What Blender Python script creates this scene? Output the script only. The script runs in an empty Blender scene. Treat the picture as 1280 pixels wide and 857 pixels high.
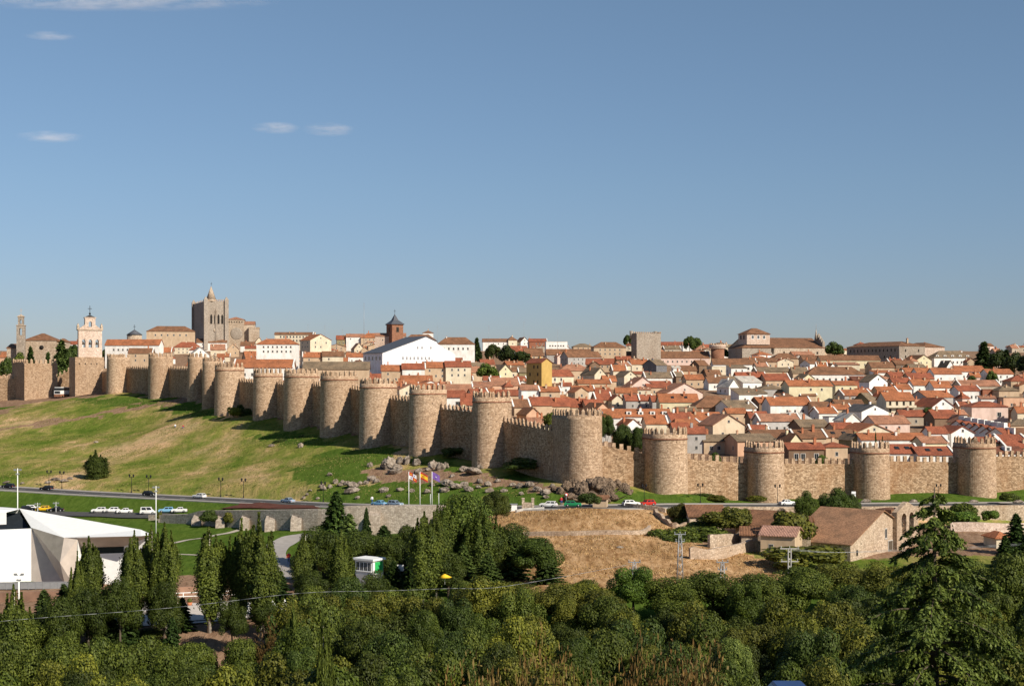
import bpy, bmesh, math, random
import numpy as np
from mathutils import Vector, Matrix, noise as mnoise
random.seed(7); RS = np.random.RandomState(11)
C = bpy.context.scene.collection
SC = bpy.context.scene
K = 1800.0; S = 1.2; CZ = 70.0; HY = 470.0
R = math.radians

def P(px, py, d):                      # photo pixel + depth (base units) -> world
    D = d*S
    return Vector(((px-640)/K*D, D, CZ-(py-HY)/K*D))
def XY(px, d):
    D = d*S
    return ((px-640)/K*D, D)
def proj(v):
    return (640+K*v[0]/v[1], HY+(CZ-v[2])*K/v[1])

# ---------------------------------------------------------------- materials
MATS = {}
def nt(name):
    m = bpy.data.materials.new(name); m.use_nodes = True
    t = m.node_tree; t.nodes.clear()
    o = t.nodes.new('ShaderNodeOutputMaterial'); p = t.nodes.new('ShaderNodeBsdfPrincipled')
    t.links.new(p.outputs[0], o.inputs[0]); MATS[name] = m
    p.inputs['Specular IOR Level'].default_value = .2
    return m, t, p
def node(t, k, **kw):
    n = t.nodes.new(k)
    for a, b in kw.items(): setattr(n, a, b)
    return n
def setin(n, **kw):
    for a, b in kw.items(): n.inputs[a].default_value = b
    return n
def ramp(t, src, stops):
    r = node(t, 'ShaderNodeValToRGB'); e = r.color_ramp.elements
    while len(e) < len(stops): e.new(.5)
    for i, (p, c) in enumerate(stops):
        e[i].position = p; e[i].color = (*c, 1) if len(c) == 3 else c
    t.links.new(src, r.inputs[0]); return r.outputs[0]
def mixc(t, f, a, b, mode='MIX'):
    m = node(t, 'ShaderNodeMix', data_type='RGBA', blend_type=mode)
    for s, v in ((0, f), (6, a), (7, b)):
        if isinstance(v, (int, float)): m.inputs[s].default_value = v
        elif isinstance(v, tuple): m.inputs[s].default_value = (*v, 1)
        else: t.links.new(v, m.inputs[s])
    return m.outputs[2]
def pos(t, sc=(1, 1, 1), obj=False):
    if obj:
        g = node(t, 'ShaderNodeTexCoord').outputs['Object']
    else:
        g = node(t, 'ShaderNodeNewGeometry').outputs['Position']
    m = node(t, 'ShaderNodeMapping'); m.inputs['Scale'].default_value = sc
    t.links.new(g, m.inputs[0]); return m.outputs[0]
def noi(t, vec, scale, det=4, rough=.55):
    n = node(t, 'ShaderNodeTexNoise'); setin(n, Scale=scale, Detail=det, Roughness=rough)
    t.links.new(vec, n.inputs['Vector']); return n.outputs[0]
def vor(t, vec, scale, out='Color', feat='F1', rnd=1):
    n = node(t, 'ShaderNodeTexVoronoi', feature=feat); setin(n, Scale=scale, Randomness=rnd)
    t.links.new(vec, n.inputs['Vector']); return n.outputs[out]
def bump(t, p, h, st=.4, dist=.1):
    b = node(t, 'ShaderNodeBump'); setin(b, Strength=st, Distance=dist)
    t.links.new(h, b.inputs['Height']); t.links.new(b.outputs[0], p.inputs['Normal'])
def plain(name, col, rough=.7, metal=0, var=.12, sc=1.5):
    m, t, p = nt(name)
    n = noi(t, pos(t), sc, 4)
    c = ramp(t, n, [(.25, tuple(x*(1-var) for x in col)), (.75, tuple(min(1, x*(1+var)) for x in col))])
    t.links.new(c, p.inputs['Base Color']); setin(p, Roughness=rough, Metallic=metal); return m
def stone(name, lo, mid, hi, stain, sx=1.35, sz=2.6, stainamt=.5, lowdark=0):
    m, t, p = nt(name)
    v = vor(t, pos(t, (sx, sx, sz)), 1, rnd=.75)
    sep = node(t, 'ShaderNodeSeparateColor'); t.links.new(v, sep.inputs[0])
    c = ramp(t, sep.outputs[0], [(0, lo), (.5, mid), (1, hi)])
    n2 = noi(t, pos(t, (1, 1, .45)), .16, 5, .6)
    f = ramp(t, n2, [(.48, (0, 0, 0)), (.66, (stainamt,)*3)])
    c = mixc(t, f, c, stain)
    n3 = noi(t, pos(t), .9, 5, .7)
    c = mixc(t, .75, c, ramp(t, n3, [(.3, (.72, .70, .68)), (.7, (1.2, 1.18, 1.15))]), 'MULTIPLY')
    d = vor(t, pos(t, (sx, sx, sz)), 1, 'Distance', 'DISTANCE_TO_EDGE', .75)
    e = ramp(t, d, [(0, (.5, .48, .46)), (.09, (1, 1, 1))])
    c = mixc(t, .8, c, e, 'MULTIPLY')
    hd = vor(t, pos(t, (.42, .42, .5)), 1, 'Distance', 'F1', .6)
    c = mixc(t, .8, c, ramp(t, hd, [(.07, (.3, .28, .26)), (.12, (1, 1, 1))]), 'MULTIPLY')
    oi = node(t, 'ShaderNodeObjectInfo'); c = mixc(t, 1, c, ramp(t, oi.outputs['Random'], [(0, (.86, .83, .80)), (1, (1.05, 1.04, 1.03))]), 'MULTIPLY')
    wv = node(t, 'ShaderNodeTexWave', wave_type='BANDS', bands_direction='Z'); setin(wv, Scale=.42, Distortion=1.5, Detail=3); t.links.new(pos(t), wv.inputs['Vector'])
    c = mixc(t, .35, c, ramp(t, wv.outputs[1], [(0, (.8, .78, .76)), (.3, (1.05, 1.05, 1.05))]), 'MULTIPLY')
    t.links.new(c, p.inputs['Base Color']); setin(p, Roughness=.9)
    bump(t, p, d, .6, .12); return m
stone('granite_wall', (.25, .165, .10), (.42, .29, .185), (.58, .43, .295), (.32, .16, .07), 2.0, 3.4)
stone('granite_tower', (.32, .22, .145), (.46, .33, .225), (.60, .45, .325), (.36, .215, .12), 2.2, 3.6, stainamt=.3)
stone('grey_stone', (.27, .235, .2), (.38, .335, .285), (.50, .44, .375), (.28, .22, .17), 2.4, 3.6)
stone('pale_stone', (.36, .29, .22), (.50, .41, .32), (.66, .56, .45), (.36, .25, .16), 2.2, 3.4)
stone('field_stone', (.36, .28, .21), (.48, .38, .29), (.62, .51, .40), (.38, .27, .18), 3.4, 4.6)
stone('brick_red', (.22, .10, .06), (.33, .16, .10), (.43, .24, .16), (.22, .1, .06), 3, 8)
stone('pink_masonry', (.50, .39, .32), (.62, .50, .42), (.74, .62, .54), (.5, .36, .27), 2.4, 4)

def objcol(name, tile=False, rough=.8):
    m, t, p = nt(name)
    oi = node(t, 'ShaderNodeObjectInfo')
    if tile:
        a = noi(t, pos(t), 3.2, 3, .8); b = noi(t, pos(t), .35, 4)
        c = mixc(t, 1, oi.outputs['Color'], ramp(t, a, [(.32, (.5, .46, .43)), (.68, (1.42, 1.38, 1.3))]), 'MULTIPLY')
        c = mixc(t, .8, c, ramp(t, b, [(.32, (.6, .62, .62)), (.62, (1.15, 1.1, 1.05))]), 'MULTIPLY')
        w = node(t, 'ShaderNodeTexWave', wave_type='BANDS', bands_direction='X'); setin(w, Scale=1.1, Distortion=.6)
        t.links.new(pos(t, (1, 1, 1), True), w.inputs['Vector'])
        c = mixc(t, .45, c, ramp(t, w.outputs[1], [(0, (.6, .58, .56)), (1, (1.15, 1.15, 1.15))]), 'MULTIPLY')
        bump(t, p, w.outputs[1], .6, .12)
    else:
        a = noi(t, pos(t, (1, 1, .5)), .5, 5, .65)
        c = mixc(t, 1, oi.outputs['Color'], ramp(t, a, [(.3, (.78, .76, .73)), (.62, (1.05, 1.05, 1.05))]), 'MULTIPLY')
    t.links.new(c, p.inputs['Base Color']); setin(p, Roughness=rough); return m
objcol('roof_tile', True, .85); objcol('plaster')
objcol('paint', False, .35)

def leafmat(name, a, b, trans=.3):
    m, t, p = nt(name)
    g = node(t, 'ShaderNodeNewGeometry')
    oi = node(t, 'ShaderNodeObjectInfo')
    c = ramp(t, g.outputs['Random Per Island'], [(0, a), (1, b)])
    n = noi(t, pos(t), .35, 3)
    c = mixc(t, .8, c, ramp(t, n, [(.35, (.65, .7, .65)), (.65, (1.3, 1.25, 1.1))]), 'MULTIPLY')
    c = mixc(t, 1, c, oi.outputs['Color'], 'MULTIPLY')
    t.links.new(c, p.inputs['Base Color']); setin(p, Roughness=.6)
    tr = node(t, 'ShaderNodeBsdfTranslucent'); t.links.new(c, tr.inputs[0])
    mx = node(t, 'ShaderNodeMixShader'); mx.inputs[0].default_value = trans
    o = [q for q in t.nodes if q.type == 'OUTPUT_MATERIAL'][0]
    t.links.new(p.outputs[0], mx.inputs[1]); t.links.new(tr.outputs[0], mx.inputs[2]); t.links.new(mx.outputs[0], o.inputs[0])
leafmat('leaf', (.036, .050, .011), (.125, .138, .032), .17)
leafmat('needle', (.03, .048, .013), (.105, .135, .038), .12)
leafmat('dry_twig', (.12, .05, .02), (.24, .12, .055), .2)
plain('bark', (.09, .07, .05), .9, 0, .3, 4)
plain('pale_bark', (.42, .38, .32), .9, 0, .3, 4)
plain('asphalt', (.075, .072, .07), .9, 0, .25, .8)
plain('paving', (.34, .31, .28), .9, 0, .15, .8)
plain('pale_gravel', (.42, .37, .30), .95, 0, .2, .6)
plain('white_paint', (.78, .78, .76), .5, 0, .05)
plain('sand', (.56, .50, .44), .95, 0, .1, .5)
plain('dark_metal', (.02, .02, .022), .5, .3)
plain('grey_metal', (.35, .36, .37), .5, .5)
plain('concrete', (.40, .38, .35), .85, 0, .2, .8)
plain('glass', (.02, .025, .03), .08)
plain('dark_opening', (.018, .015, .013), .8)
plain('rubber', (.012, .012, .012), .8)
plain('slate', (.085, .09, .105), .6, 0, .2)
plain('skin', (.45, .28, .2), .6)
plain('red_cloth', (.5, .04, .03), .8); plain('yellow_cloth', (.8, .5, .03), .8); plain('purple_cloth', (.22, .12, .42), .8)
plain('white_cloth', (.8, .8, .8), .8); plain('blue_cloth', (.05, .1, .3), .8)
plain('green_paint', (.03, .38, .1), .5); plain('red_soil', (.10, .035, .022), .95, 0, .4, .8)
plain('window_frame', (.45, .42, .38), .7); plain('terracotta', (.42, .16, .08), .8, 0, .2, 3)
m_, t_, p_ = nt('rock')
n_ = noi(t_, pos(t_), .8, 7, .7)
c_ = ramp(t_, n_, [(.36, (.075, .058, .045)), (.5, (.24, .195, .155)), (.66, (.40, .34, .28))])
t_.links.new(c_, p_.inputs['Base Color']); setin(p_, Roughness=.95); bump(t_, p_, n_, .9, .4)

# ---------------------------------------------------------------- object helpers
def link(name, me, mat=None, parent=None, col=None):
    o = bpy.data.objects.new(name, me); C.objects.link(o)
    if mat and me is not None and not me.materials:
        for mm in (mat if isinstance(mat, (list, tuple)) else [mat]): me.materials.append(MATS[mm])
    if parent: o.parent = parent
    if col: o.color = (*col, 1)
    return o
ALL = []
def tag(o, label, cat, group=None, kind=None):
    o['label'] = label; o['category'] = cat
    if group: o['group'] = group
    if kind: o['kind'] = kind
    ALL.append(o); return o
def empty(name, loc, rz=0, label=None, cat=None, group=None):
    o = bpy.data.objects.new(name, None); C.objects.link(o); o.empty_display_size = .5
    o.location = loc; o.rotation_euler = (0, 0, rz)
    if label is not None: tag(o, label, cat, group)
    return o
def structure(o):
    o['kind'] = 'structure'; return o
class MB:
    def __init__(s): s.v = []; s.f = []; s.m = []; s.smooth = []
    def add(s, vs, fs, mi=0, sm=False):
        b = len(s.v); s.v += [tuple(v) for v in vs]
        s.f += [tuple(b+i for i in f) for f in fs]; s.m += [mi]*len(fs); s.smooth += [sm]*len(fs); return s
    def box(s, x0, x1, y0, y1, z0, z1, mi=0):
        v = [(x, y, z) for z in (z0, z1) for y in (y0, y1) for x in (x0, x1)]
        return s.add(v, [(0, 2, 3, 1), (4, 5, 7, 6), (0, 1, 5, 4), (2, 6, 7, 3), (0, 4, 6, 2), (1, 3, 7, 5)], mi)
    def prism(s, pts, z0, z1, mi=0):       # pts ccw in xy
        n = len(pts); v = [(x, y, z0) for x, y in pts]+[(x, y, z1) for x, y in pts]
        return s.add(v, [tuple(range(n))[::-1], tuple(range(n, 2*n))]+[(i, (i+1) % n, n+(i+1) % n, n+i) for i in range(n)], mi)
    def tube(s, a, b, r0, r1=None, n=6, mi=0):
        a = Vector(a); b = Vector(b); r1 = r0 if r1 is None else r1
        d = (b-a).normalized(); u = d.orthogonal().normalized(); w = d.cross(u)
        v = [a+(u*math.cos(2*math.pi*i/n)+w*math.sin(2*math.pi*i/n))*r0 for i in range(n)]
        v += [b+(u*math.cos(2*math.pi*i/n)+w*math.sin(2*math.pi*i/n))*r1 for i in range(n)]
        return s.add(v, [tuple(range(n))[::-1], tuple(range(n, 2*n))]+[(i, (i+1) % n, n+(i+1) % n, n+i) for i in range(n)], mi, True)
    def pyramid(s, x0, x1, y0, y1, z0, z1, mi=0):
        return s.add([(x0, y0, z0), (x1, y0, z0), (x1, y1, z0), (x0, y1, z0), ((x0+x1)/2, (y0+y1)/2, z1)],
                     [(3, 2, 1, 0), (0, 1, 4), (1, 2, 4), (2, 3, 4), (3, 0, 4)], mi)
    def ball(s, c, r, n=8, mi=0, sc=(1, 1, 1)):
        v = [(c[0], c[1], c[2]-r*sc[2])]; f = []
        for j in range(1, n//2):
            th = math.pi*j/(n//2)
            for i in range(n):
                a = 2*math.pi*i/n
                v.append((c[0]+r*sc[0]*math.sin(th)*math.cos(a), c[1]+r*sc[1]*math.sin(th)*math.sin(a), c[2]-r*sc[2]*math.cos(th)))
        v.append((c[0], c[1], c[2]+r*sc[2])); m = n//2-1
        for i in range(n):
            k = (i+1) % n
            f.append((0, 1+k, 1+i)); f.append((len(v)-1, 1+(m-1)*n+i, 1+(m-1)*n+k))
            for j in range(m-1): f.append((1+j*n+i, 1+j*n+k, 1+(j+1)*n+k, 1+(j+1)*n+i))
        return s.add(v, f, mi, True)
    def mesh(s, name, mats=None):
        me = bpy.data.meshes.new(name); me.from_pydata(s.v, [], s.f)
        me.polygons.foreach_set('material_index', s.m); me.polygons.foreach_set('use_smooth', s.smooth); me.update()
        if mats:
            for q in ([mats] if isinstance(mats, str) else mats): me.materials.append(MATS[q])
        return me
    def build(s, name, mats, parent=None, col=None):
        return link(name, s.mesh(name, mats), None, parent, col)

# ---------------------------------------------------------------- terrain
TOWERS = [  # px centre, width px, top, base, depth, outward angle (deg to right of -Y)
 (148, 29, 441, 491, 520, -58), (201, 31, 440, 497, 495, -58), (247, 25, 440, 501, 470, -56), (266, 26, 445, 509, 447, -56),
 (287, 37, 452, 518, 425, -56), (335, 37, 459, 524, 405, -56), (377, 44, 459, 535, 385, -55), (424, 47, 462, 544, 365, -55),
 (473, 47, 471, 557, 345, -54), (535, 47, 478, 569, 325, -54), (615, 49, 487, 583, 305, -50), (721, 63, 509, 604, 283, 20),
 (831, 56, 532, 618, 286, 15), (955, 50, 549, 628, 291, 13), (1087, 50, 550, 625, 297, 10), (1218, 54, 544, 621, 303, 8), (1350, 52, 542, 618, 311, 8)]
CT = []
def ct(*a):
    for (px, py, d) in a: CT.append(P(px, py, d))
def cz(px, d, z): x, y = XY(px, d); CT.append(Vector((x, y, CZ+z*S)))
ct((-420, 545, 560), (-200, 520, 560), (-60, 505, 560), (45, 498, 552), (112, 492, 545), (80, 494, 560))
for t in TOWERS: ct((t[0], t[3], t[4]-4))
ct((1500, 615, 320), (1700, 615, 330))
ct((0, 525, 480), (0, 560, 420), (0, 595, 355), (100, 540, 450), (100, 580, 385), (200, 530, 440), (200, 560, 395), (200, 595, 350), (300, 560, 375), (300, 600, 325),
   (380, 575, 342), (400, 600, 312), (450, 590, 312), (500, 585, 314), (560, 602, 294), (620, 605, 288), (680, 620, 273), (660, 603, 288), (730, 618, 272), (-200, 580, 420))
ROAD = [(-260, 604, 362), (-100, 606, 350), (0, 610, 340), (100, 616, 331), (200, 621, 320), (300, 626, 306), (400, 631, 290), (480, 633, 280), (560, 634, 272), (640, 635, 265), (720, 634, 262), (800, 633, 264), (860, 632, 270), (1000, 632, 277), (1140, 631, 283), (1280, 630, 291), (1500, 628, 300), (1700, 628, 310)]
ct(*ROAD)
ct((755, 634, 250), (725, 636.5, 250), (690, 641.5, 249), (700, 652, 242), (640, 656, 245), (800, 646, 246), (780, 655, 238), (810, 668, 228), (760, 675, 226), (700, 690, 215), (800, 700, 207), (900, 692, 213), (960, 718, 200), (700, 728, 190), (850, 730, 186))
ct((230, 655, 284), (300, 661, 272), (400, 665, 262), (500, 666, 258), (100, 645, 302), (0, 641, 312), (-200, 640, 320), (250, 700, 232), (350, 715, 220), (150, 690, 243), (100, 735, 205), (0, 735, 205), (-200, 735, 205),
   (300, 760, 187), (450, 742, 197), (560, 735, 196), (600, 680, 230), (200, 795, 168), (60, 790, 170), (350, 795, 166), (870, 668, 240), (1000, 690, 228), (1100, 705, 222), (1200, 690, 228), (1300, 685, 232), (1500, 685, 235), (900, 655, 255), (1150, 660, 258), (1300, 655, 264))
for px in (-400, -100, 150, 400, 640, 900, 1150, 1400, 1700):
    for d, z in ((163, -32.5), (140, -37), (110, -38), (80, -32), (42, -12), (15, -4.5)):
        if d > 150 and px > 600: z += 3
        cz(px, d, z)
cz(640, 0, -1.6); cz(640, -60, -2); cz(640, -200, -8); cz(2500, 0, -6); cz(-1500, 0, -6); cz(995, 45, -10.9)
for px in (690, 760, 850, 950, 1080, 1200, 1350, 1550):
    cz(px, 320, -21); cz(px, 400, -18); cz(px, 500, -13)
cz(640, 335, -16); cz(560, 360, -13.5); cz(640, 420, -13); cz(500, 400, -11); cz(420, 440, -9); cz(640, 500, -9.5); cz(350, 470, -6); cz(500, 500, -7.5)
for px in (-300, 0, 200, 400, 640, 900, 1150, 1500):
    for d, z in ((610, -5.5), (700, 0), (850, 9.5), (1000, 17.5), (1120, 16), (1350, 0), (1800, -40), (2600, -70)):
        if px <= 200 and d < 800: z = max(z, -3+(d-600)*.05)
        cz(px, d, z)
# terrace steps at the two retaining walls (polyline, height, fade at ends)
def pl(pts): return [Vector((*XY(a, b), 0)) for a, b in pts]
STEP = [(pl([(228, 286), (300, 275), (400, 263), (500, 260), (575, 260), (610, 262)]), 3.6),
        (pl([(855, 262), (900, 264), (1000, 268), (1140, 274), (1280, 282), (1500, 291), (1700, 300)]), 3.6)]
def segdist(X, Y, poly):
    best = np.full(X.shape, 1e9); side = np.zeros(X.shape); along = np.zeros(X.shape); L = 0; zz = np.zeros(X.shape)
    for a, b in zip(poly[:-1], poly[1:]):
        dx, dy = b[0]-a[0], b[1]-a[1]; l2 = dx*dx+dy*dy
        u = np.clip(((X-a[0])*dx+(Y-a[1])*dy)/l2, 0, 1)
        qx, qy = a[0]+u*dx, a[1]+u*dy
        d = np.hypot(X-qx, Y-qy); m = d < best
        best = np.where(m, d, best); side = np.where(m, dx*(Y-a[1])-dy*(X-a[0]), side)
        along = np.where(m, L+u*math.sqrt(l2), along); zz = np.where(m, a[2]+u*(b[2]-a[2]), zz); L += math.sqrt(l2)
    return best, np.sign(side), along, zz, L
def sstep(t): t = np.clip(t, 0, 1); return t*t*(3-2*t)
def stepz(X, Y):
    z = np.zeros(X.shape)
    for poly, h in STEP:
        d, s, al, _, L = segdist(X, Y, poly)
        w = sstep(al/12)*sstep((L-al)/12)
        up = sstep((s*d-.5)/1.5)                 # behind the line = up
        z += h*w*up*sstep(1-(s*d-4)/35)
    return z
cp = np.array([[v.x, v.y, v.z] for v in CT])
cs = cp[:, 2]-stepz(cp[:, 0], cp[:, 1])
CC = 14.0
def kern(r2): return np.sqrt(r2+CC*CC)
n = len(cp); A = kern((cp[:, None, 0]-cp[None, :, 0])**2+(cp[:, None, 1]-cp[None, :, 1])**2)-np.eye(n)*-.0
Aug = np.zeros((n+3, n+3)); Aug[:n, :n] = A-np.eye(n)*1.2; Aug[:n, n] = 1; Aug[:n, n+1] = cp[:, 0]; Aug[:n, n+2] = cp[:, 1]
Aug[n:, :n] = Aug[:n, n:].T
W = np.linalg.solve(Aug, np.concatenate([cs, [0, 0, 0]]))
roadp = [P(*r) for r in ROAD]
def smooth_poly(pts, k=6):
    out = []
    for i in range(len(pts)-1):
        p0 = pts[max(i-1, 0)]; p1 = pts[i]; p2 = pts[i+1]; p3 = pts[min(i+2, len(pts)-1)]
        for j in range(k):
            t = j/k
            out.append(.5*((2*p1)+(p2-p0)*t+(2*p0-5*p1+4*p2-p3)*t*t+(3*p1-p0-3*p2+p3)*t**3))
    out.append(pts[-1]); return out
roadp = smooth_poly(roadp, 4)
def rawh(X, Y):
    z = W[n]+W[n+1]*X+W[n+2]*Y
    for i in range(n): z = z+W[i]*kern((X-cp[i, 0])**2+(Y-cp[i, 1])**2)
    return z
def height(X, Y):
    X = np.asarray(X, float); Y = np.asarray(Y, float)
    z = rawh(X, Y)+stepz(X, Y)
    z = z+.35*np.sin(X*.11+np.sin(Y*.07)*2)*np.sin(Y*.09+X*.03)+.15*np.sin(X*.37+Y*.21)*np.sin(Y*.33)
    d, _, _, rz, _ = segdist(X, Y, roadp)
    w = sstep(1-(d-6)/5)
    return z*(1-w)+(rz-.06)*w
def gz(x, y): return float(height(np.array([x]), np.array([y]))[0])
def ground(px, py, dmin=60, dmax=1400):
    D = np.arange(dmin*S, dmax*S, 1.0); X = (px-640)/K*D
    f = height(X, D)-(CZ-(py-HY)/K*D)
    i = int(np.argmax(f > 0)) if (f > 0).any() else len(D)-1
    if i > 0 and f[i] > 0:
        t = f[i-1]/(f[i-1]-f[i]); Dq = D[i-1]+t
    else: Dq = D[i]
    x = (px-640)/K*Dq
    return Vector((x, Dq, gz(x, Dq)))
def gpt(px, d):
    x, y = XY(px, d); return Vector((x, y, gz(x, y)))
# ---------------------------------------------------------------- ground sheet
def inpoly(px, py, poly):
    m = np.zeros(px.shape, bool); j = len(poly)-1
    for i in range(len(poly)):
        xi, yi = poly[i]; xj, yj = poly[j]
        if yi != yj:
            m ^= ((yi > py) != (yj > py)) & (px < (xj-xi)*(py-yi)/(yj-yi)+xi)
        j = i
    return m
def make_ground():
    ang = np.radians(np.linspace(-42, 42, 400))
    rad = np.concatenate([np.arange(-40, 300, 4), np.arange(300, 720, 1.25), np.geomspace(720, 4500, 150)])+160
    O = -160
    Rr, Aa = np.meshgrid(rad, ang, indexing='ij')
    X = Rr*np.sin(Aa); Y = O+Rr*np.cos(Aa)
    Z = height(X, Y)
    nr, na = X.shape
    idx = np.arange(nr*na).reshape(nr, na)
    f = np.stack([idx[:-1, :-1], idx[:-1, 1:], idx[1:, 1:], idx[1:, :-1]], -1).reshape(-1, 4)
    me = bpy.data.meshes.new('ground')
    me.vertices.add(nr*na); me.vertices.foreach_set('co', np.stack([X, Y, Z], -1).ravel())
    me.loops.add(len(f)*4); me.loops.foreach_set('vertex_index', f.ravel())
    me.polygons.add(len(f)); me.polygons.foreach_set('loop_start', np.arange(0, len(f)*4, 4)); me.polygons.foreach_set('loop_total', np.full(len(f), 4))
    me.polygons.foreach_set('use_smooth', np.ones(len(f), bool)); me.update(calc_edges=True)
    # land cover on the sheet: R lawn, G dry straw, B bare earth ; none = hillside turf
    px = 640+K*X/np.maximum(Y, 1); py = HY+(CZ-Z)*K/np.maximum(Y, 1)
    jx = 5*np.sin(X*.23+Y*.31)+3*np.sin(X*.61-Y*.4); jy = 1.6*np.sin(X*.3-Y*.2)+1*np.sin(X*.7+Y*.5)
    qx, qy = px+jx, py+jy
    d = Y/S
    wy = np.interp(px, [t[0] for t in TOWERS], [t[4] for t in TOWERS])
    out = (d < wy+2) & (Y > 60)
    L = np.zeros(X.shape); G = np.zeros(X.shape); B = np.zeros(X.shape)
    rd = np.interp(px, [r[0] for r in ROAD], [r[2] for r in ROAD])
    L[out & (px < 620) & (d < rd)] = 1
    for poly in ([(-500, 500), (35, 496), (0, 517), (-500, 560)], [(365, 600), (372, 582), (460, 566), (470, 596), (440, 605)], [(395, 574), (420, 560), (500, 560), (480, 580)],
                 [(400, 612), (520, 596), (600, 605), (610, 632), (400, 630)], [(610, 600), (650, 590), (700, 618), (640, 632)], [(500, 576), (520, 572), (600, 588), (570, 592)],
                 [(170, 491), (240, 500), (262, 515), (300, 528), (200, 512)], [(300, 545), (360, 540), (420, 552), (400, 560)], [(240, 520), (262, 512), (262, 522)],
                 [(860, 600), (1500, 600), (1500, 633), (860, 633)], [(760, 612), (850, 616), (850, 636), (770, 632)], [(640, 605), (720, 612), (700, 634), (640, 634)], [(100, 497), (200, 497), (180, 510), (110, 506)]):
        L[out & inpoly(qx, qy, poly)] = 1
    st = out & inpoly(qx, qy, [(612, 643), (700, 632), (860, 636), (930, 690), (1030, 720), (1000, 760), (560, 760), (600, 700)]) & (d < rd-2)
    L[st] = 0; G[st] = 1
    be = out & inpoly(qx, qy, [(455, 588), (520, 584), (610, 592), (690, 606), (690, 616), (560, 600), (470, 603)]); L[be] = 0; B[be] = .8
    be = out & inpoly(qx, qy, [(-100, 733), (300, 715), (420, 728), (520, 740), (420, 820), (-100, 820)]); L[be] = 0; B[be] = 1
    fo = (d < 182) | (out & (px > 985) & (d < 262)); L[fo] = .75; G[fo] = 0; B[fo] = 0; fb = out & (px > 870) & (d < 262) & (d > 225); B[fb] = .6; L[out & (px > 985) & (d > 182) & (d < 262)] = .2
    be = out & (d > 120) & inpoly(qx, qy, [(-100, 733), (300, 715), (420, 728), (520, 740), (420, 830), (-100, 830)]); L[be] = 0; B[be] = 1
    inside = (~out); B[inside] = 1; L[inside] = 0; G[inside] = 0
    # worn paths over the turf
    for pts in ([(-20, 540), (60, 528), (120, 519), (180, 507), (260, 497)], [(0, 516), (40, 500), (120, 493)]):
        for a, b in zip(pts[:-1], pts[1:]):
            t = np.clip(((qx-a[0])*(b[0]-a[0])+(qy-a[1])*(b[1]-a[1]))/((b[0]-a[0])**2+(b[1]-a[1])**2), 0, 1)
            dd = np.hypot((qx-a[0]-t*(b[0]-a[0]))*.25, qy-a[1]-t*(b[1]-a[1]))
            m = out & (dd < 2.6); B[m] = np.maximum(B[m], .55)
    at = me.color_attributes.new('cover', 'FLOAT_COLOR', 'POINT')
    at.data.foreach_set('color', np.stack([L, G, B, np.ones(X.shape)], -1).ravel().astype(np.float32))
    m, t, p = nt('land')
    a = node(t, 'ShaderNodeAttribute', attribute_name='cover'); sp = node(t, 'ShaderNodeSeparateColor'); t.links.new(a.outputs[0], sp.inputs[0])
    n1 = noi(t, pos(t, (1, .35, .35)), .045, 6, .68); n2 = noi(t, pos(t, (1, .3, .6)), .7, 6, .75); n4 = noi(t, pos(t, (.5, 1, 1)), .16, 4, .6)
    turf = ramp(t, n1, [(.36, (.10, .15, .026)), (.46, (.18, .205, .05)), (.53, (.29, .245, .10)), (.61, (.50, .35, .215))])
    turf = mixc(t, .75, turf, ramp(t, n2, [(.3, (.62, .68, .6)), (.7, (1.32, 1.22, 1.2))]), 'MULTIPLY')
    turf = mixc(t, .9, turf, ramp(t, n4, [(.35, (.68, .8, .6)), (.65, (1.25, 1.12, 1.1))]), 'MULTIPLY')
    lawn = ramp(t, n2, [(.3, (.045, .085, .012)), (.7, (.10, .155, .028))])
    lawn = mixc(t, .5, lawn, ramp(t, n4, [(.4, (.8, .85, .8)), (.65, (1.3, 1.1, 1.1))]), 'MULTIPLY')
    n3 = noi(t, pos(t, (1.2, .28, .6)), .8, 7, .72)
    straw = ramp(t, n3, [(.36, (.26, .145, .065)), (.5, (.42, .26, .13)), (.66, (.58, .39, .22))])
    straw = mixc(t, .8, straw, ramp(t, noi(t, pos(t, (1, .35, 1)), .14, 5, .65), [(.38, (.68, .62, .55)), (.62, (1.15, 1.12, 1.1))]), 'MULTIPLY')
    dirt = ramp(t, n3, [(.3, (.16, .09, .055)), (.7, (.36, .24, .16))])
    wob = noi(t, pos(t), .9, 3)
    def edge(s):
        ma = node(t, 'ShaderNodeMath', operation='ADD'); t.links.new(s, ma.inputs[0]); t.links.new(wob, ma.inputs[1])
        return ramp(t, ma.outputs[0], [(.78, (0, 0, 0)), (1.0, (1, 1, 1))])
    c = mixc(t, edge(sp.outputs[0]), turf, lawn)
    c = mixc(t, edge(sp.outputs[1]), c, straw)
    c = mixc(t, edge(sp.outputs[2]), c, dirt)
    t.links.new(c, p.inputs['Base Color']); setin(p, Roughness=1.0); p.inputs['Specular IOR Level'].default_value = 0
    bump(t, p, n2, .8, .5)
    structure(link('ground', me, 'land'))
make_ground()
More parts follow.
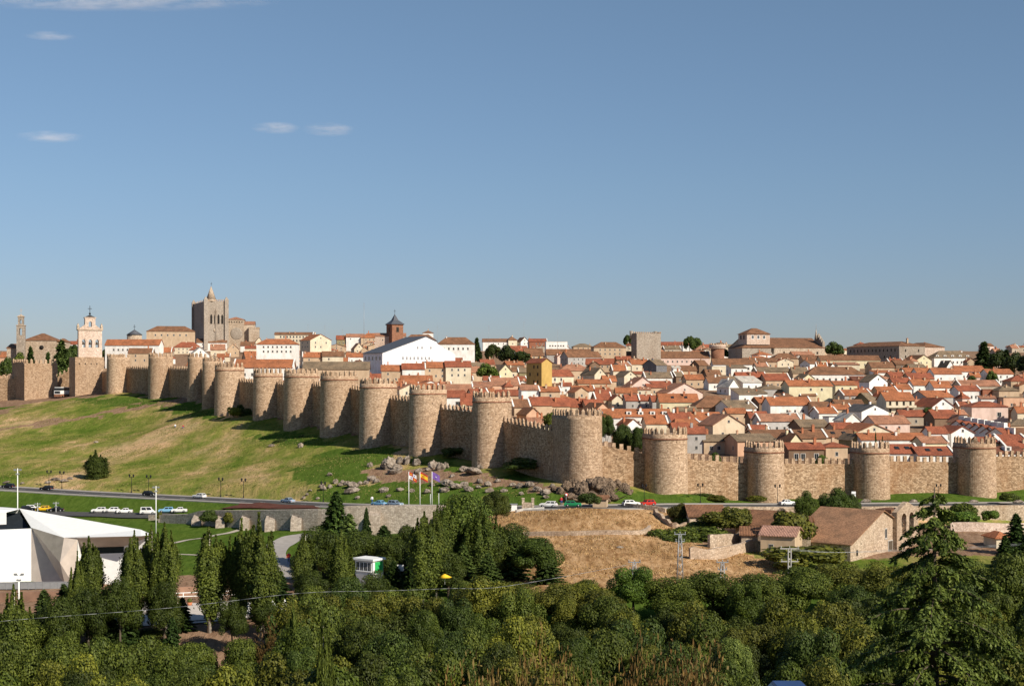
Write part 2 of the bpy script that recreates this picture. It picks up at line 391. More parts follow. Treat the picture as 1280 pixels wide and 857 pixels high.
def grass(name, mat, label, polys, n, size, seed, dl, dh, up=.9):
    rs = np.random.RandomState(seed); X0 = rs.uniform(-230, 90, n*9); Y0 = rs.uniform(dl*S, dh*S, n*9); d = Y0/S; px = 640+K*X0/Y0
    wy = np.interp(px, [t[0] for t in TOWERS], [t[4] for t in TOWERS]); rd = np.interp(px, [r[0] for r in ROAD], [r[2] for r in ROAD])
    Z0 = height(X0, Y0); py = HY+(CZ-Z0)*K/Y0; k = np.zeros(len(X0), bool)
    for q in polys: k |= inpoly(px, py, q)
    k &= (d < wy-6) & (np.abs(d-rd) > 7) & (px > -60) & (px < 1320)
    cl = np.sin(X0*.5+np.sin(Y0*.3)*2)+np.sin(Y0*.21+X0*.13)+rs.normal(size=len(X0))*.9; k &= cl > 0
    X0, Y0, Z0 = X0[k][:n], Y0[k][:n], Z0[k][:n]; m = len(X0); sz = rs.uniform(.5, 1.3, m)*size
    a = rs.rand(m)*math.tau; P0 = np.stack([X0, Y0, Z0+sz*.25], 1); N0 = np.stack([np.cos(a), np.sin(a), rs.rand(m)*.6], 1)
    H0 = np.tile([0, 0, 1.], (m, 1))+rs.normal(size=(m, 3))*.4
    t_ = H0-(H0*N0).sum(1, keepdims=True)*N0; t_ /= np.linalg.norm(t_, axis=1, keepdims=True); b_ = np.cross(N0, t_); s_ = sz[:, None]
    v = np.stack([P0-t_*s_*.5-b_*s_*.35, P0-t_*s_*.5+b_*s_*.35, P0+t_*s_*.55+b_*s_*.12, P0+t_*s_*.5-b_*s_*.3], 1).reshape(-1, 3)
    me = bpy.data.meshes.new(name); me.from_pydata([tuple(q) for q in v], [], [tuple(range(4*i, 4*i+4)) for i in range(m)]); me.update(); o = link(name, me, mat); tag(o, label, 'grass', None, 'stuff')
leafmat('straw_blade', (.28, .165, .07), (.52, .36, .18), .2); leafmat('turf_blade', (.10, .12, .025), (.30, .25, .09), .2)
grass('dry_grass', 'straw_blade', 'tufts of dry straw coloured grass on the mound below the road', [[(612, 645), (700, 634), (860, 640), (1000, 715), (700, 735), (600, 700)]], 16000, .25, 1, 180, 262)
grass('turf_tufts', 'turf_blade', 'coarse tufts of grass scattered over the big green slope', [[(-60, 520), (60, 495), (200, 500), (420, 545), (600, 590), (700, 615), (700, 630), (400, 628), (-60, 605)]], 34000, .25, 2, 275, 530)
def strip(name, pts, w, mat, off=.08, nx=4, edges=None, hz=None):
    v = []; f = []
    for i, q in enumerate(pts):
        a = pts[max(i-1, 0)]; b = pts[min(i+1, len(pts)-1)]; d = Vector((b[0]-a[0], b[1]-a[1], 0)).normalized(); nn = Vector((-d.y, d.x, 0))
        lo, hi = edges or (-w/2, w/2)
        for k in range(nx+1):
            s = lo+(hi-lo)*k/nx; X = q[0]+nn.x*s; Y = q[1]+nn.y*s
            v.append((X, Y, (q[2] if hz else gz(X, Y))+off))
    for i in range(len(pts)-1):
        for k in range(nx): b0 = i*(nx+1)+k; f.append((b0, b0+nx+1, b0+nx+2, b0+1)[::-1])
    m = MB(); m.add(v, f, 0, True); return m
rp = smooth_poly([P(*r) for r in ROAD], 8)
structure(strip('r', rp, 7.6, '', .02, 2, (-3.8, 3.8), True).build('road', 'asphalt'))
def kerb(name, lo, hi, h, mat):
    m = MB(); v = []; f = []
    for i, q in enumerate(rp):
        a = rp[max(i-1, 0)]; b = rp[min(i+1, len(rp)-1)]; d = Vector((b[0]-a[0], b[1]-a[1], 0)).normalized(); nn = Vector((-d.y, d.x, 0))
        for s, z in ((lo, -.3), (lo, h), (hi, h), (hi, -.3)): v.append((q[0]+nn.x*s, q[1]+nn.y*s, q[2]+z))
    for i in range(len(rp)-1):
        for k in range(3): f.append((i*4+k, i*4+k+1, i*4+k+5, i*4+k+4))
    m.add(v, f, 0); structure(m.build(name, mat))
kerb('pavement', 3.8, 6.2, .14, 'paving'); kerb('pavement', -6.0, -3.8, .14, 'paving')
md = MB()
for i in range(0, len(rp)-1, 2):
    a, b = Vector(rp[i]), Vector(rp[i+1]); L = (b-a).length; u = (b-a)/L; nn = Vector((-u.y, u.x, 0))*.07; k = 0
    while k < L-2:
        q = a+u*k; r_ = a+u*(k+2); z = Vector((0, 0, .024+.004))
        md.add([q-nn+z, r_-nn+z, r_+nn+z, q+nn+z], [(0, 1, 2, 3)]); k += 5
structure(md.build('road_markings', 'white_paint'))
def gpoly(pts, k=6): return smooth_poly([ground(*q) for q in pts], k)
structure(strip('p', gpoly([(-60, 642), (40, 642), (100, 644), (170, 645), (222, 647)]), 5.5, '', .28, 6).build('road', 'asphalt'))
structure(strip('p', gpoly([(390, 668), (362, 674), (344, 686), (340, 697), (352, 712), (380, 722)], 8), 5.5, '', .1).build('lane', 'paving'))
structure(strip('p', gpoly([(120, 700), (190, 684), (240, 674), (300, 662)], 8), 1.6, '', .1).build('footpath', 'pale_gravel'))
structure(strip('p', gpoly([(215, 692), (250, 694), (290, 701), (330, 703)], 8), 1.0, '', .1).build('footpath', 'pale_gravel'))
# riding arena
def patch(name, corners, mat, off=.12, n=24):
    c = [ground(*q) for q in corners]; v = []; f = []
    for i in range(n+1):
        for j in range(n+1):
            u, w = i/n, j/n
            p = (c[0]*(1-u)+c[1]*u)*(1-w)+(c[3]*(1-u)+c[2]*u)*w; v.append((p.x, p.y, gz(p.x, p.y)+off))
    for i in range(n):
        for j in range(n): b = i*(n+1)+j; f.append((b, b+n+1, b+n+2, b+1))
    return structure(MB().add(v, f, 0, True).build(name, mat))
patch('arena_sand', [(90, 786), (420, 776), (400, 748), (120, 752)], 'sand')
patch('flower_bed', [(272, 637.5), (402, 637), (392, 632.8), (300, 630)], 'red_soil', .3)
# ---------------------------------------------------------------- city wall
def ordn(i): return ['first', 'second', 'third', 'fourth', 'fifth', 'sixth', 'seventh', 'eighth', 'ninth', 'tenth', 'eleventh', 'twelfth', 'thirteenth', 'fourteenth', 'fifteenth', 'sixteenth', 'seventeenth'][i] if i < 17 else str(i+1)+'th'
mm = MB(); mm.box(-.42, .42, -.3, .3, -.05, 1.35); mm.pyramid(-.42, .42, -.3, .3, 1.35, 1.95)
MERLON = mm.mesh('merlon', 'granite_tower')
mm = MB(); mm.box(-.5, .5, -.3, .3, -.05, 1.55); MERLONF = mm.mesh('merlon', 'granite_tower')
def merlon(par, x, y, z, rz, flat=False, sc=.9, col=None):
    o = link('merlon', MERLONF if flat else MERLON, None, par); o.location = (x, y, z); o.rotation_euler = (0, 0, rz); o.scale = (sc, sc, sc*random.uniform(.82, 1.08)); return o
def dplan(r, ls, k=14):
    pts = [(r, ls), (r, ls*.5)]+[(r*math.cos(a), r*math.sin(a)) for a in [-math.pi*i/k for i in range(k+1)]]+[(-r, ls*.5), (-r, ls)]
    return pts     # outward = -Y, local ; goes right side, round nose, left side
def extent(pts, ang, x, y):
    ca, sa = math.cos(ang), math.sin(ang); q = []
    for a, b in pts:
        X = x+a*ca-b*sa; Y = y+a*sa+b*ca; q.append(640+K*X/Y)
    return min(q), max(q)
TW = []
def tower(i, px, wpx, top, base, d, ang):
    a = R(ang); x, y = XY(px, d); r = wpx*d*S/K*.42; ls = 4.6
    if i == 11: ls = 8
    for _ in range(12):
        e = extent(dplan(r, ls), a, x, y); r *= (wpx/(e[1]-e[0]))**.7; ls = min(ls, r*(2.1 if i == 11 else 1.35)); x += (px-(e[0]+e[1])/2)*y/K
    zt = CZ-(top-HY)/K*y; zb = min(gz(x, y), CZ-(base-HY)/K*y)-2.5
    o = empty('wall_tower', (x, y, gz(x, y)), a)
    g = gz(x, y); H = zt-1.9-g
    pts = dplan(r, ls); n = len(pts); mb = MB(); rings = [(zb-g, 1.05), (0, 1.045), (H*.35, 1.02), (H-1.1, 1.0), (H-.001, 1.0)]
    for j, (z, s) in enumerate(rings):
        mb.v += [(p*s, q*s if q < 0 else q, z) for p, q in pts]
    for j in range(len(rings)-1):
        for k in range(n-1): mb.f.append((j*n+k+1, j*n+k, (j+1)*n+k, (j+1)*n+k+1)); mb.m.append(0); mb.smooth.append(True)
        mb.f.append((j*n, j*n+n-1, (j+1)*n+n-1, (j+1)*n)); mb.m.append(0); mb.smooth.append(False)
    mb.f.append(tuple(range((len(rings)-1)*n, len(rings)*n))[::-1]); mb.m.append(0); mb.smooth.append(False)
    mb.build('shaft', 'granite_tower', o)
    cb = MB(); nc = []
    for z, s in ((H-1.35, 1.0), (H-1.3, 1.035), (H-1.02, 1.035), (H-.98, 1.0)): cb.v += [(p*s+(.0), q*s if q < 0 else q, z) for p, q in pts]
    for j in range(3):
        for k in range(n-1): cb.f.append((j*n+k+1, j*n+k, (j+1)*n+k, (j+1)*n+k+1)); cb.m.append(0); cb.smooth.append(True)
    if i not in (0, 1, 2, 3, 11): cb.build('cornice', 'brick_red', o)
    P2 = [Vector((p, q, 0)) for p, q in pts]; tot = sum((P2[k+1]-P2[k]).length for k in range(n-1)); nm = max(8, int(tot/1.55)); st = tot/nm
    s = st/2; acc = 0; k = 0
    for m in range(nm):
        while k < n-2 and acc+(P2[k+1]-P2[k]).length < s: acc += (P2[k+1]-P2[k]).length; k += 1
        u = (s-acc)/(P2[k+1]-P2[k]).length; q = P2[k].lerp(P2[k+1], u); t = P2[k+1]-P2[k]
        nin = Vector((-t.y, t.x, 0)).normalized()
        if (q+nin*.3).length > q.length: nin = -nin
        q = q+nin*.32
        merlon(o, q.x, q.y, H, math.atan2(t.y, t.x)); s += st
    TW.append((o, x, y, r, ls, a))
    return o
NT = len(TOWERS)
for i, t in enumerate(TOWERS):
    o = tower(i, *t)
    if i == NT-1: tag(o, 'round granite wall tower just beyond the right edge of the photo', 'wall tower', 'wall towers'); continue
    desc = {0: 'paler round tower next to the bell gable gate', 11: 'broad corner tower above the crag where the wall turns', 10: 'tall cylindrical tower left of the corner tower above the boulders'}.get(i)
    if not desc:
        if i < 10: desc = 'granite round tower on grassy hill, %s tower left of the corner tower' % ordn(10-i)
        else: desc = 'round granite tower beside the road, %s tower right of the corner tower' % ordn(i-12)
    tag(o, desc, 'wall tower', 'wall towers')
CURT = [(456, 456), (456, 457), (457, 460), (462, 468), (470, 473), (473, 476), (474, 478), (477, 484), (490, 495), (501, 508), (516, 531), (543, 561), (561, 570), (569, 570), (566, 568), (561, 560)]
def curtain(a, b, za, zb, label, flat=False, th=2.6, mpitch=1.75):
    # a,b world xy ; za,zb merlon-top heights
    d = Vector((b[0]-a[0], b[1]-a[1], 0)); L = d.length; u = d/L; rz = math.atan2(u.y, u.x)
    g = min(gz(a[0], a[1]), gz(b[0], b[1]))
    o = empty('curtain_wall', (a[0], a[1], g), rz)
    mb = MB(); ns = max(2, int(L/3)); v = []
    for k in range(ns+1):
        s = L*k/ns; zt = za+(zb-za)*k/ns-1.9-g; v += [(s, -th/2, -5), (s, -th/2, zt), (s, -th/2+.5, zt+.002), (s, th/2, zt-.9), (s, th/2, -5)]
    f = []
    for k in range(ns):
        for j in range(4): f.append((k*5+j+1, k*5+j, k*5+j+5, k*5+j+6))
    f.append((0, 1, 2, 3, 4)); f.append(tuple(ns*5+j for j in (4, 3, 2, 1, 0)))
    mb.add(v, f); mb.build('wall', 'granite_wall', o)
    nm = max(3, int(L/mpitch))
    for k in range(nm):
        s = L*(k+.5)/nm; merlon(o, s, -th/2+.31, za+(zb-za)*s/L-1.9-g, 0, flat)
    tag(o, label, 'city wall', 'curtain walls')
    return o
for i in range(NT-1):
    A, B = TW[i], TW[i+1]
    def back(t): _, x, y, r, ls, a = t; k = ls*.8; return (x-math.sin(a)*k, y+math.cos(a)*k)
    pa, pb = back(A), back(B)
    if i == 10:
        _, x, y, r, ls, a = B; pb = (x-3.2, y+1.5)
    if i == 11:
        _, x, y, r, ls, a = A; pa = (x+1, y+4)
    ca, cb = CURT[i]
    z = lambda q, c: CZ-(c-HY)/K*q[1]
    lab = 'crenellated granite wall stretch between the %s and %s towers counted from the bell gable gate' % (ordn(i), ordn(i+1))
    if i == 10: lab = 'shaded stretch of stone wall climbing left from the broad corner tower'
    if i == 11: lab = 'sunlit stretch of stone wall joining the right side of the broad corner tower'
    if i > 11: lab = 'sunlit stone wall stretch by the road between the %s and %s towers right of corner' % (ordn(i-12), ordn(i-11)) 
    curtain(pa, pb, z(pa, ca), z(pb, cb), lab, flat=(i >= 11))
# ---------------------------------------------------------------- building kit
WH = (.77, .75, .71); CREAM = (.64, .56, .42); PALEY = (.64, .57, .38); YEL = (.52, .345, .11); TAN = (.50, .37, .25); SAL = (.58, .36, .24); PINK = (.66, .50, .43)
GREY = (.38, .36, .34); DGREY = (.16, .16, .17); BRN = (.20, .13, .085); OLIVE = (.26, .22, .12); STN = (.42, .35, .27); BRK = (.30, .12, .07)
RO = (.40, .16, .08); RR = (.32, .11, .065); RB = (.235, .125, .075); RP = (.40, .205, .135); RG = (.24, .185, .13); RD = (.20, .085, .055); SL = (.12, .12, .13); RW = (.62, .6, .56)
CN = {WH: 'white', CREAM: 'cream', PALEY: 'pale yellow', YEL: 'yellow', TAN: 'tan', SAL: 'salmon', PINK: 'pink', GREY: 'grey', DGREY: 'dark grey', BRN: 'brown', OLIVE: 'olive', STN: 'stone coloured', BRK: 'brick red'}
RN = {RO: 'orange tiled', RR: 'red tiled', RB: 'brown tiled', RP: 'pinkish tiled', RG: 'weathered grey-brown', RD: 'dark red', SL: 'slate grey', RW: 'white'}
def winmesh(fr, gl, name='window'):
    m = MB(); m.box(-.5, .5, -.05, .1, -.5, .5, 0); m.box(-.38, .38, -.056, 0, -.42, .42, 1); m.box(-.02, .02, -.062, 0, -.42, .42, 0); m.box(-.56, .56, -.1, 0, -.56, -.49, 0); return m.mesh(name, [fr, gl])
WIN = winmesh('window_frame', 'glass'); WINW = winmesh('white_paint', 'glass'); WIND = winmesh('bark', 'dark_opening'); plain('shutter', (.22, .22, .24), .6); WINS = winmesh('white_paint', 'shutter')
m = MB(); m.box(-.5, .5, -.08, .08, 0, 2.1, 0); m.box(-.42, .42, -.1, 0, 0, 2.0, 1); DOOR = m.mesh('door', ['window_frame', 'bark'])
chs = []
for s_, c_ in ((1.3, 'plaster'), (1.7, 'terracotta')):
    m = MB(); m.box(-.33, .33, -.33, .33, -1, s_, 0); m.box(-.42, .42, -.42, .42, s_, s_+.12, 1); m.tube((0, 0, s_), (0, 0, s_+.4), .14, .12, 6, 1); chs.append(m.mesh('chimney', [c_, 'terracotta']))
def roofmesh(kind, x0, x1, y0, y1, z, rise, o=.4, t=.16):
    m = MB(); xa, xb, ya, yb = x0-o, x1+o, y0-o, y1+o
    if kind == 'flat':
        m.box(x0-.1, x1+.1, y0-.1, y1+.1, z, z+.25); return m
    if kind == 'shed':
        m.add([(xa, ya, z), (xb, ya, z), (xb, yb, z+rise), (xa, yb, z+rise), (xa, ya, z+t), (xb, ya, z+t), (xb, yb, z+rise+t), (xa, yb, z+rise+t)],
              [(3, 2, 1, 0), (4, 5, 6, 7), (0, 1, 5, 4), (1, 2, 6, 5), (2, 3, 7, 6), (3, 0, 4, 7)]); return m
    if kind in ('gx', 'gy'):
        sw = kind == 'gy'
        if sw: xa, xb, ya, yb, y0, y1 = ya, yb, xa, xb, x0, x1
        ym = (y0+y1)/2; sl = rise/((y1-y0)/2); e = z-sl*o
        for (p, q) in ((ya, ym), (yb, ym)):
            vs = [(xa, p, e), (xb, p, e), (xb, q, z+rise), (xa, q, z+rise)]; vs += [(a, b, c+t) for a, b, c in vs]
            fs = [(3, 2, 1, 0), (4, 5, 6, 7), (0, 1, 5, 4), (1, 2, 6, 5), (2, 3, 7, 6), (3, 0, 4, 7)]
            if p > q: fs = [f[::-1] for f in fs]
            if sw: vs = [(b, a, c) for a, b, c in vs]; fs = [f[::-1] for f in fs]
            m.add(vs, fs)
        return m
    hw = min(xb-xa, yb-ya)/2*.98; lx = (xb-xa) >= (yb-ya)
    r1, r2 = ((xa+hw, (ya+yb)/2), (xb-hw, (ya+yb)/2)) if lx else (((xa+xb)/2, ya+hw), ((xa+xb)/2, yb-hw))
    e = z-.12
    v = [(xa, ya, e), (xb, ya, e), (xb, yb, e), (xa, yb, e), (xa, ya, e+t), (xb, ya, e+t), (xb, yb, e+t), (xa, yb, e+t), (*r1, z+rise), (*r2, z+rise)]
    f = [(3, 2, 1, 0), (0, 1, 5, 4), (1, 2, 6, 5), (2, 3, 7, 6), (3, 0, 4, 7)]
    f += [(4, 5, 9, 8), (6, 7, 8, 9), (5, 6, 9), (7, 4, 8)] if lx else [(4, 5, 8), (6, 7, 9), (5, 6, 9, 8), (7, 4, 8, 9)]
    return m.add(v, f)
def wallmesh(kind, x0, x1, y0, y1, zb, z, rise):
    m = MB()
    if kind == 'shed':
        return m.add([(x0, y0, zb), (x1, y0, zb), (x1, y1, zb), (x0, y1, zb), (x0, y0, z), (x1, y0, z), (x1, y1, z+rise), (x0, y1, z+rise)], [(3, 2, 1, 0), (4, 5, 6, 7), (0, 1, 5, 4), (1, 2, 6, 5), (2, 3, 7, 6), (3, 0, 4, 7)])
    if kind in ('gx', 'gy'):
        rise -= .02; c = [(x0, y0), (x1, y0), (x1, y1), (x0, y1)]; v = [(a, b, zb) for a, b in c]+[(a, b, z) for a, b in c]
        if kind == 'gx': v += [(x0, (y0+y1)/2, z+rise), (x1, (y0+y1)/2, z+rise)]; f = [(3, 2, 1, 0), (0, 1, 5, 4), (1, 2, 6, 9, 5), (2, 3, 7, 6), (3, 0, 4, 8, 7), (4, 5, 9, 8), (6, 7, 8, 9)]
        else: v += [((x0+x1)/2, y0, z+rise), ((x0+x1)/2, y1, z+rise)]; f = [(3, 2, 1, 0), (0, 1, 5, 8, 4), (1, 2, 6, 5), (2, 3, 7, 9, 6), (3, 0, 4, 7), (5, 6, 9, 8), (7, 4, 8, 9)]
        return m.add(v, f)
    return m.box(x0, x1, y0, y1, zb, z+(.1 if kind == 'hip' else 0))
def window(root, x0, x1, y0, y1, face, u, z, w=.95, h=1.3, me=None, name='window'):
    o = link(name, me or WIN, None, root); o.scale = (w, 1, h)
    if face == 'f': o.location = (x0+(x1-x0)*u, y0, z)
    elif face == 'r': o.location = (x1, y0+(y1-y0)*u, z); o.rotation_euler = (0, 0, math.pi/2)
    else: o.location = (x0, y0+(y1-y0)*u, z); o.rotation_euler = (0, 0, -math.pi/2)
    return o
wr = random.Random(77)
def wins(root, b, face, rows, cols, z0, z1, w=.95, h=1.3, me=None, m=.12):
    for r in range(rows):
        for c in range(cols):
            if cols < 5 and cols*rows > 1 and wr.random() < .22: continue
            window(root, *b, face, m+(1-2*m)*((c+.5)/cols), z0+(z1-z0)*((r+.5)/rows), w, h, me)
def body(root, b, kind, zb, z, rise, wc, rc, wm='plaster', rm='roof_tile', o=.4, name='wall'):
    w = wallmesh(kind, *b, zb, z, rise).build(name, wm, root, wc)
    r = roofmesh(kind, *b, z, rise, o).build('roof', rm, root, rc)
    return w, r
def chimney(roof, x, y, z, col=WH, k=0, sc=1):
    o = link('chimney', chs[k], None, roof, col); o.location = (x, y, z); o.scale = (sc, sc, sc); return o
def roofz(kind, b, z, rise, x, y):
    x0, x1, y0, y1 = b
    if kind == 'gx': return z+rise*(1-abs(y-(y0+y1)/2)/((y1-y0)/2))
    if kind == 'gy': return z+rise*(1-abs(x-(x0+x1)/2)/((x1-x0)/2))
    if kind == 'hip': return z+rise*min(1, min(x-x0, x1-x, y-y0, y1-y)/(min(x1-x0, y1-y0)/2))
    return z
def wall_d(px): return float(np.interp(px, [t[0] for t in TOWERS], [t[4] for t in TOWERS]))
def solve(px, py, h, d0=None):
    D = np.arange((d0 or wall_d(px)+13)*S, 1150*S, 1.0); X = (px-640)/K*D
    f = height(X, D)+h-(CZ-(py-HY)/K*D); i = int(np.argmax(f > 0))
    return D[i] if f[i] > 0 else None
HOUSES = []
def house(xl, xr, eave, ridge, kind, wc, rc, yaw=0, h=5.2, dep=None, win=None, ch=1, d=None, label=None, extra=None, wm='plaster', name='house', cat='house'):
    """kind s: eave towards us ; g: gable end towards us ; h: hipped ; f: flat ; d: shed"""
    pc = (xl+xr)/2
    D = d*S if d else solve(pc, eave, h)
    if D is None: D = 1000*S
    w = (xr-xl)*D/K; y = R(yaw); x = (pc-640)/K*D; va = (eave-HY)/K
    ze = CZ-(eave-HY)/K*D
    if kind == 'g':
        dep = dep or max(7, min(w*1.1, 15)); W = max(2.5, (w-dep*abs(math.sin(y)))/math.cos(y)) if w > dep*abs(math.sin(y))+3 else w*.7
        rise = max(.8, (eave-ridge)*D/K*.92); b = (-W/2, W/2, 0, dep); kk = 'gy'
    else:
        dep = dep or max(5.5, min(w*.85, 11.5)); W = max(3, (w-dep*abs(math.sin(y)))/math.cos(y))
        rise = max(dep*.16, min(dep*.42, (eave-ridge)*D/K-max(0, va)*dep/2)); b = (-W/2, W/2, 0, dep)
        kk = {'s': 'gx', 'h': 'hip', 'f': 'flat', 'd': 'shed'}[kind]
    g = gz(x, D); g2 = min(gz(x-W/2, D), gz(x+W/2, D+dep), gz(x+W/2, D))
    root = empty(name, (x, D, g), y)
    hz = ze-g
    wl, rf = body(root, b, kk, min(-1, g2-g-1), hz, rise, wc, rc, wm)
    rnd = random.Random(int(xl*7+eave*13))
    if kk == 'flat': ch = 0
    if kk == 'gx' and rnd.random() < .5 and cat == 'house':
        roofmesh('gx', b[1]+.12, b[1]+.5, 0, dep, hz+.08, rise, .08, .34).build('verge', 'plaster', root, WH)
        if rnd.random() < .4: roofmesh('gx', b[0]-.5, b[0]-.12, 0, dep, hz+.08, rise, .08, .34).build('verge', 'plaster', root, WH)
    for k in range(ch):
        cx = rnd.uniform(b[0]+.8, b[1]-.8); cy = rnd.uniform(dep*.25, dep*.7)
        chimney(rf, cx, cy, roofz(kk, b, hz, rise, cx, cy), wc if rnd.random() < .6 else TAN, 0 if rnd.random() < .6 else 1, rnd.uniform(.8, 1.15))
    if win is None:
        n_ = max(1, int(W/rnd.uniform(3.4, 5))); rows = 2 if hz > 4.6 and rnd.random() < .6 else 1
        win = [('f', rows, n_)]
        if abs(yaw) > 8: win.append(('l' if yaw > 0 else 'r', rows, max(1, int(dep/4))))
    for q in win: wins(root, b, q[0], q[1], q[2], max(0, hz-5.6), hz-.3, *(q[3:] if len(q) > 3 else (.9, 1.2)))
    if kind == 'g' and W > 7: window(root, *b, 'f', .5, hz+rise*.35, .8, .9)
    if extra: extra(root, b, hz, rise, rf)
    HOUSES.append(dict(o=root, px=pc, py=(eave+ridge)/2, w=xr-xl, x=x, y=D, W=W, dep=dep, wc=wc, rc=rc, kind=kind, nw=sum(q[1]*q[2] for q in win), ch=ch, label=label, cat=cat, D=D))
    return root
# corner-framed landmark: near vertical edge at px xm, left face reaches xl, right face xr
def cframe(name, xl, xm, xr, yt, yb, d, yaw, dep=None):
    x, y = XY(xm, d); t = R(yaw); u = (math.cos(t), math.sin(t)); v = (-math.sin(t), math.cos(t))
    def ln(dr, px): k = (px-640)/K; return (k*y-x)/(dr[0]-k*dr[1])
    a = ln(u, xr); b = dep or ln(v, xl)
    zt = CZ-(yt-HY)/K*y; zb = CZ-(yb-HY)/K*y
    o = empty(name, (x, y, zb), t)
    return o, a, b, zt-zb
def zat(o, py): return CZ-(py-HY)/K*o.location.y-o.location.z
# ---------------------------------------------------------------- landmarks
def cross(mb, x, y, z, h, mi=0):
    mb.box(x-.06*h/2, x+.06*h/2, y-.05, y+.05, z, z+h, mi); mb.box(x-h*.25, x+h*.25, y-.05, y+.05, z+h*.6, z+h*.6+.06*h, mi)
def arch_wall(mb, x0, x1, y0, y1, z0, z1, opens, mi=0, seg=8):
    """slab in XZ with arched openings (cx, halfwidth, sill, spring)"""
    xs = x0
    for cx, hw, s, sp in opens:
        mb.box(xs, cx-hw, y0, y1, z0, z1, mi)
        if s > z0: mb.box(cx-hw, cx+hw, y0, y1, z0, s, mi)
        for k in range(seg):
            a0, a1 = math.pi*k/seg, math.pi*(k+1)/seg
            xa, xb = cx+hw*math.cos(a1), cx+hw*math.cos(a0); za, zb_ = sp+hw*math.sin(a1), sp+hw*math.sin(a0)
            mb.add([(xa, y0, za), (xb, y0, zb_), (xb, y0, z1), (xa, y0, z1), (xa, y1, za), (xb, y1, zb_), (xb, y1, z1), (xa, y1, z1)],
                   [(0, 1, 2, 3), (7, 6, 5, 4), (0, 4, 5, 1)], mi)
        xs = cx+hw
    mb.box(xs, x1, y0, y1, z0, z1, mi)
    for cx, hw, s, sp in opens: mb.box(cx-hw, cx+hw, y0, y1, z1, z1+.02, mi)
# cathedral tower
o, a, b, H = cframe('cathedral_tower', 242, 257, 283, 376, 428, 1000, 22)
tag(o, 'tall grey cathedral tower with a pointed spire on the skyline', 'church tower')
MB().box(0, a, 0, b, -6, H).build('shaft', 'grey_stone', o)
for x_, y_ in ((0, 0), (a, 0), (0, b), (a/2, 0)):
    q = MB(); w_ = 1.6 if x_ != a/2 else .7; q.box(x_-w_, x_+w_, y_-w_, y_+w_*.6, -6, H+(1.2 if w_ > 1 else -8)); q.pyramid(x_-w_, x_+w_, y_-w_, y_+w_*.6, H+(1.2 if w_ > 1 else -8), H+(4 if w_ > 1 else -6)); q.build('buttress', 'grey_stone', o)
for u_ in (.27, .46, .62, .8):
    q = MB(); q.box(-.75, .75, -.08, .3, 0, 5); q.pyramid(-.75, .75, -.08, .3, 5, 6.6); w_ = q.build('belfry_opening', 'dark_opening', o); w_.location = (a*u_, -.05, H-19); w_.scale = (1.1, 1, 1.3)
for k in range(10):
    q = link('merlon', MERLON, None, o); q.location = (a*(k+.5)/10, .3, H); q.scale = (1, 1, .9)
for k in range(8):
    q = link('merlon', MERLON, None, o); q.location = (.3, b*(k+.5)/8, H); q.rotation_euler = (0, 0, math.pi/2); q.scale = (1, 1, .9)
q = MB(); q.v = []; 
for z_, r_ in ((0, 3.4), (3, 2.9), (9.5, .15)):
    pass
q.tube((a*.3, 3.6, H-.5), (a*.3, 3.6, H+1.5), 4.4, 4.2, 8); q.tube((a*.3, 3.6, H+1.5), (a*.3, 3.6, H+12.5), 4.2, .2, 8); q.build('spire', 'pale_stone', o)
q = MB(); cross(q, a*.3, 2.6, H+12.5, 3.4); q.build('weather_cross', 'dark_metal', o)
q = MB(); q.ball((0, 0, 0), 1.5, 10, 0, (1, .2, 1)); w_ = q.build('clock_face', 'pale_stone', o); w_.location = (a*.45, -.15, H*.3)
# cathedral nave & apse
o, a, b, H = cframe('cathedral', 283, 284, 318, 399, 432, 1012, 8, 26)
tag(o, 'low stone cathedral nave with a blind arch right of the spired tower', 'cathedral')
w_, r_ = body(o, (0, a*.62, 0, b), 'hip', -6, H, 2.4, STN, RP, 'pale_stone')
w2, r2 = body(o, (a*.62, a, 2, b), 'gx', -6, H-4.2, 3, STN, RP, 'pale_stone')
q = MB(); q.ball((0, 0, 0), 5.2, 14, 0, (1, .12, 1)); k_ = q.build('blind_arch', 'grey_stone', o); k_.location = (a*.34, 0, H-12)
for k in range(6): window(o, 0, a*.62, 0, b, 'f', .12+.15*k, H-2.2, .9, 1.1, WIND)
q = MB(); q.box(a*.8, a*1.18, -3, 8, -6, H-8); q.build('apse', 'pale_stone', o); q = MB(); q.box(a*.79, a*1.19, -3.1, 8.1, H-8, H-6.5); q.build('parapet', 'pale_stone', o)
# castle-like tower house
o, a, b, H = cframe('tower_house', 789, 819, 826, 417, 441, 800, -62)
tag(o, 'square grey medieval tower house with battlements on the skyline', 'tower')
# note: near corner is the right one, so local X runs right-back
MB().box(0, a, 0, b, -8, H).build('shaft', 'grey_stone', o)
for k in range(13):
    q = link('merlon', MERLONF, None, o); q.location = (.3, b*(k+.5)/13, H); q.rotation_euler = (0, 0, math.pi/2); q.scale = (.7, 1, .7)
for k in range(4):
    q = link('merlon', MERLONF, None, o); q.location = (a*(k+.5)/4, .3, H); q.scale = (.7, 1, .7)
for y_ in (0, b): q = MB(); q.tube((.2, y_, H-3.6), (.2, y_, H+1.6), 1.0, 1.25, 10); q.build('corner_turret', 'grey_stone', o)
window(o, 0, a, 0, b, 'l', .5, H-4, 1.2, 1.8, WIND); window(o, 0, a, 0, b, 'l', .78, H-9, 1, 1.4, WIND)
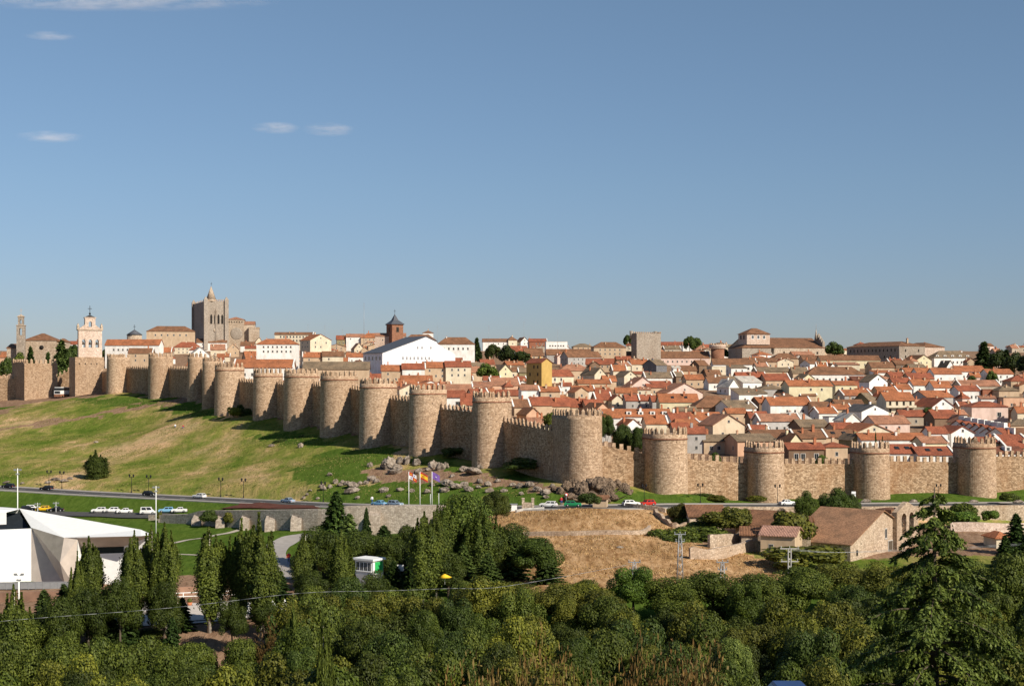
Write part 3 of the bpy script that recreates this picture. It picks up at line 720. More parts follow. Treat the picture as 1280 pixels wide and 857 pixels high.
# low round brick tower
x, y = XY(897, 800); z = CZ-(444-HY)/K*y
o = empty('round_tower', (x, y, z), 0, 'low round brick drum with a crenellated rim beside skyline trees', 'tower')
q = MB(); q.tube((0, 0, -8), (0, 0, 4.2), 4.4, 4.4, 20); q.build('shaft', 'brick_red', o)
q = MB(); q.tube((0, 0, 4.2), (0, 0, 5.0), 4.6, 5.6, 20); q.tube((0, 0, 5.0), (0, 0, 7.0), 5.6, 5.6, 20); q.build('rim', 'pink_masonry', o)
for k in range(16):
    t = k*math.tau/16; q = link('merlon', MERLONF, None, o); q.location = (5.3*math.cos(t), 5.3*math.sin(t), 7); q.rotation_euler = (0, 0, t+math.pi/2); q.scale = (.8, 1, .6)
# monastery with lantern
o, a, b, H = cframe('monastery', 907, 941, 1031, 434, 456, 830, 16)
tag(o, 'huge stone monastery church with tiled roof and square lantern on skyline', 'church')
w_, r_ = body(o, (0, a, 0, b*.9), 'gx', -8, H, 7.2, STN, RB, 'pale_stone')
w_, r_ = body(o, (-8, a*.30, -.02, b*.5), 'hip', -8, H-.3, 5, STN, RB, 'grey_stone')
for k in range(6): window(o, 0, a, 0, b, 'f', .12+.155*k, H-3.6, 1.3, 1.7, WIND)
window(o, 0, a, 0, b, 'f', .27, H-1.8, 2.2, 2.8, WIND); window(o, 0, a, 0, b, 'f', .55, H-9, 1.3, 1.7, WIND)
L_ = MB(); L_.box(-3, a*.26, 3, 17, H+2, zat(o, 417)).build('lantern', 'pink_masonry', o)
rr = roofmesh('hip', -3, a*.26, 3, 17, zat(o, 417), 4.2, .7).build('lantern_roof', 'roof_tile', o, RB)
for k in range(3): window(o, -3, a*.26, 3, 17, 'f', .25+.25*k, zat(o, 421), 2, 2.6, WINW)
window(o, -3, a*.26, 3, 17, 'l', .35, zat(o, 421), 2, 2.6, WIND); window(o, -3, a*.26, 3, 17, 'l', .7, zat(o, 421), 2, 2.6, WIND)
q = MB()
for k in range(7): q.box(a-1.2, a+.6, 1+k*2.2, 2.4+k*2.2, H, H+3+6*(1-abs(k-3)/3.5)); q.pyramid(a-1.2, a+.6, 1+k*2.2, 2.4+k*2.2, H+3+6*(1-abs(k-3)/3.5), H+4.6+6*(1-abs(k-3)/3.5))
q.build('bell_gable', 'grey_stone', o)
q = MB(); q.tube((a-2, 9, H+6), (a-2, 9, H+13), 1.3, .2, 8); q.tube((a-2, 9, H+13), (a-2, 9, H+17), .12, .06, 5); q.build('pinnacle', 'grey_stone', o)
# long convent
o, a, b, H = cframe('convent', 1052, 1124, 1182, 432, 453, 780, 24)
tag(o, 'long convent block with rows of small windows, shaded left face, skyline right', 'convent')
b = min(b, 55)
w_, r_ = body(o, (0, a*.55, 0, b), 'hip', -10, H, 3.2, STN, RB, 'grey_stone')
w2, r2 = body(o, (a*.55, a, 1, b*.5), 'hip', -10, H-.6, 3.2, STN, RB, 'pink_masonry')
wins(o, (0, a, 0, b), 'l', 1, 13, H-4.2, H-1.2, 1.1, 1.7, WIND, .04); wins(o, (0, a, 0, b), 'l', 1, 7, H-8.5, H-5.5, 1.1, 1.7, WIND, .1)
wins(o, (0, a*.55, 0, b), 'f', 2, 3, H-9, H-1, 1.1, 1.7, WIND)
chimney(r_, a*.3, 6, H+2.8, TAN, 0, 1.6)
# big white civic building with slate roof
o, a, b, H = cframe('white_hall', 454, 478, 546, 441, 458, 640, 30)
tag(o, 'large white hall with gabled front and slate grey roof above the towers', 'building')
rise = (zat(o, 420)-H)
m = MB(); ap = a*.8; b = b
def shell(m, x0, xp, x1, y0, y1, zb, ze0, zp, ze1):
    m.add([(x0, y0, zb), (x1, y0, zb), (x1, y0, ze1), (xp, y0, zp), (x0, y0, ze0), (x0, y1, zb), (x1, y1, zb), (x1, y1, ze1), (xp, y1, zp), (x0, y1, ze0)],
          [(0, 1, 2, 3, 4), (9, 8, 7, 6, 5), (0, 4, 9, 5), (1, 6, 7, 2), (4, 3, 8, 9), (3, 2, 7, 8)])
shell(m, 0, ap, a, 0, b, -8, H, H+rise, H+rise*.72); m.build('wall', 'plaster', o, (.78, .78, .80))
m = MB()
for (x0, z0, x1, z1) in ((-.6, H-.15, ap, H+rise+.15), (ap, H+rise+.15, a+.5, H+rise*.7)):
    m.add([(x0, -.5, z0+.05), (x1, -.5, z1+.05), (x1, b+.5, z1+.05), (x0, b+.5, z0+.05), (x0, -.5, z0+.3), (x1, -.5, z1+.3), (x1, b+.5, z1+.3), (x0, b+.5, z0+.3)], [(3, 2, 1, 0), (4, 5, 6, 7), (0, 1, 5, 4), (1, 2, 6, 5), (2, 3, 7, 6), (3, 0, 4, 7)])
m.build('roof', 'slate', o)
wins(o, (0, a, 0, b), 'l', 1, 5, H-4.5, H-1, 2.2, 2.4, WINW, .03)
wins(o, (a*.25, a*.98, 0, b), 'f', 1, 8, H-4.5, H-1, 1.3, 2.0, WINS); wins(o, (a*.55, a*.98, 0, b), 'f', 1, 4, H+1.5, H+4.5, 1.3, 1.5, WINS)
m = MB(); shell(m, a+.02, a+.3, a*1.38, 2, b, -8, H+rise*.62, H+rise*.65, H-.5); m.build('annex', 'plaster', o, (.78, .78, .80))
# yellow house
o, a, b, H = cframe('yellow_house', 658, 677, 690, 453, 484, 500, 32)
tag(o, 'tall ochre yellow house with rows of windows and red roof', 'house')
w_, r_ = body(o, (0, a, 0, b), 'gy', -4, H, 1.7, YEL, RR); wins(o, (0, a, 0, b), 'l', 3, 3, .8, H-.2, .9, 1.3, WIND); chimney(r_, a*.6, b*.5, H+1.2, YEL)
# brick church with slate pyramid
house(468, 508, 420, 416, 's', TAN, RP, 5, 7, 12, [('f', 1, 3)], 0, d=905, label='long low brick church body under the slate pyramid spire', wm='pink_masonry', name='church', cat='church')
o, a, b, H = cframe('bell_tower', 483, 490, 504, 405, 421, 900, 25)
tag(o, 'square brick bell tower with slate pyramid spire on the skyline', 'bell tower')
MB().box(0, a, 0, b, -9, H).build('shaft', 'brick_red', o)
q = MB(); q.box(-.5, a+.5, -.5, b+.5, H-.4, H); q.build('cornice', 'brick_red', o)
q = MB(); zz = [(-.8, 0), (1.6, 3), (3.2, 5.5)]; s0 = (-1, a+1, -1, b+1)
q.add([(-1, -1, H), (a+1, -1, H), (a+1, b+1, H), (-1, b+1, H), (a*.28, b*.28, H+3.2), (a*.72, b*.28, H+3.2), (a*.72, b*.72, H+3.2), (a*.28, b*.72, H+3.2), (a/2, b/2, H+8)],
      [(3, 2, 1, 0), (0, 1, 5, 4), (1, 2, 6, 5), (2, 3, 7, 6), (3, 0, 4, 7), (4, 5, 8), (5, 6, 8), (6, 7, 8), (7, 4, 8)]); q.build('spire', 'slate', o)
q = MB(); cross(q, a/2, b/2, H+7.8, 3.6); q.build('weather_cross', 'dark_metal', o)
window(o, 0, a, 0, b, 'f', .5, H-4, 2.2, 3.6, WIND); window(o, 0, a, 0, b, 'l', .5, H-4, 2.2, 3.6, WIND)
# gate block, bell gable gate (left)
o, a, b, H = cframe('gate_tower', 15, 30.5, 72, 454, 499, 546, 36)
tag(o, 'square crenellated gate tower nearest the left edge of the photo', 'gate tower', 'gate towers')
MB().box(0, a, 0, b, -5, H).build('shaft', 'granite_tower', o)
for k in range(7): merlon(o, a*(k+.5)/7, .32, H-.3, 0, sc=1.35)
for k in range(7): merlon(o, .32, b*(k+.5)/7, H-.3, math.pi/2, sc=1.35)
for k in range(3): window(o, 0, a, 0, b, 'f', .85, 2+k, .3, .8, WIND, 'arrow_slit')
o, a, b, H = cframe('bell_gable_gate', 86.5, 94, 130, 446, 494, 538, 32)
tag(o, 'square gate tower carrying a pink bell gable with three arches', 'gate tower', 'gate towers')
MB().box(0, a, 0, b, -5, H).build('shaft', 'granite_tower', o)
px_m = a/(130-94)      # metres per px
g0, g1 = (98.5-94)*px_m, (128-94)*px_m; W_ = g1-g0; z1_ = zat(o, 412.5)
q = MB(); oz = zat(o, 434); arch_wall(q, g0, g1, .5, 2.2, H, z1_, [(g0+W_*f, W_*.075, oz, zat(o, 426)) for f in (.22, .5, .79)]); q.build('bell_gable', 'pink_masonry', o)
q = MB(); q.box(g0-.4, g1+.4, .2, 2.5, z1_, z1_+.45); q.build('cornice', 'pale_stone', o)
c0, c1 = g0+W_*.28, g0+W_*.72; z2_ = zat(o, 397)
q = MB(); arch_wall(q, c0, c1, .6, 2.1, z1_+.45, z2_, [((c0+c1)/2, W_*.07, z1_+1.6, z1_+3.4)]); q.box(c0-.3, c1+.3, .4, 2.3, z2_, z2_+.4); q.build('upper_gable', 'pink_masonry', o)
for f in (0, 1):
    xx = g0+W_*f; q = MB(); q.box(xx-.5, xx+.5, .8, 1.9, z1_+.45, z1_+2); q.pyramid(xx-.5, xx+.5, .8, 1.9, z1_+2, z1_+3.4); q.build('pinnacle', 'pale_stone', o)
for s_ in (1, -1):
    q = MB(); xe, xi = (g0 if s_ == 1 else g1), (c0 if s_ == 1 else c1)
    q.add([(xe, .8, z1_+.45), (xi, .8, z1_+.45), (xi, .8, z1_+2.6), (xe, 1.9, z1_+.45), (xi, 1.9, z1_+.45), (xi, 1.9, z1_+2.6)], [(0, 1, 2), (5, 4, 3), (0, 2, 5, 3), (1, 4, 5, 2), (0, 3, 4, 1)]); q.build('scroll', 'pink_masonry', o)
q = MB(); cm = (c0+c1)/2; q.pyramid(c0, c1, .7, 2, z2_+.4, z2_+1.5); q.ball((cm, 1.3, z2_+2), .5); cross(q, cm, 1.3, z2_+2, 3.6); q.build('weather_cross', 'dark_metal', o)
for f in (.22, .5, .79):
    q = MB(); bx = g0+W_*f; q.tube((bx, 1.35, oz+2.6), (bx, 1.35, oz+1.3), .25, .6, 10); q.build('bell', 'bark', o)
for k in range(4): window(o, 0, a, 0, b, 'f', .15+.2*k, H-3, .5, .6, WIND)
# low walls around the gate
gx, gy = XY(-70, 556); hx, hy = XY(22, 556); z = lambda y, c: CZ-(c-HY)/K*y
curtain((gx, gy), (hx, hy), z(gy, 466), z(hy, 468), 'crenellated wall running off the left edge beside the gate tower')
gx, gy = XY(68, 566); hx, hy = XY(100, 566)
curtain((gx, gy), (hx, hy), z(gy, 468), z(hy, 452), 'shadowed gateway wall between the square gate tower and bell gable tower')
gx, gy = XY(124, 551); hx, hy = TW[0][1], TW[0][2]+5
curtain((gx, gy), (hx, hy), z(gy, 461), z(hy, 460), 'short crenellated wall between the bell gable tower and first round tower')
gx, gy = XY(-90, 600); hx, hy = XY(8, 640)
curtain((gx, gy), (hx, hy), z(gy, 452), z(hy, 453), 'pale wall fragment with merlons at left edge behind the gate tower')
# church far left
o, a, b, H = cframe('parish_church', 29, 30, 70, 425, 447, 660, 6, 16)
tag(o, 'pale stone church with brown hipped roof near the left edge', 'church')
body(o, (0, a, 0, b), 'hip', -10, H, 4.0, STN, RB, 'pale_stone'); body(o, (a, a+5, 3, b-2), 'hip', -10, H-.8, 2, STN, RB, 'pale_stone')
body(o, (-9, 0, -1, b*.6), 'shed', -10, H-4.5, 2.6, STN, RB, 'pale_stone')
q = MB(); q.tube((0, 0, 0), (0, -.3, 0), 1.2, 1.2, 12); w_ = q.build('round_window', 'dark_opening', o); w_.location = (a*.55, .05, H-4)
o, a, b, H = cframe('slender_belfry', 18.5, 20.5, 31, 406, 447, 655, 12, 4)
tag(o, 'slender stone belfry with cross rising left of the brown hipped church roof', 'belfry')
q = MB(); arch_wall(q, 0, a, 0, b, -10, H, [(a/2, a*.17, H-5.5, H-2.5)]); q.build('lower_stage', 'grey_stone', o)
q = MB(); arch_wall(q, a*.17, a*.83, .3, b-.3, H+.02, zat(o, 396), [(a/2, a*.13, H+.8, H+2.3)]); q.build('upper_stage', 'grey_stone', o)
q = MB(); q.box(-.3, a+.3, -.3, b+.3, H-.4, H); q.box(a*.08, a*.92, 0, b, zat(o, 396), zat(o, 396)+.35); q.pyramid(a*.08, a*.92, 0, b, zat(o, 396)+.35, zat(o, 396)+1.6); cross(q, a/2, b/2, zat(o, 392), 3); q.build('caps', 'pale_stone', o)
# lantern with slate dome
x, y = XY(168, 800); zb_ = CZ-(424-HY)/K*y
o = empty('octagonal_lantern', (x, y, zb_), 0, 'small octagonal stone lantern with pale pyramidal roof behind the towers', 'church lantern')
q = MB(); q.tube((0, 0, -6), (0, 0, 3), 5, 5, 8); q.build('drum', 'pale_stone', o); q = MB(); q.tube((0, 0, 3), (0, 0, 6.4), 5.6, .3, 8); q.build('dome', 'slate', o)
q = MB(); cross(q, 0, 0, 6.2, 3.6); q.build('weather_cross', 'dark_metal', o)
# ---------------------------------------------------------------- houses read from the photo
W3 = lambda r, c, w=.9, h=1.3: [('f', r, c, w, h)]
def dormers(n, col=WH):
    def f(root, b, hz, rise, rf):
        for k in range(n):
            x = b[0]+(b[1]-b[0])*(k+.5)/n; m = MB(); m.box(x-.9, x+.9, .8, 3.2, hz, hz+1.7); w = m.build('dormer', 'plaster', root, col)
            q = link('window', WIN, None, w); q.location = (x, .8, hz+1.05); q.scale = (.9, 1, .9)
    return f
def balcony(root, b, hz, rise, rf):
    for z in (hz-2.9, hz-5.8):
        m = MB(); m.box(b[0]-.2, b[1]+.2, -1.5, 0, z, z+.2); m.box(b[0]-.2, b[1]+.2, -1.5, -1.42, z+.2, z+.9); m.build('balcony', 'plaster', root, CREAM)
    for z in (hz-1.4, hz-4.3):
        for k in range(4): window(root, *b, 'f', .14+.24*k, z, .9, 2.0, WIND)
def skylight(root, b, hz, rise, rf):
    dep = b[3]-b[2]; sl = math.atan2(rise, dep/2)
    for u in (.35, .7):
        m = MB(); m.box(-.6, .6, -.7, .7, 0, .12); o = m.build('skylight', 'glass', rf); o.location = (b[0]+(b[1]-b[0])*u, dep*.25, hz+rise*.5+.2); o.rotation_euler = (sl, 0, 0)
H_ = [
 # left skyline and behind the north towers
 (182, 245, 414, 407, 'h', TAN, RB, 12, 9, 16, [('f', 1, 6, 1.2, 1.6)], 0, 940, 'long dark brown palace with red tiled roof left of the cathedral tower'),
 (196, 222, 430, 424, 's', WH, RR, 10, 5), (216, 252, 434, 427, 'h', CREAM, RR, 10, 5), (130, 200, 431, 424, 's', WH, RO, -4, 6, 9, [('f', 1, 9, 1, 1.3)], 0, 740, 'long white building with a red tiled roof right of the bell gable'),
 (84, 100, 430, 426, 's', WH, RR, 0, 5), (196, 214, 440, 434, 's', TAN, RO, 5, 5), (160, 190, 441, 435, 's', TAN, RB, 3, 5, 8, None, 1, 700), (0, 14, 446, 440, 's', SAL, RO, 0, 4, 8, None, 1, 720),
 (235, 266, 443, 433, 'g', WH, RW, 18, 5, 14, [], 0, 640, 'white gabled shed with white roof behind the fourth and fifth towers'),
 (262, 282, 437, 430, 's', CREAM, RP, 10, 6), (245, 284, 428, 423, 's', WH, RB, 8, 5), (283, 300, 436, 429, 'g', TAN, RP, 10, 6),
 (300, 318, 432, 427, 's', WH, RB, 5, 5), (318, 330, 427, 421, 'g', CREAM, RP, 15, 5), (320, 373, 430, 423, 'h', WH, RO, 4, 7.5, 11, W3(2, 7, 1, 1.2), 2, 700, 'wide white house with hipped orange roof and two window rows below cathedral'),
 (304, 330, 448, 437, 's', TAN, RO, 22, 4), (292, 366, 459, 449, 's', WH, RO, 3, 4.6, 13, W3(1, 6), 0, 500, 'white building with one long bright orange roof just behind the towers'),
 (343, 391, 418, 415, 's', CREAM, RB, 3, 8, 9, W3(2, 9, 1.1, 1.5), 2, 850, 'cream three storey block with many windows on the skyline below antennas'),
 (362, 392, 443, 438, 's', SAL, RR, 5, 6), (378, 404, 446, 440, 's', TAN, RO, 8, 4, 8, None, 2, 690), (402, 430, 445, 439, 's', CREAM, RB, 8, 4, 8, None, 2, 690), (381, 421, 425, 417, 'g', CREAM, RO, 35, 7, 14, None, 1, 760, 'pale yellow gabled house with shaded window wall right of the cream block'),
 (420, 434, 424, 418, 's', OLIVE, RR, 10, 7), (432, 456, 421, 417, 's', WH, RP, 5, 6), (378, 462, 461, 452, 's', TAN, RG, 4, 5, 12, W3(1, 5), 0, 520, 'long low tan building with grey-brown roof below the white hall'),
 (392, 412, 450, 445, 's', TAN, RG, 5, 4), (410, 436, 452, 447, 's', TAN, RO, 5, 4), (432, 456, 446, 441, 's', WH, RO, 8, 4.6), (440, 458, 436, 428, 'g', CREAM, RP, 18, 5), (458, 480, 427, 419, 's', WH, RP, 10, 5),
 (450, 484, 422, 416, 'h', TAN, RO, 10, 5), (505, 546, 425, 417, 'h', TAN, RB, 8, 5, 10, None, 1, 860), (528, 542, 416, 413, 'h', WH, RB, 4, 4), (546, 594, 430, 421, 'h', WH, RB, 3, 8.5, 12, W3(1, 6, 1.1, 1.6), 1, 780, 'broad white house with brown hipped roof right of the white hall'),
 (476, 504, 463, 456, 's', TAN, RO, 6, 4, 8, None, 2, 590), (502, 532, 461, 454, 's', WH, RR, 6, 4, 8, None, 2, 590), (528, 562, 459, 452, 's', TAN, RO, 8, 4, 8, None, 2, 600), (556, 590, 458, 451, 's', CREAM, RR, 8, 4, 8, None, 1, 600), (484, 512, 462, 456, 's', WH, RR, 5, 5), (450, 486, 466, 459, 's', GREY, RR, 4, 5), (512, 530, 456, 450, 's', CREAM, RO, 8, 5), (524, 552, 460, 452, 'h', TAN, RO, 12, 5), (500, 542, 478, 469, 's', TAN, RO, 6, 4.6, 12),
 (455, 500, 474, 467, 's', SAL, RR, 6, 3.6), (545, 575, 467, 461, 's', WH, RB, 5, 5), (556, 580, 453, 447, 's', SAL, RR, 6, 4), (524, 556, 470, 464, 'h', CREAM, RO, 8, 5), (496, 560, 486, 479, 's', WH, RO, 4, 4.6), (548, 592, 490, 480, 's', CREAM, RP, 5, 5),
 (572, 595, 500, 491, 's', SAL, RR, 5, 4), (556, 580, 496, 488, 's', WH, RR, 0, 5, 8, [('f', 1, 2, 1.9, 2.2)], 0), (470, 492, 454, 448, 's', OLIVE, RG, 6, 4),
 # centre
 (603, 637, 427, 423, 's', WH, RB, 3, 5), (634, 648, 425, 418, 'h', CREAM, RB, 15, 7), (648, 664, 427, 421, 'g', WH, RB, 20, 6), (661, 684, 427, 423, 's', BRK, RR, 3, 6), (682, 710, 427, 426, 'f', WH, RW, 5, 6, 9, W3(1, 6, 1.2, 1), 0, 880, 'flat roofed white block with a strip of windows on the skyline'),
 (716, 742, 433, 429, 'h', TAN, RG, 5, 5), (741, 784, 434, 427, 'h', TAN, RB, 6, 5, 12, None, 1, 790, 'wide low house with a brown hipped roof left of the tower house'),
 (636, 662, 439, 432, 's', WH, RR, 12, 5), (655, 680, 444, 434, 's', TAN, RB, 6, 5), (683, 742, 443, 436, 's', GREY, RB, 3, 5.6, 9, W3(1, 7), 1), (705, 757, 446, 439, 's', GREY, RB, 28, 6.5, 10),
 (731, 768, 455, 448, 's', TAN, RR, -6, 5), (565, 607, 462, 453, 's', WH, RG, 5, 5), (582, 607, 465, 458, 's', TAN, RP, 16, 5), (618, 646, 464, 455, 'g', PALEY, RG, 24, 5), (600, 620, 455, 449, 's', TAN, RR, 12, 4), (648, 662, 465, 456, 's', OLIVE, RG, 10, 5),
 (680, 723, 470, 462, 's', CREAM, RR, 30, 7.4, 9, [('f', 2, 3, 1.2, 1.7), ('l', 1, 1)], 1, None, 'cream house with a dark grey left wall right of the yellow block'),
 (697, 742, 463, 455, 'h', TAN, RP, 10, 5), (735, 766, 468, 459, 'g', CREAM, RG, 28, 5.4), (722, 765, 479, 474, 's', TAN, RO, 5, 4), (715, 744, 488, 482, 's', WH, RO, 6, 4.6), (743, 767, 499, 489, 's', TAN, RR, 14, 4),
 (604, 626, 475, 470, 's', WH, RR, 5, 4.4), (560, 592, 475, 470, 's', WH, RB, 5, 4.4), (592, 616, 484, 477, 'd', WH, RP, 5, 4.4), (612, 652, 481, 472, 's', SAL, RP, 10, 4.6), (640, 668, 482, 475, 'g', WH, RP, 8, 3.6), (575, 620, 492, 485, 's', TAN, RO, 6, 4.6),
 (650, 676, 487, 481, 's', WH, RP, 8, 4, 8, None, 1, 470), (674, 702, 489, 483, 's', TAN, RO, 8, 4, 8, None, 2, 470), (640, 702, 484, 479, 's', WH, RB, -3, 4.4), (660, 698, 492, 487, 's', WH, RB, 5, 4.4), (620, 660, 494, 487, 's', TAN, RR, 6, 4), (652, 682, 518, 509, 'g', SAL, RB, 22, 3.4, 9), (640, 665, 508, 497, 's', TAN, RB, 16, 3.6),
 (662, 694, 506, 496, 's', TAN, RR, 16, 4), (686, 716, 507, 497, 's', TAN, RR, 16, 4), (708, 738, 508, 498, 's', TAN, RR, 16, 4), (730, 760, 509, 499, 's', TAN, RR, 16, 4), (736, 772, 513, 503, 'g', SAL, RB, 22, 4), (690, 700, 474, 466, 'g', TAN, RR, 10, 5),
 (700, 715, 482, 478, 's', WH, RR, 5, 4), (765, 785, 463, 456, 's', CREAM, RO, 10, 5),
 # right of centre
 (770, 888, 447, 439, 's', PINK, RB, 2, 4.8, 13, W3(1, 15, 1, 1.3), 0, None, 'very long pink building with brown roof and window row below tower house'),
 (826, 862, 431, 427, 's', TAN, RR, 0, 5), (869, 888, 437, 431, 'h', TAN, RP, 5, 5), (812, 842, 456, 449, 's', DGREY, RG, 40, 6), (788, 813, 455, 449, 's', CREAM, RO, 8, 5), (770, 790, 449, 445, 's', BRN, RR, 6, 5), (841, 851, 460, 457, 'd', WH, RW, 5, 6, 5),
 (869, 890, 456, 450, 's', BRN, RB, 30, 5), (850, 872, 463, 457, 's', TAN, RB, 6, 4), (891, 946, 455, 448, 's', WH, RB, 3, 5, 8, W3(1, 6, 1.4, 1.6)), (888, 916, 458, 456, 'f', CREAM, RW, 8, 5), (912, 936, 460, 456, 'd', WH, RG, 10, 5),
 (775, 802, 470, 463, 'g', CREAM, RG, 20, 5), (753, 772, 476, 469, 's', TAN, RO, 10, 4.4), (806, 842, 472, 465, 's', WH, RG, 6, 4), (842, 858, 470, 462, 's', BRN, RG, 25, 4), (856, 882, 474, 468, 's', TAN, RO, 8, 4.6), (882, 904, 470, 462, 's', BRN, RB, 12, 5), (790, 812, 467, 464, 's', TAN, RR, 4, 4),
 (780, 828, 486, 470, 'g', PINK, RP, 12, 3.4, 14), (828, 884, 491, 478, 'g', PINK, RP, 14, 3.4, 15), (806, 846, 484, 476, 's', TAN, RR, 14, 4), (762, 783, 500, 493, 'g', CREAM, RR, 14, 4), (744, 766, 493, 486, 's', TAN, RR, 10, 4),
 (781, 801, 500, 490, 's', GREY, RR, 10, 4.6), (799, 817, 500, 490, 's', GREY, RR, 10, 4.6), (814, 830, 501, 492, 's', GREY, RR, 10, 4.6), (824, 874, 502, 492, 's', PALEY, RO, 3, 5.4, 10, W3(1, 4), 2, None, 'long pale yellow house with orange roof and skylights in mid town', skylight),
 (866, 924, 509, 494, 'h', BRN, RB, 6, 4.6, 13, W3(1, 5, 1, 1.6), 1, None, 'big brown hip roofed house with shaded gallery in mid town'),
 (905, 930, 483, 473, 'g', WH, RW, 25, 4), (900, 922, 478, 470, 's', TAN, RG, 10, 4), (925, 956, 478, 470, 'd', WH, RW, 14, 4), (903, 955, 510, 500, 's', WH, RG, 26, 5), (920, 952, 493, 485, 'd', WH, RG, 14, 4), (884, 912, 478, 471, 's', WH, RB, 8, 4),
 (748, 840, 520, 511, 's', WH, RO, 4, 4.4, 9, W3(1, 8), 2, None, 'long orange roofed terrace with a row of white dormers', dormers(6)),
 (778, 806, 531, 523, 'g', WH, RO, 20, 4.4), (806, 836, 529, 520, 's', CREAM, RO, 8, 4.4), (836, 870, 525, 515, 's', WH, RR, 12, 4.4, 9, None, 3), (862, 906, 524, 515, 's', WH, RO, 10, 4.4, 9, None, 4), (840, 864, 536, 528, 's', TAN, RR, 10, 4),
 (884, 938, 531, 517, 'g', (.62, .50, .36), RP, 16, 6, 12, [('f', 1, 2)], 1, None, 'large cream gabled house with a pink edged gable behind the wall'),
 (857, 884, 541, 533, 's', GREY, RR, 8, 6), (877, 920, 551, 543, 's', TAN, RG, 8, 3.8, 9, W3(1, 3, 1.1, 1.3)), (916, 976, 551, 543, 's', SAL, RG, 12, 4), (936, 962, 522, 514, 's', BRN, RR, 8, 5), (908, 935, 516, 510, 's', TAN, RO, 8, 4.4),
 (938, 962, 538, 531, 's', WH, RR, 8, 4.4), (846, 872, 513, 508, 's', CREAM, RG, 5, 3.8),
 # right town
 (1025, 1102, 450, 444, 's', PALEY, RB, 4, 5.5, 11, W3(1, 8), 0, None, 'long pale yellow building with a brown roof below the convent'), (1003, 1026, 449, 444, 's', TAN, RB, 5, 5), (1088, 1120, 459, 452, 's', TAN, RB, 6, 4.6), (965, 1000, 448, 441, 'h', TAN, RB, 8, 4.6), (930, 972, 452, 447, 's', TAN, RB, 4, 4.6),
 (1008, 1082, 468, 458, 'h', WH, RB, 4, 5.2, 11, W3(1, 7, 1.2, 1.8), 2, None, 'white hipped house with a long row of tall windows in upper right town'),
 (920, 960, 473, 465, 's', BRK, RR, 8, 4.4, 9, None, 3), (955, 990, 475, 467, 's', TAN, RR, 8, 4.4), (945, 990, 464, 459, 's', TAN, RG, 5, 4), (990, 1012, 466, 459, 's', TAN, RG, 6, 4), (1000, 1022, 473, 467, 'g', PALEY, RG, 16, 4), (948, 984, 486, 480, 'h', GREY, RG, 8, 4.2),
 (983, 1044, 482, 475, 's', PALEY, RO, 10, 8.6, 10, [('f', 2, 3, 1, 1.2)], 1, None, 'largest pale yellow house with blank walls and orange roof'), (1042, 1074, 481, 476, 's', PALEY, RO, 8, 8), (1082, 1114, 477, 467, 'g', (.8, .8, .8), RG, 18, 6, 9, [], 0, None, 'dazzling white blank gable wall in the upper right town'), (1066, 1086, 475, 470, 'd', RR, RD, 5, 5),
 (1053, 1092, 494, 487, 's', GREY, RO, 8, 4.8), (1000, 1022, 494, 488, 's', TAN, RB, 8, 4.4), (975, 1000, 493, 487, 's', BRN, RG, 20, 4.4), (1078, 1110, 503, 491, 's', OLIVE, RG, 42, 5.4, 10, [], 0), (1105, 1146, 500, 490, 's', CREAM, RO, 8, 8, 10, [], 2, None, 'cream three storey house with long balconies and orange roof', balcony),
 (1096, 1124, 489, 483, 's', TAN, RO, 8, 4.4), (1116, 1142, 486, 480, 's', WH, RO, 8, 4.4, 9, None, 3), (960, 1018, 506, 496, 's', WH, RO, 8, 4.8), (935, 962, 492, 486, 'd', WH, RG, 12, 4), (945, 978, 503, 496, 's', BRN, RO, 14, 4.4), (1014, 1040, 508, 502, 's', TAN, RB, 8, 4.4), (1020, 1050, 516, 509, 's', WH, RO, 14, 4.4),
 (948, 1004, 526, 517, 's', (.5, .48, .46), RP, 8, 5, 10, W3(1, 4), 1, None, 'grey walled house with pink-red roof between the two right clusters'), (985, 1018, 524, 516, 'd', WH, RW, 14, 4.4), (996, 1042, 533, 524, 's', BRN, RG, 12, 4.4), (1034, 1058, 521, 516, 'f', WH, SL, 10, 5), (1052, 1080, 525, 516, 'g', WH, RW, 16, 5), (1040, 1066, 511, 505, 's', TAN, RO, 8, 4.4),
 (1068, 1120, 514, 505, 'g', (.8, .79, .77), SL, 18, 4.4), (1090, 1142, 529, 519, 's', PINK, RP, 10, 5), (1064, 1122, 540, 529, 'g', CREAM, RO, 10, 3.4), (1040, 1072, 535, 528, 's', TAN, RR, 12, 4.4), (940, 996, 546, 537, 's', CREAM, RB, 8, 4.4), (984, 1006, 550, 541, 'g', PALEY, RB, 22, 4.4),
 (992, 1036, 547, 537, 's', TAN, RB, 8, 3.8, 9, None, 2), (1028, 1072, 546, 537, 's', TAN, RB, 6, 3.8, 9, None, 1, None, None, skylight), (984, 1032, 561, 553, 's', BRN, RR, 5, 3.8, 8, W3(1, 4, 1.4, 1.8)), (1030, 1062, 558, 552, 'h', TAN, RR, 8, 3.8), (1060, 1082, 549, 542, 'g', OLIVE, RG, 18, 4), (1075, 1160, 549, 541, 's', WH, RO, 4, 4.4, 9, W3(1, 6), 3, None, 'white house with very long orange roof above the right towers'),
 (1110, 1150, 566, 555, 's', WH, RR, 4, 4, 9, [], 0, None, None, skylight), (1146, 1194, 568, 558, 's', WH, RR, 5, 4, 9, [], 1, None, None, skylight), (1240, 1284, 566, 558, 's', WH, RD, 6, 4, 9, [], 0, None, None, dormers(1)), (1150, 1188, 553, 545, 's', PALEY, RP, 10, 4),
 # far right
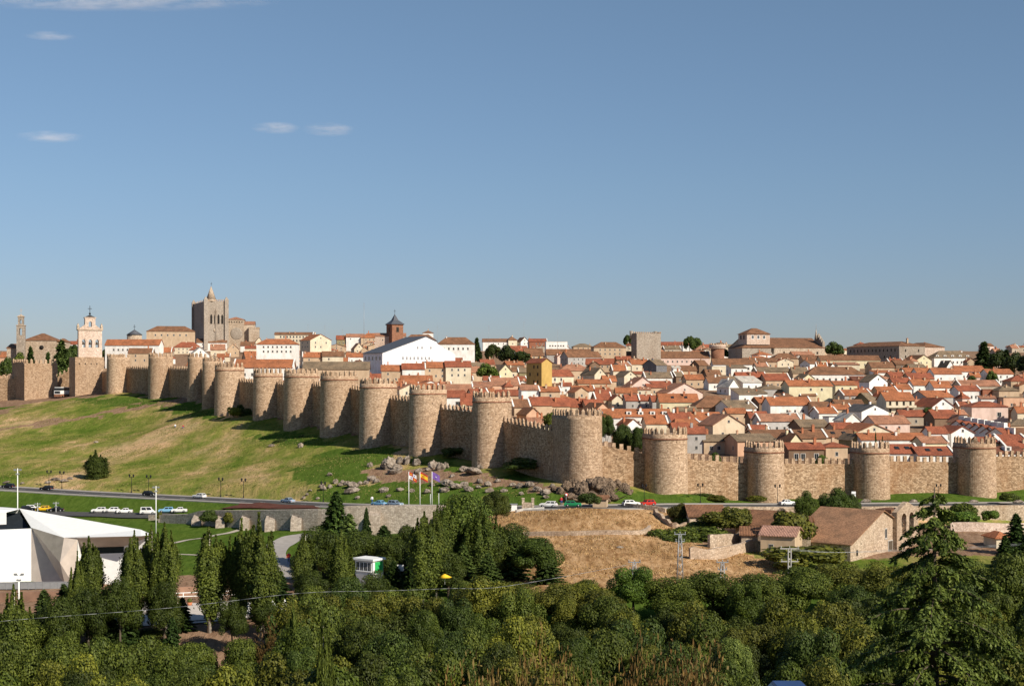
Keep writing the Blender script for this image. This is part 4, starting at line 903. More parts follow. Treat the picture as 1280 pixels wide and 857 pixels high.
 (1140, 1170, 450, 443, 'g', PALEY, RB, 18, 5.5), (1118, 1145, 455, 450, 's', BRN, RB, 8, 5), (1136, 1160, 459, 455, 's', OLIVE, RG, 10, 4.6), (1165, 1218, 447, 438, 'h', WH, RG, 8, 6, 13, W3(1, 7, 1.1, 1.6), 2, None, 'white house with mansard grey roof and dormers left of the tall conifer', dormers(5)),
 (1166, 1204, 467, 460, 's', WH, RO, 6, 5), (1195, 1233, 464, 457, 's', WH, RO, 4, 5.6), (1234, 1268, 467, 461, 's', WH, RO, 4, 5.6), (1262, 1292, 476, 469, 'h', TAN, RR, 6, 5.4), (1180, 1196, 458, 450, 'g', WH, RG, 20, 5), (1145, 1168, 466, 460, 's', WH, RO, 8, 4.6), (1112, 1140, 471, 465, 's', TAN, RR, 8, 4.4), (1135, 1170, 473, 466, 's', TAN, RR, 8, 4.4),
 (1200, 1252, 482, 475, 's', STN, RP, 4, 4.6), (1196, 1228, 488, 482, 's', (.75, .73, .7), RR, 8, 6, 9, W3(1, 4, .9, 1.4), 1, None, 'square white house with a row of dark windows and red roof'), (1227, 1249, 487, 483, 'f', BRK, RD, 5, 6, 9, W3(1, 5, .8, 1.5)), (1247, 1276, 488, 481, 'h', TAN, RG, 6, 6), (1252, 1290, 497, 492, 'f', SAL, RG, 6, 6),
 (1115, 1142, 478, 472, 's', TAN, RR, 8, 4.4, 9, None, 3), (1140, 1168, 481, 474, 's', WH, RO, 8, 4.4, 9, None, 3), (1165, 1192, 484, 476, 's', WH, RO, 10, 4.4, 9, None, 3), (1188, 1206, 480, 476, 's', TAN, RP, 8, 4.4), (1150, 1200, 496, 488, 's', GREY, RO, 22, 5), (1158, 1200, 508, 497, 'g', (.78, .77, .75), RR, 16, 6), (1142, 1166, 505, 499, 's', WH, RP, 8, 5),
 (1213, 1262, 508, 501, 'h', PINK, RR, 4, 6.6, 11, [('f', 1, 3, 1.8, 1.7)], 1, None, 'pink house with three white shuttered windows at the right'), (1198, 1218, 508, 502, 's', TAN, RR, 8, 4.4), (1165, 1200, 522, 512, 's', BRN, RR, 10, 4.4, 9, None, 2), (1196, 1222, 527, 518, 'g', PALEY, RP, 18, 4.4), (1183, 1224, 541, 532, 'g', (.8, .79, .77), RR, 14, 4.4, 10, [], 0, None, 'white blank gable house behind the rightmost round tower'),
 (1160, 1188, 541, 533, 's', WH, RR, 12, 4.4), (1262, 1300, 531, 523, 'h', TAN, RG, 4, 3.6), (1248, 1285, 550, 543, 's', CREAM, RR, 8, 4.4), (1222, 1252, 553, 546, 's', PALEY, RR, 12, 4.4), (1250, 1290, 541, 536, 's', CREAM, RB, 8, 4.4), (1262, 1292, 512, 507, 'h', BRN, RG, 8, 4.4), (1256, 1292, 559, 551, 's', TAN, RR, 8, 4),
]
for e in H_:
    e = list(e)+[None]*(15-len(e)); xl, xr, ev, rg, kd, wc, rc, yaw, h, dep, win, ch, d, lab, ex = e[:15]
    for dct, c in ((CN, wc),):
        if c not in dct: dct[c] = 'white' if min(c) > .7 else 'grey' if max(c)-min(c) < .06 else 'cream'
    if rc not in RN: RN[rc] = 'red'
    if wc == RR: CN[wc] = 'red'
    house(xl, xr, ev, rg, kd, wc, rc, yaw or 0, h or 5.2, dep, win, 1 if ch is None else ch, d, lab, ex)
# stepped terrace with tall white party walls
for k in range(7):
    xl = 1206+k*8.5; ev = 534+k*1.6
    def party(root, b, hz, rise, rf):
        m = MB(); m.box(b[1]-.15, b[1]+.35, -.3, b[3], hz-3, hz+2.2); m.box(b[1]-.5, b[1]+.7, b[3]*.45, b[3]*.8, hz+1, hz+3.6); m.build('party_wall', 'plaster', root, WH)
    house(xl, xl+10, ev, ev-9, 's', WH, RR, 14, 4.2, 10, [], 0, None, '%s house from the left in the stepped terrace with white party walls' % ordn(k), party)
# fill the town between them
rnd = random.Random(5)
def clear(x, y, r):
    for h in HOUSES+REST:
        if abs(h['x']-x) < (h['W']/2+r) and h['y']-r*1.15-2 < y < h['y']+h['dep']+r*.35: return False
    return True
WCs = [WH]*6+[CREAM]*4+[TAN]*4+[STN]*2+[PINK, SAL, GREY, PALEY, BRN]
RCs = [RO]*6+[RR]*5+[RB]*4+[RP]*3+[RG]*2
LMK = [(242, 283, 870), (283, 330, 900), (789, 826, 700), (941, 1031, 740), (1052, 1182, 700), (454, 578, 560), (658, 690, 480), (483, 504, 800)]
cand = []
for i in range(2600):
    px = rnd.uniform(140, 1320); wd = wall_d(px); d = rnd.uniform(wd+16, 1020)
    cand.append((px, d))
nfill = 0; REST = []; NF = 296-len([h for h in HOUSES if h['cat'] == 'house'])-2
for px, d in cand:
    if nfill > 215: break
    if px < 330 and d < 560: continue
    x, y = XY(px, d); w = rnd.uniform(9, 16) if nfill < 130 else rnd.uniform(5, 9); dep = rnd.uniform(7, 11) if nfill < 130 else rnd.uniform(5, 7); h = rnd.choice([3.6, 4.2, 4.8, 5.4])
    if not clear(x, y, w/2+(.8 if nfill < 130 else .2)): continue
    z = gz(x, y)+h; py = HY+(CZ-z)*K/y
    if py > 538 or py < 419.5+rnd.uniform(0, 6): continue
    if any(a-4 < px < b+4 and 0 < dd-d < 300 and py < 445 for a, b, dd in LMK): continue
    wpx = w*K/y; k = rnd.choice('ssssgghd')
    house(px-wpx/2, px+wpx/2, py, py-(2.2 if k != 'd' else 1.2)*K/y-max(0, (py-HY))*dep/2/y, k, rnd.choice(WCs), rnd.choice(RCs), rnd.uniform(-4, 24), h, dep, None, rnd.choice([1, 2, 2, 3, 3]), d=d)
    nfill += 1
    if nfill > NF: REST.append(HOUSES.pop())
bpy.context.view_layer.update()
acc = {}; order = []
def eat(o, M):
    M = M @ o.matrix_basis
    if o.type == 'MESH':
        me = o.data; co = np.empty(len(me.vertices)*3); me.vertices.foreach_get('co', co); co = co.reshape(-1, 3); R4 = np.array(M); co = co @ R4[:3, :3].T+R4[:3, 3]
        base = len(acc.setdefault('v', [])); acc['v'].extend(map(tuple, co))
        for p in me.polygons:
            mn = me.materials[p.material_index].name; key = (mn, tuple(round(c, 3) for c in o.color[:3]) if mn in ('plaster', 'roof_tile') else None)
            if key not in order: order.append(key)
            acc.setdefault('f', []).append(tuple(base+k for k in p.vertices)); acc.setdefault('m', []).append(order.index(key))
    for c in list(o.children): eat(c, M)
def kill(o):
    for c in list(o.children): kill(c)
    bpy.data.objects.remove(o)
for h in REST: eat(h['o'], Matrix()); kill(h['o'])
if REST:
    me = bpy.data.meshes.new('distant_houses'); me.from_pydata(acc['v'], [], acc['f']); me.polygons.foreach_set('material_index', acc['m'])
    for mn, col in order:
        if col is None: me.materials.append(MATS[mn]); continue
        q = MATS[mn].copy(); t_ = q.node_tree; oi = [n for n in t_.nodes if n.type == 'OBJECT_INFO'][0]; lk = list(oi.outputs['Color'].links)
        rgb = t_.nodes.new('ShaderNodeRGB'); rgb.outputs[0].default_value = (*col, 1)
        for l in lk: t_.links.new(rgb.outputs[0], l.to_socket)
        me.materials.append(q)
    o = link('distant_houses', me); tag(o, 'smaller tiled houses filling the gaps between the other town houses', 'houses', None, 'stuff')
# outbuildings of the right bank, below the wall
def lowhouse(*a, **k): return house(*a, **k)
# labels that single out each house
marks = [(64, 475, 'square gate tower'), (113, 415, 'bell gable'), (263, 398, 'cathedral tower'), (300, 415, 'cathedral nave'), (493, 408, 'slate pyramid spire'), (512, 438, 'white hall'), (672, 468, 'ochre yellow house'), (807, 428, 'tower house'), (897, 435, 'round brick drum'), (952, 420, 'monastery lantern'), (1000, 440, 'monastery wall'), (1115, 440, 'long convent'), (1230, 445, 'tall skyline conifer'),
         (831, 545, 'round tower second right of the crag'), (721, 525, 'broad corner tower'), (615, 500, 'tower left of the corner'), (955, 560, 'third tower right of the crag'), (1087, 560, 'tower with two cypresses behind'), (1218, 555, 'rightmost whole tower'), (535, 490, 'second tower left of corner'), (424, 475, 'tower below the antenna mast'), (335, 470, 'long bright orange roof'),
         (850, 500, 'skylit orange roof'), (895, 500, 'big brown hip roof'), (911, 530, 'pink edged gable'), (1018, 490, 'blank pale yellow house'), (1125, 505, 'balconied cream house'), (1098, 475, 'dazzling white gable'), (1237, 515, 'pink house'), (1180, 508, 'white gable in mid right'), (829, 446, 'very long pink building'), (793, 516, 'row of white dormers'), (640, 478, 'low pink roofs'), (1045, 466, 'tall windowed white house'), (1212, 490, 'square white house'), (570, 430, 'broad white house on skyline')]
def rel(px, py):
    b = min(marks, key=lambda m: math.hypot((m[0]-px)*.8, m[1]-py)); dx, dy = px-b[0], py-b[1]
    v = 'above' if dy < -7 else 'below' if dy > 7 else ''; h = 'left of' if dx < -14 else 'right of' if dx > 14 else ''
    far = 'well ' if math.hypot(dx, dy) > 50 else ''
    if v and h: p = '%s%s and %s' % (far, v, h)
    elif v or h: p = '%s%s' % (far, v or h)
    else: p = 'beside'
    return p+' the '+b[2]
KD = {'s': '', 'g': 'gable-fronted ', 'h': 'hip-roofed ', 'f': 'flat-topped ', 'd': 'lean-to '}
groups = {}
for h in HOUSES:
    if h['label']: tag(h['o'], h['label'], h['cat'], 'houses of the walled town' if h['cat'] == 'house' else None); continue
    s = '%s %shouse' % (CN.get(h['wc'], 'pale'), KD[h['kind']])+' with %s roof ' % RN.get(h['rc'], 'tiled')+rel(h['px'], h['py'])
    groups.setdefault(s, []).append(h)
for s, hs in groups.items():
    hs.sort(key=lambda h: h['px'])
    for i, h in enumerate(hs):
        l = s
        if len(hs) > 1: l = ('leftmost' if i == 0 else 'rightmost' if i == len(hs)-1 else '%s from left' % ordn(i))+' '+s
        w = l.split()
        if len(l.split()) > 16: l = l.replace(' from left', '')
        if len(l.split()) > 16: l = l.replace('weathered ', '').replace('stone coloured', 'stone').replace('gable-fronted', 'gabled').replace('pale yellow', 'yellow')
        if len(l.split()) > 16: l = l.replace('well ', '').replace(' tiled roof', ' roof').replace('weathered ', '')
        if len(l.split()) > 16: l = l.replace(' with ', ', ').replace('round tower second right of', 'second tower right of')
        tag(h['o'], l, 'house', 'houses of the walled town')
# ---------------------------------------------------------------- naming families of look-alikes
FAM = []
def fam(o, px, py, desc, cat, group=None): FAM.append((o, px, py, desc, cat, group)); return o
FM = [(120, 590, 'lone tree on the slope'), (292, 515, 'tower bushes'), (424, 545, 'tower below the mast'), (472, 560, 'fourth tower left of the corner'), (492, 580, 'largest boulder pile'), (525, 605, 'flagpoles'), (615, 590, 'tower left of the corner'), (660, 628, 'white gate pillars'), (735, 615, 'crag under the corner tower'), (831, 620, 'tower right of the crag'), (80, 680, 'white faceted hall'), (195, 640, 'tall white mast'),
      (300, 650, 'buttressed wall'), (358, 695, 'curving lane'), (460, 715, 'white cabin'), (556, 718, 'yellow parasol'), (770, 665, 'curved dry stone wall'), (850, 690, 'lattice pylon'), (987, 700, 'concrete power pole'), (1040, 665, 'chapel roof'), (1128, 650, 'chapel bell gable'), (1165, 700, 'great cedar'), (1230, 640, 'terrace wall'), (225, 745, 'riding arena'), (120, 760, 'poplars'), (430, 650, 'silvery fir'),
      (100, 830, 'bottom left corner'), (350, 830, 'lower left thicket'), (640, 830, 'lower central thicket'), (850, 830, 'russet shrub'), (640, 770, 'central thicket'), (800, 740, 'bright green tree'), (940, 770, 'right thicket'), (1240, 800, 'bottom right corner'), (600, 440, 'white house on skyline'), (780, 535, 'wall right of corner tower'), (1260, 450, 'right skyline'), (80, 450, 'bell gable gate'), (866, 425, 'round brick drum'), (1090, 550, 'tower with cypresses')]
def flush_families():
    g = {}
    for o, px, py, desc, cat, group in FAM:
        b = min(FM, key=lambda m: math.hypot((m[0]-px)*.8, m[1]-py)); dx, dy = px-b[0], py-b[1]
        v = 'above' if dy < -9 else 'below' if dy > 9 else ''; h = 'left of' if dx < -12 else 'right of' if dx > 12 else ''
        r = (v+' and '+h if v and h else v or h or 'at')+' the '+b[2]
        g.setdefault(desc+' '+r, []).append((px, o, cat, group))
    for s, L in g.items():
        L.sort(key=lambda q: q[0])
        for i, (px, o, cat, group) in enumerate(L):
            l = s
            if len(L) > 1: l = ('leftmost' if i == 0 else 'rightmost' if i == len(L)-1 else ordn(i)+' from left')+' '+s
            tag(o, l, cat, group)
# ---------------------------------------------------------------- foliage
def leafmesh(name, pts, nrm, size, mat, elong=1.6, seed=0, hang=None):
    rs = np.random.RandomState(seed); N = len(pts)
    nrm = nrm/np.maximum(np.linalg.norm(nrm, axis=1, keepdims=True), 1e-6)
    t = hang if hang is not None else rs.normal(size=(N, 3))
    t = t-(t*nrm).sum(1, keepdims=True)*nrm; t /= np.maximum(np.linalg.norm(t, axis=1, keepdims=True), 1e-6)
    b = np.cross(nrm, t); s = size[:, None]; 
    bend = nrm*s*.25
    v = np.stack([pts-t*s*elong/2, pts-b*s*.5+bend*0, pts+t*s*elong/2, pts+b*s*.5], 1).reshape(-1, 3)
    me = bpy.data.meshes.new(name); me.vertices.add(N*4); me.vertices.foreach_set('co', v.ravel().astype(np.float32))
    me.loops.add(N*4); me.loops.foreach_set('vertex_index', np.arange(N*4)); me.polygons.add(N)
    me.polygons.foreach_set('loop_start', np.arange(0, N*4, 4)); me.polygons.foreach_set('loop_total', np.full(N, 4)); me.update(calc_edges=True)
    me.materials.append(MATS[mat]); return me
def dirs(rs, n):
    d = rs.normal(size=(n, 3)); return d/np.linalg.norm(d, axis=1, keepdims=True)
def round_crown(seed, n=20000, nb=34, size=.21, squash=1, mat='leaf', spiky=0, low=.1, irr=True):
    """unit tree: height 10, width 10"""
    rs = np.random.RandomState(seed); P_, N_ = [], []
    D = dirs(rs, nb); D[:, 2] = np.abs(D[:, 2])*1.3-.35; D /= np.linalg.norm(D, axis=1, keepdims=True)
    fr = rs.uniform(.45, 1.18, (nb, 1)) if irr else rs.uniform(.8, 1.0, (nb, 1)); c = np.stack([D[:, 0]*3.4, D[:, 1]*3.4, D[:, 2]*3.2*squash], 1)*fr+np.array([0, 0, 5.2])
    rad = rs.uniform(1.0, 2.1, nb)*(34/nb)**.3
    for k in range(nb):
        m = int(n/nb*(rad[k]/1.5)**2); d = dirs(rs, m); rr = rad[k]*(rs.uniform(.78, 1.03, m)+spiky*rs.rand(m)**3*.3)
        p = c[k]+d*rr[:, None]*np.array([1, 1, .85]); P_.append(p); N_.append(d*1.2+rs.normal(size=(m, 3))*.42+np.array([0, 0, .2]))
    p = np.concatenate(P_); nn = np.concatenate(N_); k = p[:, 2] > low; p, nn = p[k], nn[k]
    p[:, 2] = np.clip(p[:, 2], 0, 10.3)
    return leafmesh('crown', p, nn, rs.uniform(.7, 1.3, len(p))*size, mat, 1.5, seed)
def poplar_crown(seed, n=34000, width=3.8, stems=24):
    rs = np.random.RandomState(seed); P_, N_ = [], []
    for k in range(stems):
        a = rs.rand()*math.tau; r0 = rs.uniform(.05, .35)*width/2; r1 = rs.uniform(.35, 1)*width/2
        z0 = rs.uniform(.6, 4.5); z1 = 10-2.6*(r1/(width/2))**1.6*rs.uniform(.5, 1.2)-(rs.rand()*1.0)
        if k == 0: r1 = .1; z0 = 1.5; z1 = 10.2
        m = int(n/stems*(z1-z0)/5.5); t = rs.rand(m)**.9
        env = .62*np.sin(np.clip(t*1.05, 0, 1)*math.pi)**.55*(1-t*.55)+.06
        bulge = r0+(r1-r0)*np.clip(t*1.7, 0, 1)*(1-.28*t**3)
        clump = 1+.35*np.sin(t*rs.uniform(14, 24)+rs.rand()*6)
        off = rs.normal(size=(m, 2))*env[:, None]*clump[:, None]*.62
        x = np.cos(a)*bulge+off[:, 0]; y = np.sin(a)*bulge+off[:, 1]; z = z0+(z1-z0)*t
        p = np.stack([x, y, z], 1); P_.append(p)
        N_.append(np.stack([off[:, 0]*1.5+np.cos(a)*.5, off[:, 1]*1.5+np.sin(a)*.5, np.full(m, .25)], 1)+rs.normal(size=(m, 3))*.5)
    p = np.concatenate(P_)
    return leafmesh('crown', p, np.concatenate(N_), rs.uniform(.6, 1.2, len(p))*.14, 'leaf', 1.6, seed)
def fir_crown(seed, n=9000, width=4.4, droop=.25, power=.85, mat='needle', size=.24):
    rs = np.random.RandomState(seed); P_, N_, T_ = [], [], []; nb = 120
    for k in range(nb):
        h = (k+rs.rand())/nb; z = .5+9.2*h; L = (1-h)**power*width/2*rs.uniform(.7, 1.12)+.15; a = k*2.4+rs.rand()*.5
        m = int(n/nb*(L/(width/4)))+6; t = rs.rand(m)**.7; side = rs.normal(size=m)*.16*L*(1.1-t)
        x = np.cos(a)*L*t-np.sin(a)*side; y = np.sin(a)*L*t+np.cos(a)*side
        zz = z+L*(.12*t-droop*t*t)+rs.normal(size=m)*.09-np.abs(side)*.3
        P_.append(np.stack([x, y, zz], 1)); N_.append(rs.normal(size=(m, 3))*.5+np.array([np.cos(a)*.3, np.sin(a)*.3, .8]))
        T_.append(np.tile([np.cos(a), np.sin(a), -.4], (m, 1))+rs.normal(size=(m, 3))*.5)
    return leafmesh('crown', np.concatenate(P_), np.concatenate(N_), rs.uniform(.6, 1.2, sum(map(len, P_)))*size, mat, 2.2, seed, np.concatenate(T_))
def twig_crown(seed, n=10000, mat='dry_twig'):
    rs = np.random.RandomState(seed); P_, T_ = [], []
    for k in range(46):
        a = rs.rand()*math.tau; lean = rs.uniform(.05, .9); L = rs.uniform(6, 10); m = int(n/46); t = rs.rand(m)
        x = np.cos(a)*lean*L*t*.75; y = np.sin(a)*lean*L*t*.75; z = L*t*(1-.25*lean)
        p = np.stack([x, y, z], 1)+rs.normal(size=(m, 3))*(.25+.3*t[:, None]); P_.append(p); T_.append(np.tile([np.cos(a)*lean, np.sin(a)*lean, 1], (m, 1))+rs.normal(size=(m, 3))*.45)
    p = np.concatenate(P_); return leafmesh('crown', p, rs.normal(size=p.shape), rs.uniform(.6, 1.2, len(p))*.2, mat, 2.2, seed, np.concatenate(T_))
m = MB(); m.tube((0, 0, -1), (0.1, 0, 3.5), .34, .22, 7); m.tube((.1, 0, 3.5), (0, .15, 8.3), .22, .05, 6)
for a_, z_ in ((0.3, 3), (1.5, 3.6), (2.9, 2.8), (4.2, 4), (5.4, 4.6), (0.9, 5.2)): m.tube((.1, 0, z_), (2.2*math.cos(a_), 2.2*math.sin(a_), z_+2.6), .13, .03, 5)
TRUNK = {'bark': m.mesh('trunk', 'bark'), 'pale_bark': m.mesh('trunk', 'pale_bark')}
m = MB(); m.tube((0, 0, -1), (0.0, 0, 9.6), .22, .03, 7); STEM = {'bark': m.mesh('trunk', 'bark'), 'pale_bark': m.mesh('trunk', 'pale_bark')}
CR = {'round': [round_crown(i, irr=False) for i in range(1, 6)], 'bushy': [round_crown(20+i, 11000, 26, .24, .9, low=-.2) for i in range(3)], 'pop': [poplar_crown(40+i) for i in range(4)], 'fir': [fir_crown(60+i) for i in range(3)],
      'twig': [twig_crown(80+i) for i in range(2)], 'willow': [round_crown(90+i, 20000, [26, 34, 44][i], .2, 1.05, spiky=.5) for i in range(3)], 'far': [round_crown(110+i, 2200, 24, .6, irr=False) for i in range(2)], 'farfir': [fir_crown(120, 1600, 4.4, size=.6)], 'shrub': [round_crown(130+i, 2600, 18, .5, .8, low=-.5) for i in range(2)]}
UW = {'round': 10, 'bushy': 10, 'pop': 4.3, 'fir': 4.6, 'twig': 7, 'willow': 10, 'far': 10, 'farfir': 4.6, 'shrub': 10}
tr = random.Random(3)
def tree(kind, px, ytop, w, d, desc, cat='tree', group=None, col=(1, 1, 1), bark='bark', name=None, label=None, ybase=None, cr=1.6):
    if kind.startswith('far') and ybase and d > 330:
        s_ = solve(px, ybase, 2.5, wall_d(px)+6); d = min(s_/S, 900) if s_ else d
    x, y = XY(px, d); g = gz(x, y)
    if ybase: g = min(g, CZ-(ybase-HY)/K*y)
    H = CZ-(ytop-HY)/K*y-g; W_ = w*y/K
    if H < .6: H = .6
    o = bpy.data.objects.new(name or {'pop': 'poplar_tree', 'fir': 'conifer_tree', 'farfir': 'conifer_tree', 'twig': 'dry_shrub', 'shrub': 'shrub'}.get(kind, 'broadleaf_tree'), None); C.objects.link(o)
    o.location = (x, y, g); o.rotation_euler = (0, 0, tr.uniform(0, 6.28)); sx = W_/UW[kind]; lift = kind in ('round', 'willow', 'bushy', 'far'); cz_ = min(H/10, cr*sx) if lift else H/10
    c = link('crown', tr.choice(CR[kind]), None, o); c.scale = (sx, sx, cz_); c.location = (0, 0, H-10*cz_ if lift else 0); v = tr.uniform(.85, 1.15); c.color = (col[0]*v, col[1]*v, col[2]*v, 1)
    if kind not in ('twig', 'shrub'): tk = link('trunk', (STEM if kind in ('pop', 'fir', 'farfir') else TRUNK)[bark], None, o); tk.scale = (sx, sx, H/10)
    py = (ytop+HY+(CZ-g)*K/y)/2 if not ybase else (ytop+ybase)/2
    if label: tag(o, label, cat, group)
    else: fam(o, px, min(py, 850), desc, cat, group)
    return o
OL = (1.3, 1.15, .75); DG = (.62, .8, .65); BG = (.95, 1.35, .8); YG = (1.8, 1.65, .9); SV = (1.5, 1.75, 1.7); MG = (1.0, 1.1, .75)
T = tree
stone('wall_grey', (.33, .285, .24), (.43, .375, .32), (.54, .48, .41), (.34, .27, .2), 2.4, 3.4); plain('brown_earth', (.27, .16, .11), .95, 0, .3, .5)
# poplars and conifers of the left bank
for px, yt, w, d in ((112, 681, 34, 178), (96, 700, 22, 174), (166, 674, 32, 176), (190, 668, 34, 182), (207, 664, 34, 178), (262, 670, 46, 177), (301, 659, 34, 178), (325, 652, 42, 174), (382, 674, 30, 186), (426, 672, 28, 184), (528, 650, 40, 190), (366, 762, 24, 138), (404, 775, 26, 118), (18, 742, 40, 160), (545, 642, 26, 196)):
    T('pop', px, yt-9, w*1.3, d-8, 'dark green poplar', 'poplar', 'poplars of the left bank', MG, 'pale_bark')
T('willow', 578, 616, 88, 200, '', col=(.95, 1.15, .75), label='huge spreading green tree filling the centre left of the straw hillside')
T('pop', 560, 628, 50, 196, 'broad poplar', 'poplar', None, (.95, 1.1, .8)); T('pop', 600, 634, 50, 194, 'broad poplar', 'poplar', None, (.95, 1.1, .8)); T('pop', 620, 650, 36, 198, 'broad poplar', 'poplar', None, MG)
T('fir', 420, 612, 70, 222, '', 'conifer', None, (.8, 1, .75), label='tallest dark conifer standing against the buttressed wall')
T('fir', 436, 640, 66, 212, '', 'conifer', None, (2.0, 2.1, 2.1), label='silvery blue fir beside the tallest dark conifer')
for px, yt, w, d in ((398, 660, 66, 200), (452, 662, 60, 204), (490, 668, 66, 200), (512, 655, 56, 206), (540, 660, 60, 196), (640, 655, 60, 202), (470, 715, 50, 172), (150, 722, 56, 164), (110, 735, 60, 162), (205, 728, 50, 166), (75, 745, 60, 158), (290, 748, 40, 162), (330, 745, 44, 166), (392, 712, 50, 176), (430, 722, 46, 172), (600, 665, 70, 196), (560, 690, 60, 188)): T('willow', px, yt, w, d, 'dark leafy tree', 'tree', 'trees of the left bank', (.62, .74, .5))
for px, yt, w, d in ((458, 633, 20, 238), (480, 655, 60, 214), (508, 662, 54, 206), (400, 655, 54, 208), (350, 712, 50, 176), (492, 700, 46, 190), (516, 690, 50, 188), (55, 735, 52, 168), (80, 728, 50, 170), (130, 735, 60, 166), (228, 745, 36, 170), (30, 760, 60, 158), (160, 745, 50, 166), (580, 680, 50, 190), (640, 668, 60, 198), (685, 690, 50, 190), (610, 690, 54, 186), (1270, 640, 44, 226), (1256, 668, 36, 212), (1292, 650, 60, 205), (215, 770, 40, 160), (340, 768, 56, 150)):
    T('fir', px, yt, w, d, 'dark spreading conifer', 'conifer', 'conifers of the near bank', (1.1, 1.2, 1.05) if 560 < px < 700 or px < 160 else DG)
T('round', 672, 667, 66, 192, '', col=(.7, .9, .6), label='rounded dark green tree at the left foot of the straw hill')
T('round', 620, 610, 40, 245, '', col=(.75, .8, .6), label='small round tree between the flagpoles and the white gate pillars', ybase=648)
T('pop', 120, 563, 37, 352, '', col=(.6, .7, .5), label='lone dark tree standing on the turf slope above the road', ybase=615, cr=1.05)
#LT = [q for q in C.objects if q.get('label', '').startswith('lone dark tree')][0]; [setattr(q, 'location', (0, 0, 1.6)) or setattr(q, 'scale', (.95, .95, .84)) for q in LT.children if q.name.startswith('crown')]
T('willow', 792, 706, 66, 168, '', col=BG, label='bright green feathery tree at the foot of the straw hill')
T('round', 1045, 607, 52, 262, 'glossy green tree by the chapel', col=(.65, .85, .6), ybase=640); T('round', 1010, 611, 36, 262, 'glossy green tree by the chapel', col=(.8, 1, .6), ybase=640); T('round', 1066, 616, 22, 264, 'glossy green tree by the chapel', col=(.6, .75, .6), ybase=640)
T('bushy', 848, 625, 30, 250, '', col=(.75, .6, .45), label='brownish round tree at the end of the roadside parapet', ybase=660)
# shrubs
for px, yt, w, d, yb, c in ((856, 632, 24, 252, 664, DG), (862, 648, 40, 248, 672, MG), (835, 662, 44, 230, 690, MG), (868, 660, 60, 232, 692, MG), (890, 664, 44, 230, 700, MG), (905, 640, 50, 236, 668, OL), (920, 632, 30, 238, 664, OL), (880, 652, 34, 238, 672, MG), (850, 668, 40, 226, 698, MG),
                            (716, 644, 14, 250, 656, OL), (731, 648, 13, 248, 657, OL), (737, 616, 22, 258, 634, DG), (292, 508, 14, 415, 526, YG), (312, 511, 20, 418, 527, DG), (302, 506, 18, 422, 524, DG), (1205, 628, 26, 262, 650, MG), (1197, 640, 40, 258, 662, BG), (1208, 645, 18, 256, 672, MG), (1238, 637, 18, 262, 646, BG), (1260, 617, 22, 290, 626, MG), (895, 620, 22, 280, 629, OL), (878, 619, 30, 284, 627, DG), (945, 621, 24, 285, 628, OL),
                            (570, 560, 30, 318, 576, DG), (590, 552, 40, 322, 578, DG), (660, 577, 60, 296, 590, DG), (200, 640, 8, 290, 650, OL), (355, 550, 26, 372, 560, DG), (386, 545, 26, 372, 556, DG), (262, 638, 20, 277, 650, DG), (286, 640, 14, 276, 652, OL), (985, 640, 50, 222, 690, OL), (1010, 690, 90, 205, 720, OL), (910, 668, 14, 232, 690, OL)):
    T('shrub', px, yt-w*.12, w*1.3, d, 'leafy green shrub', 'shrub', 'shrubs', c, ybase=yb)
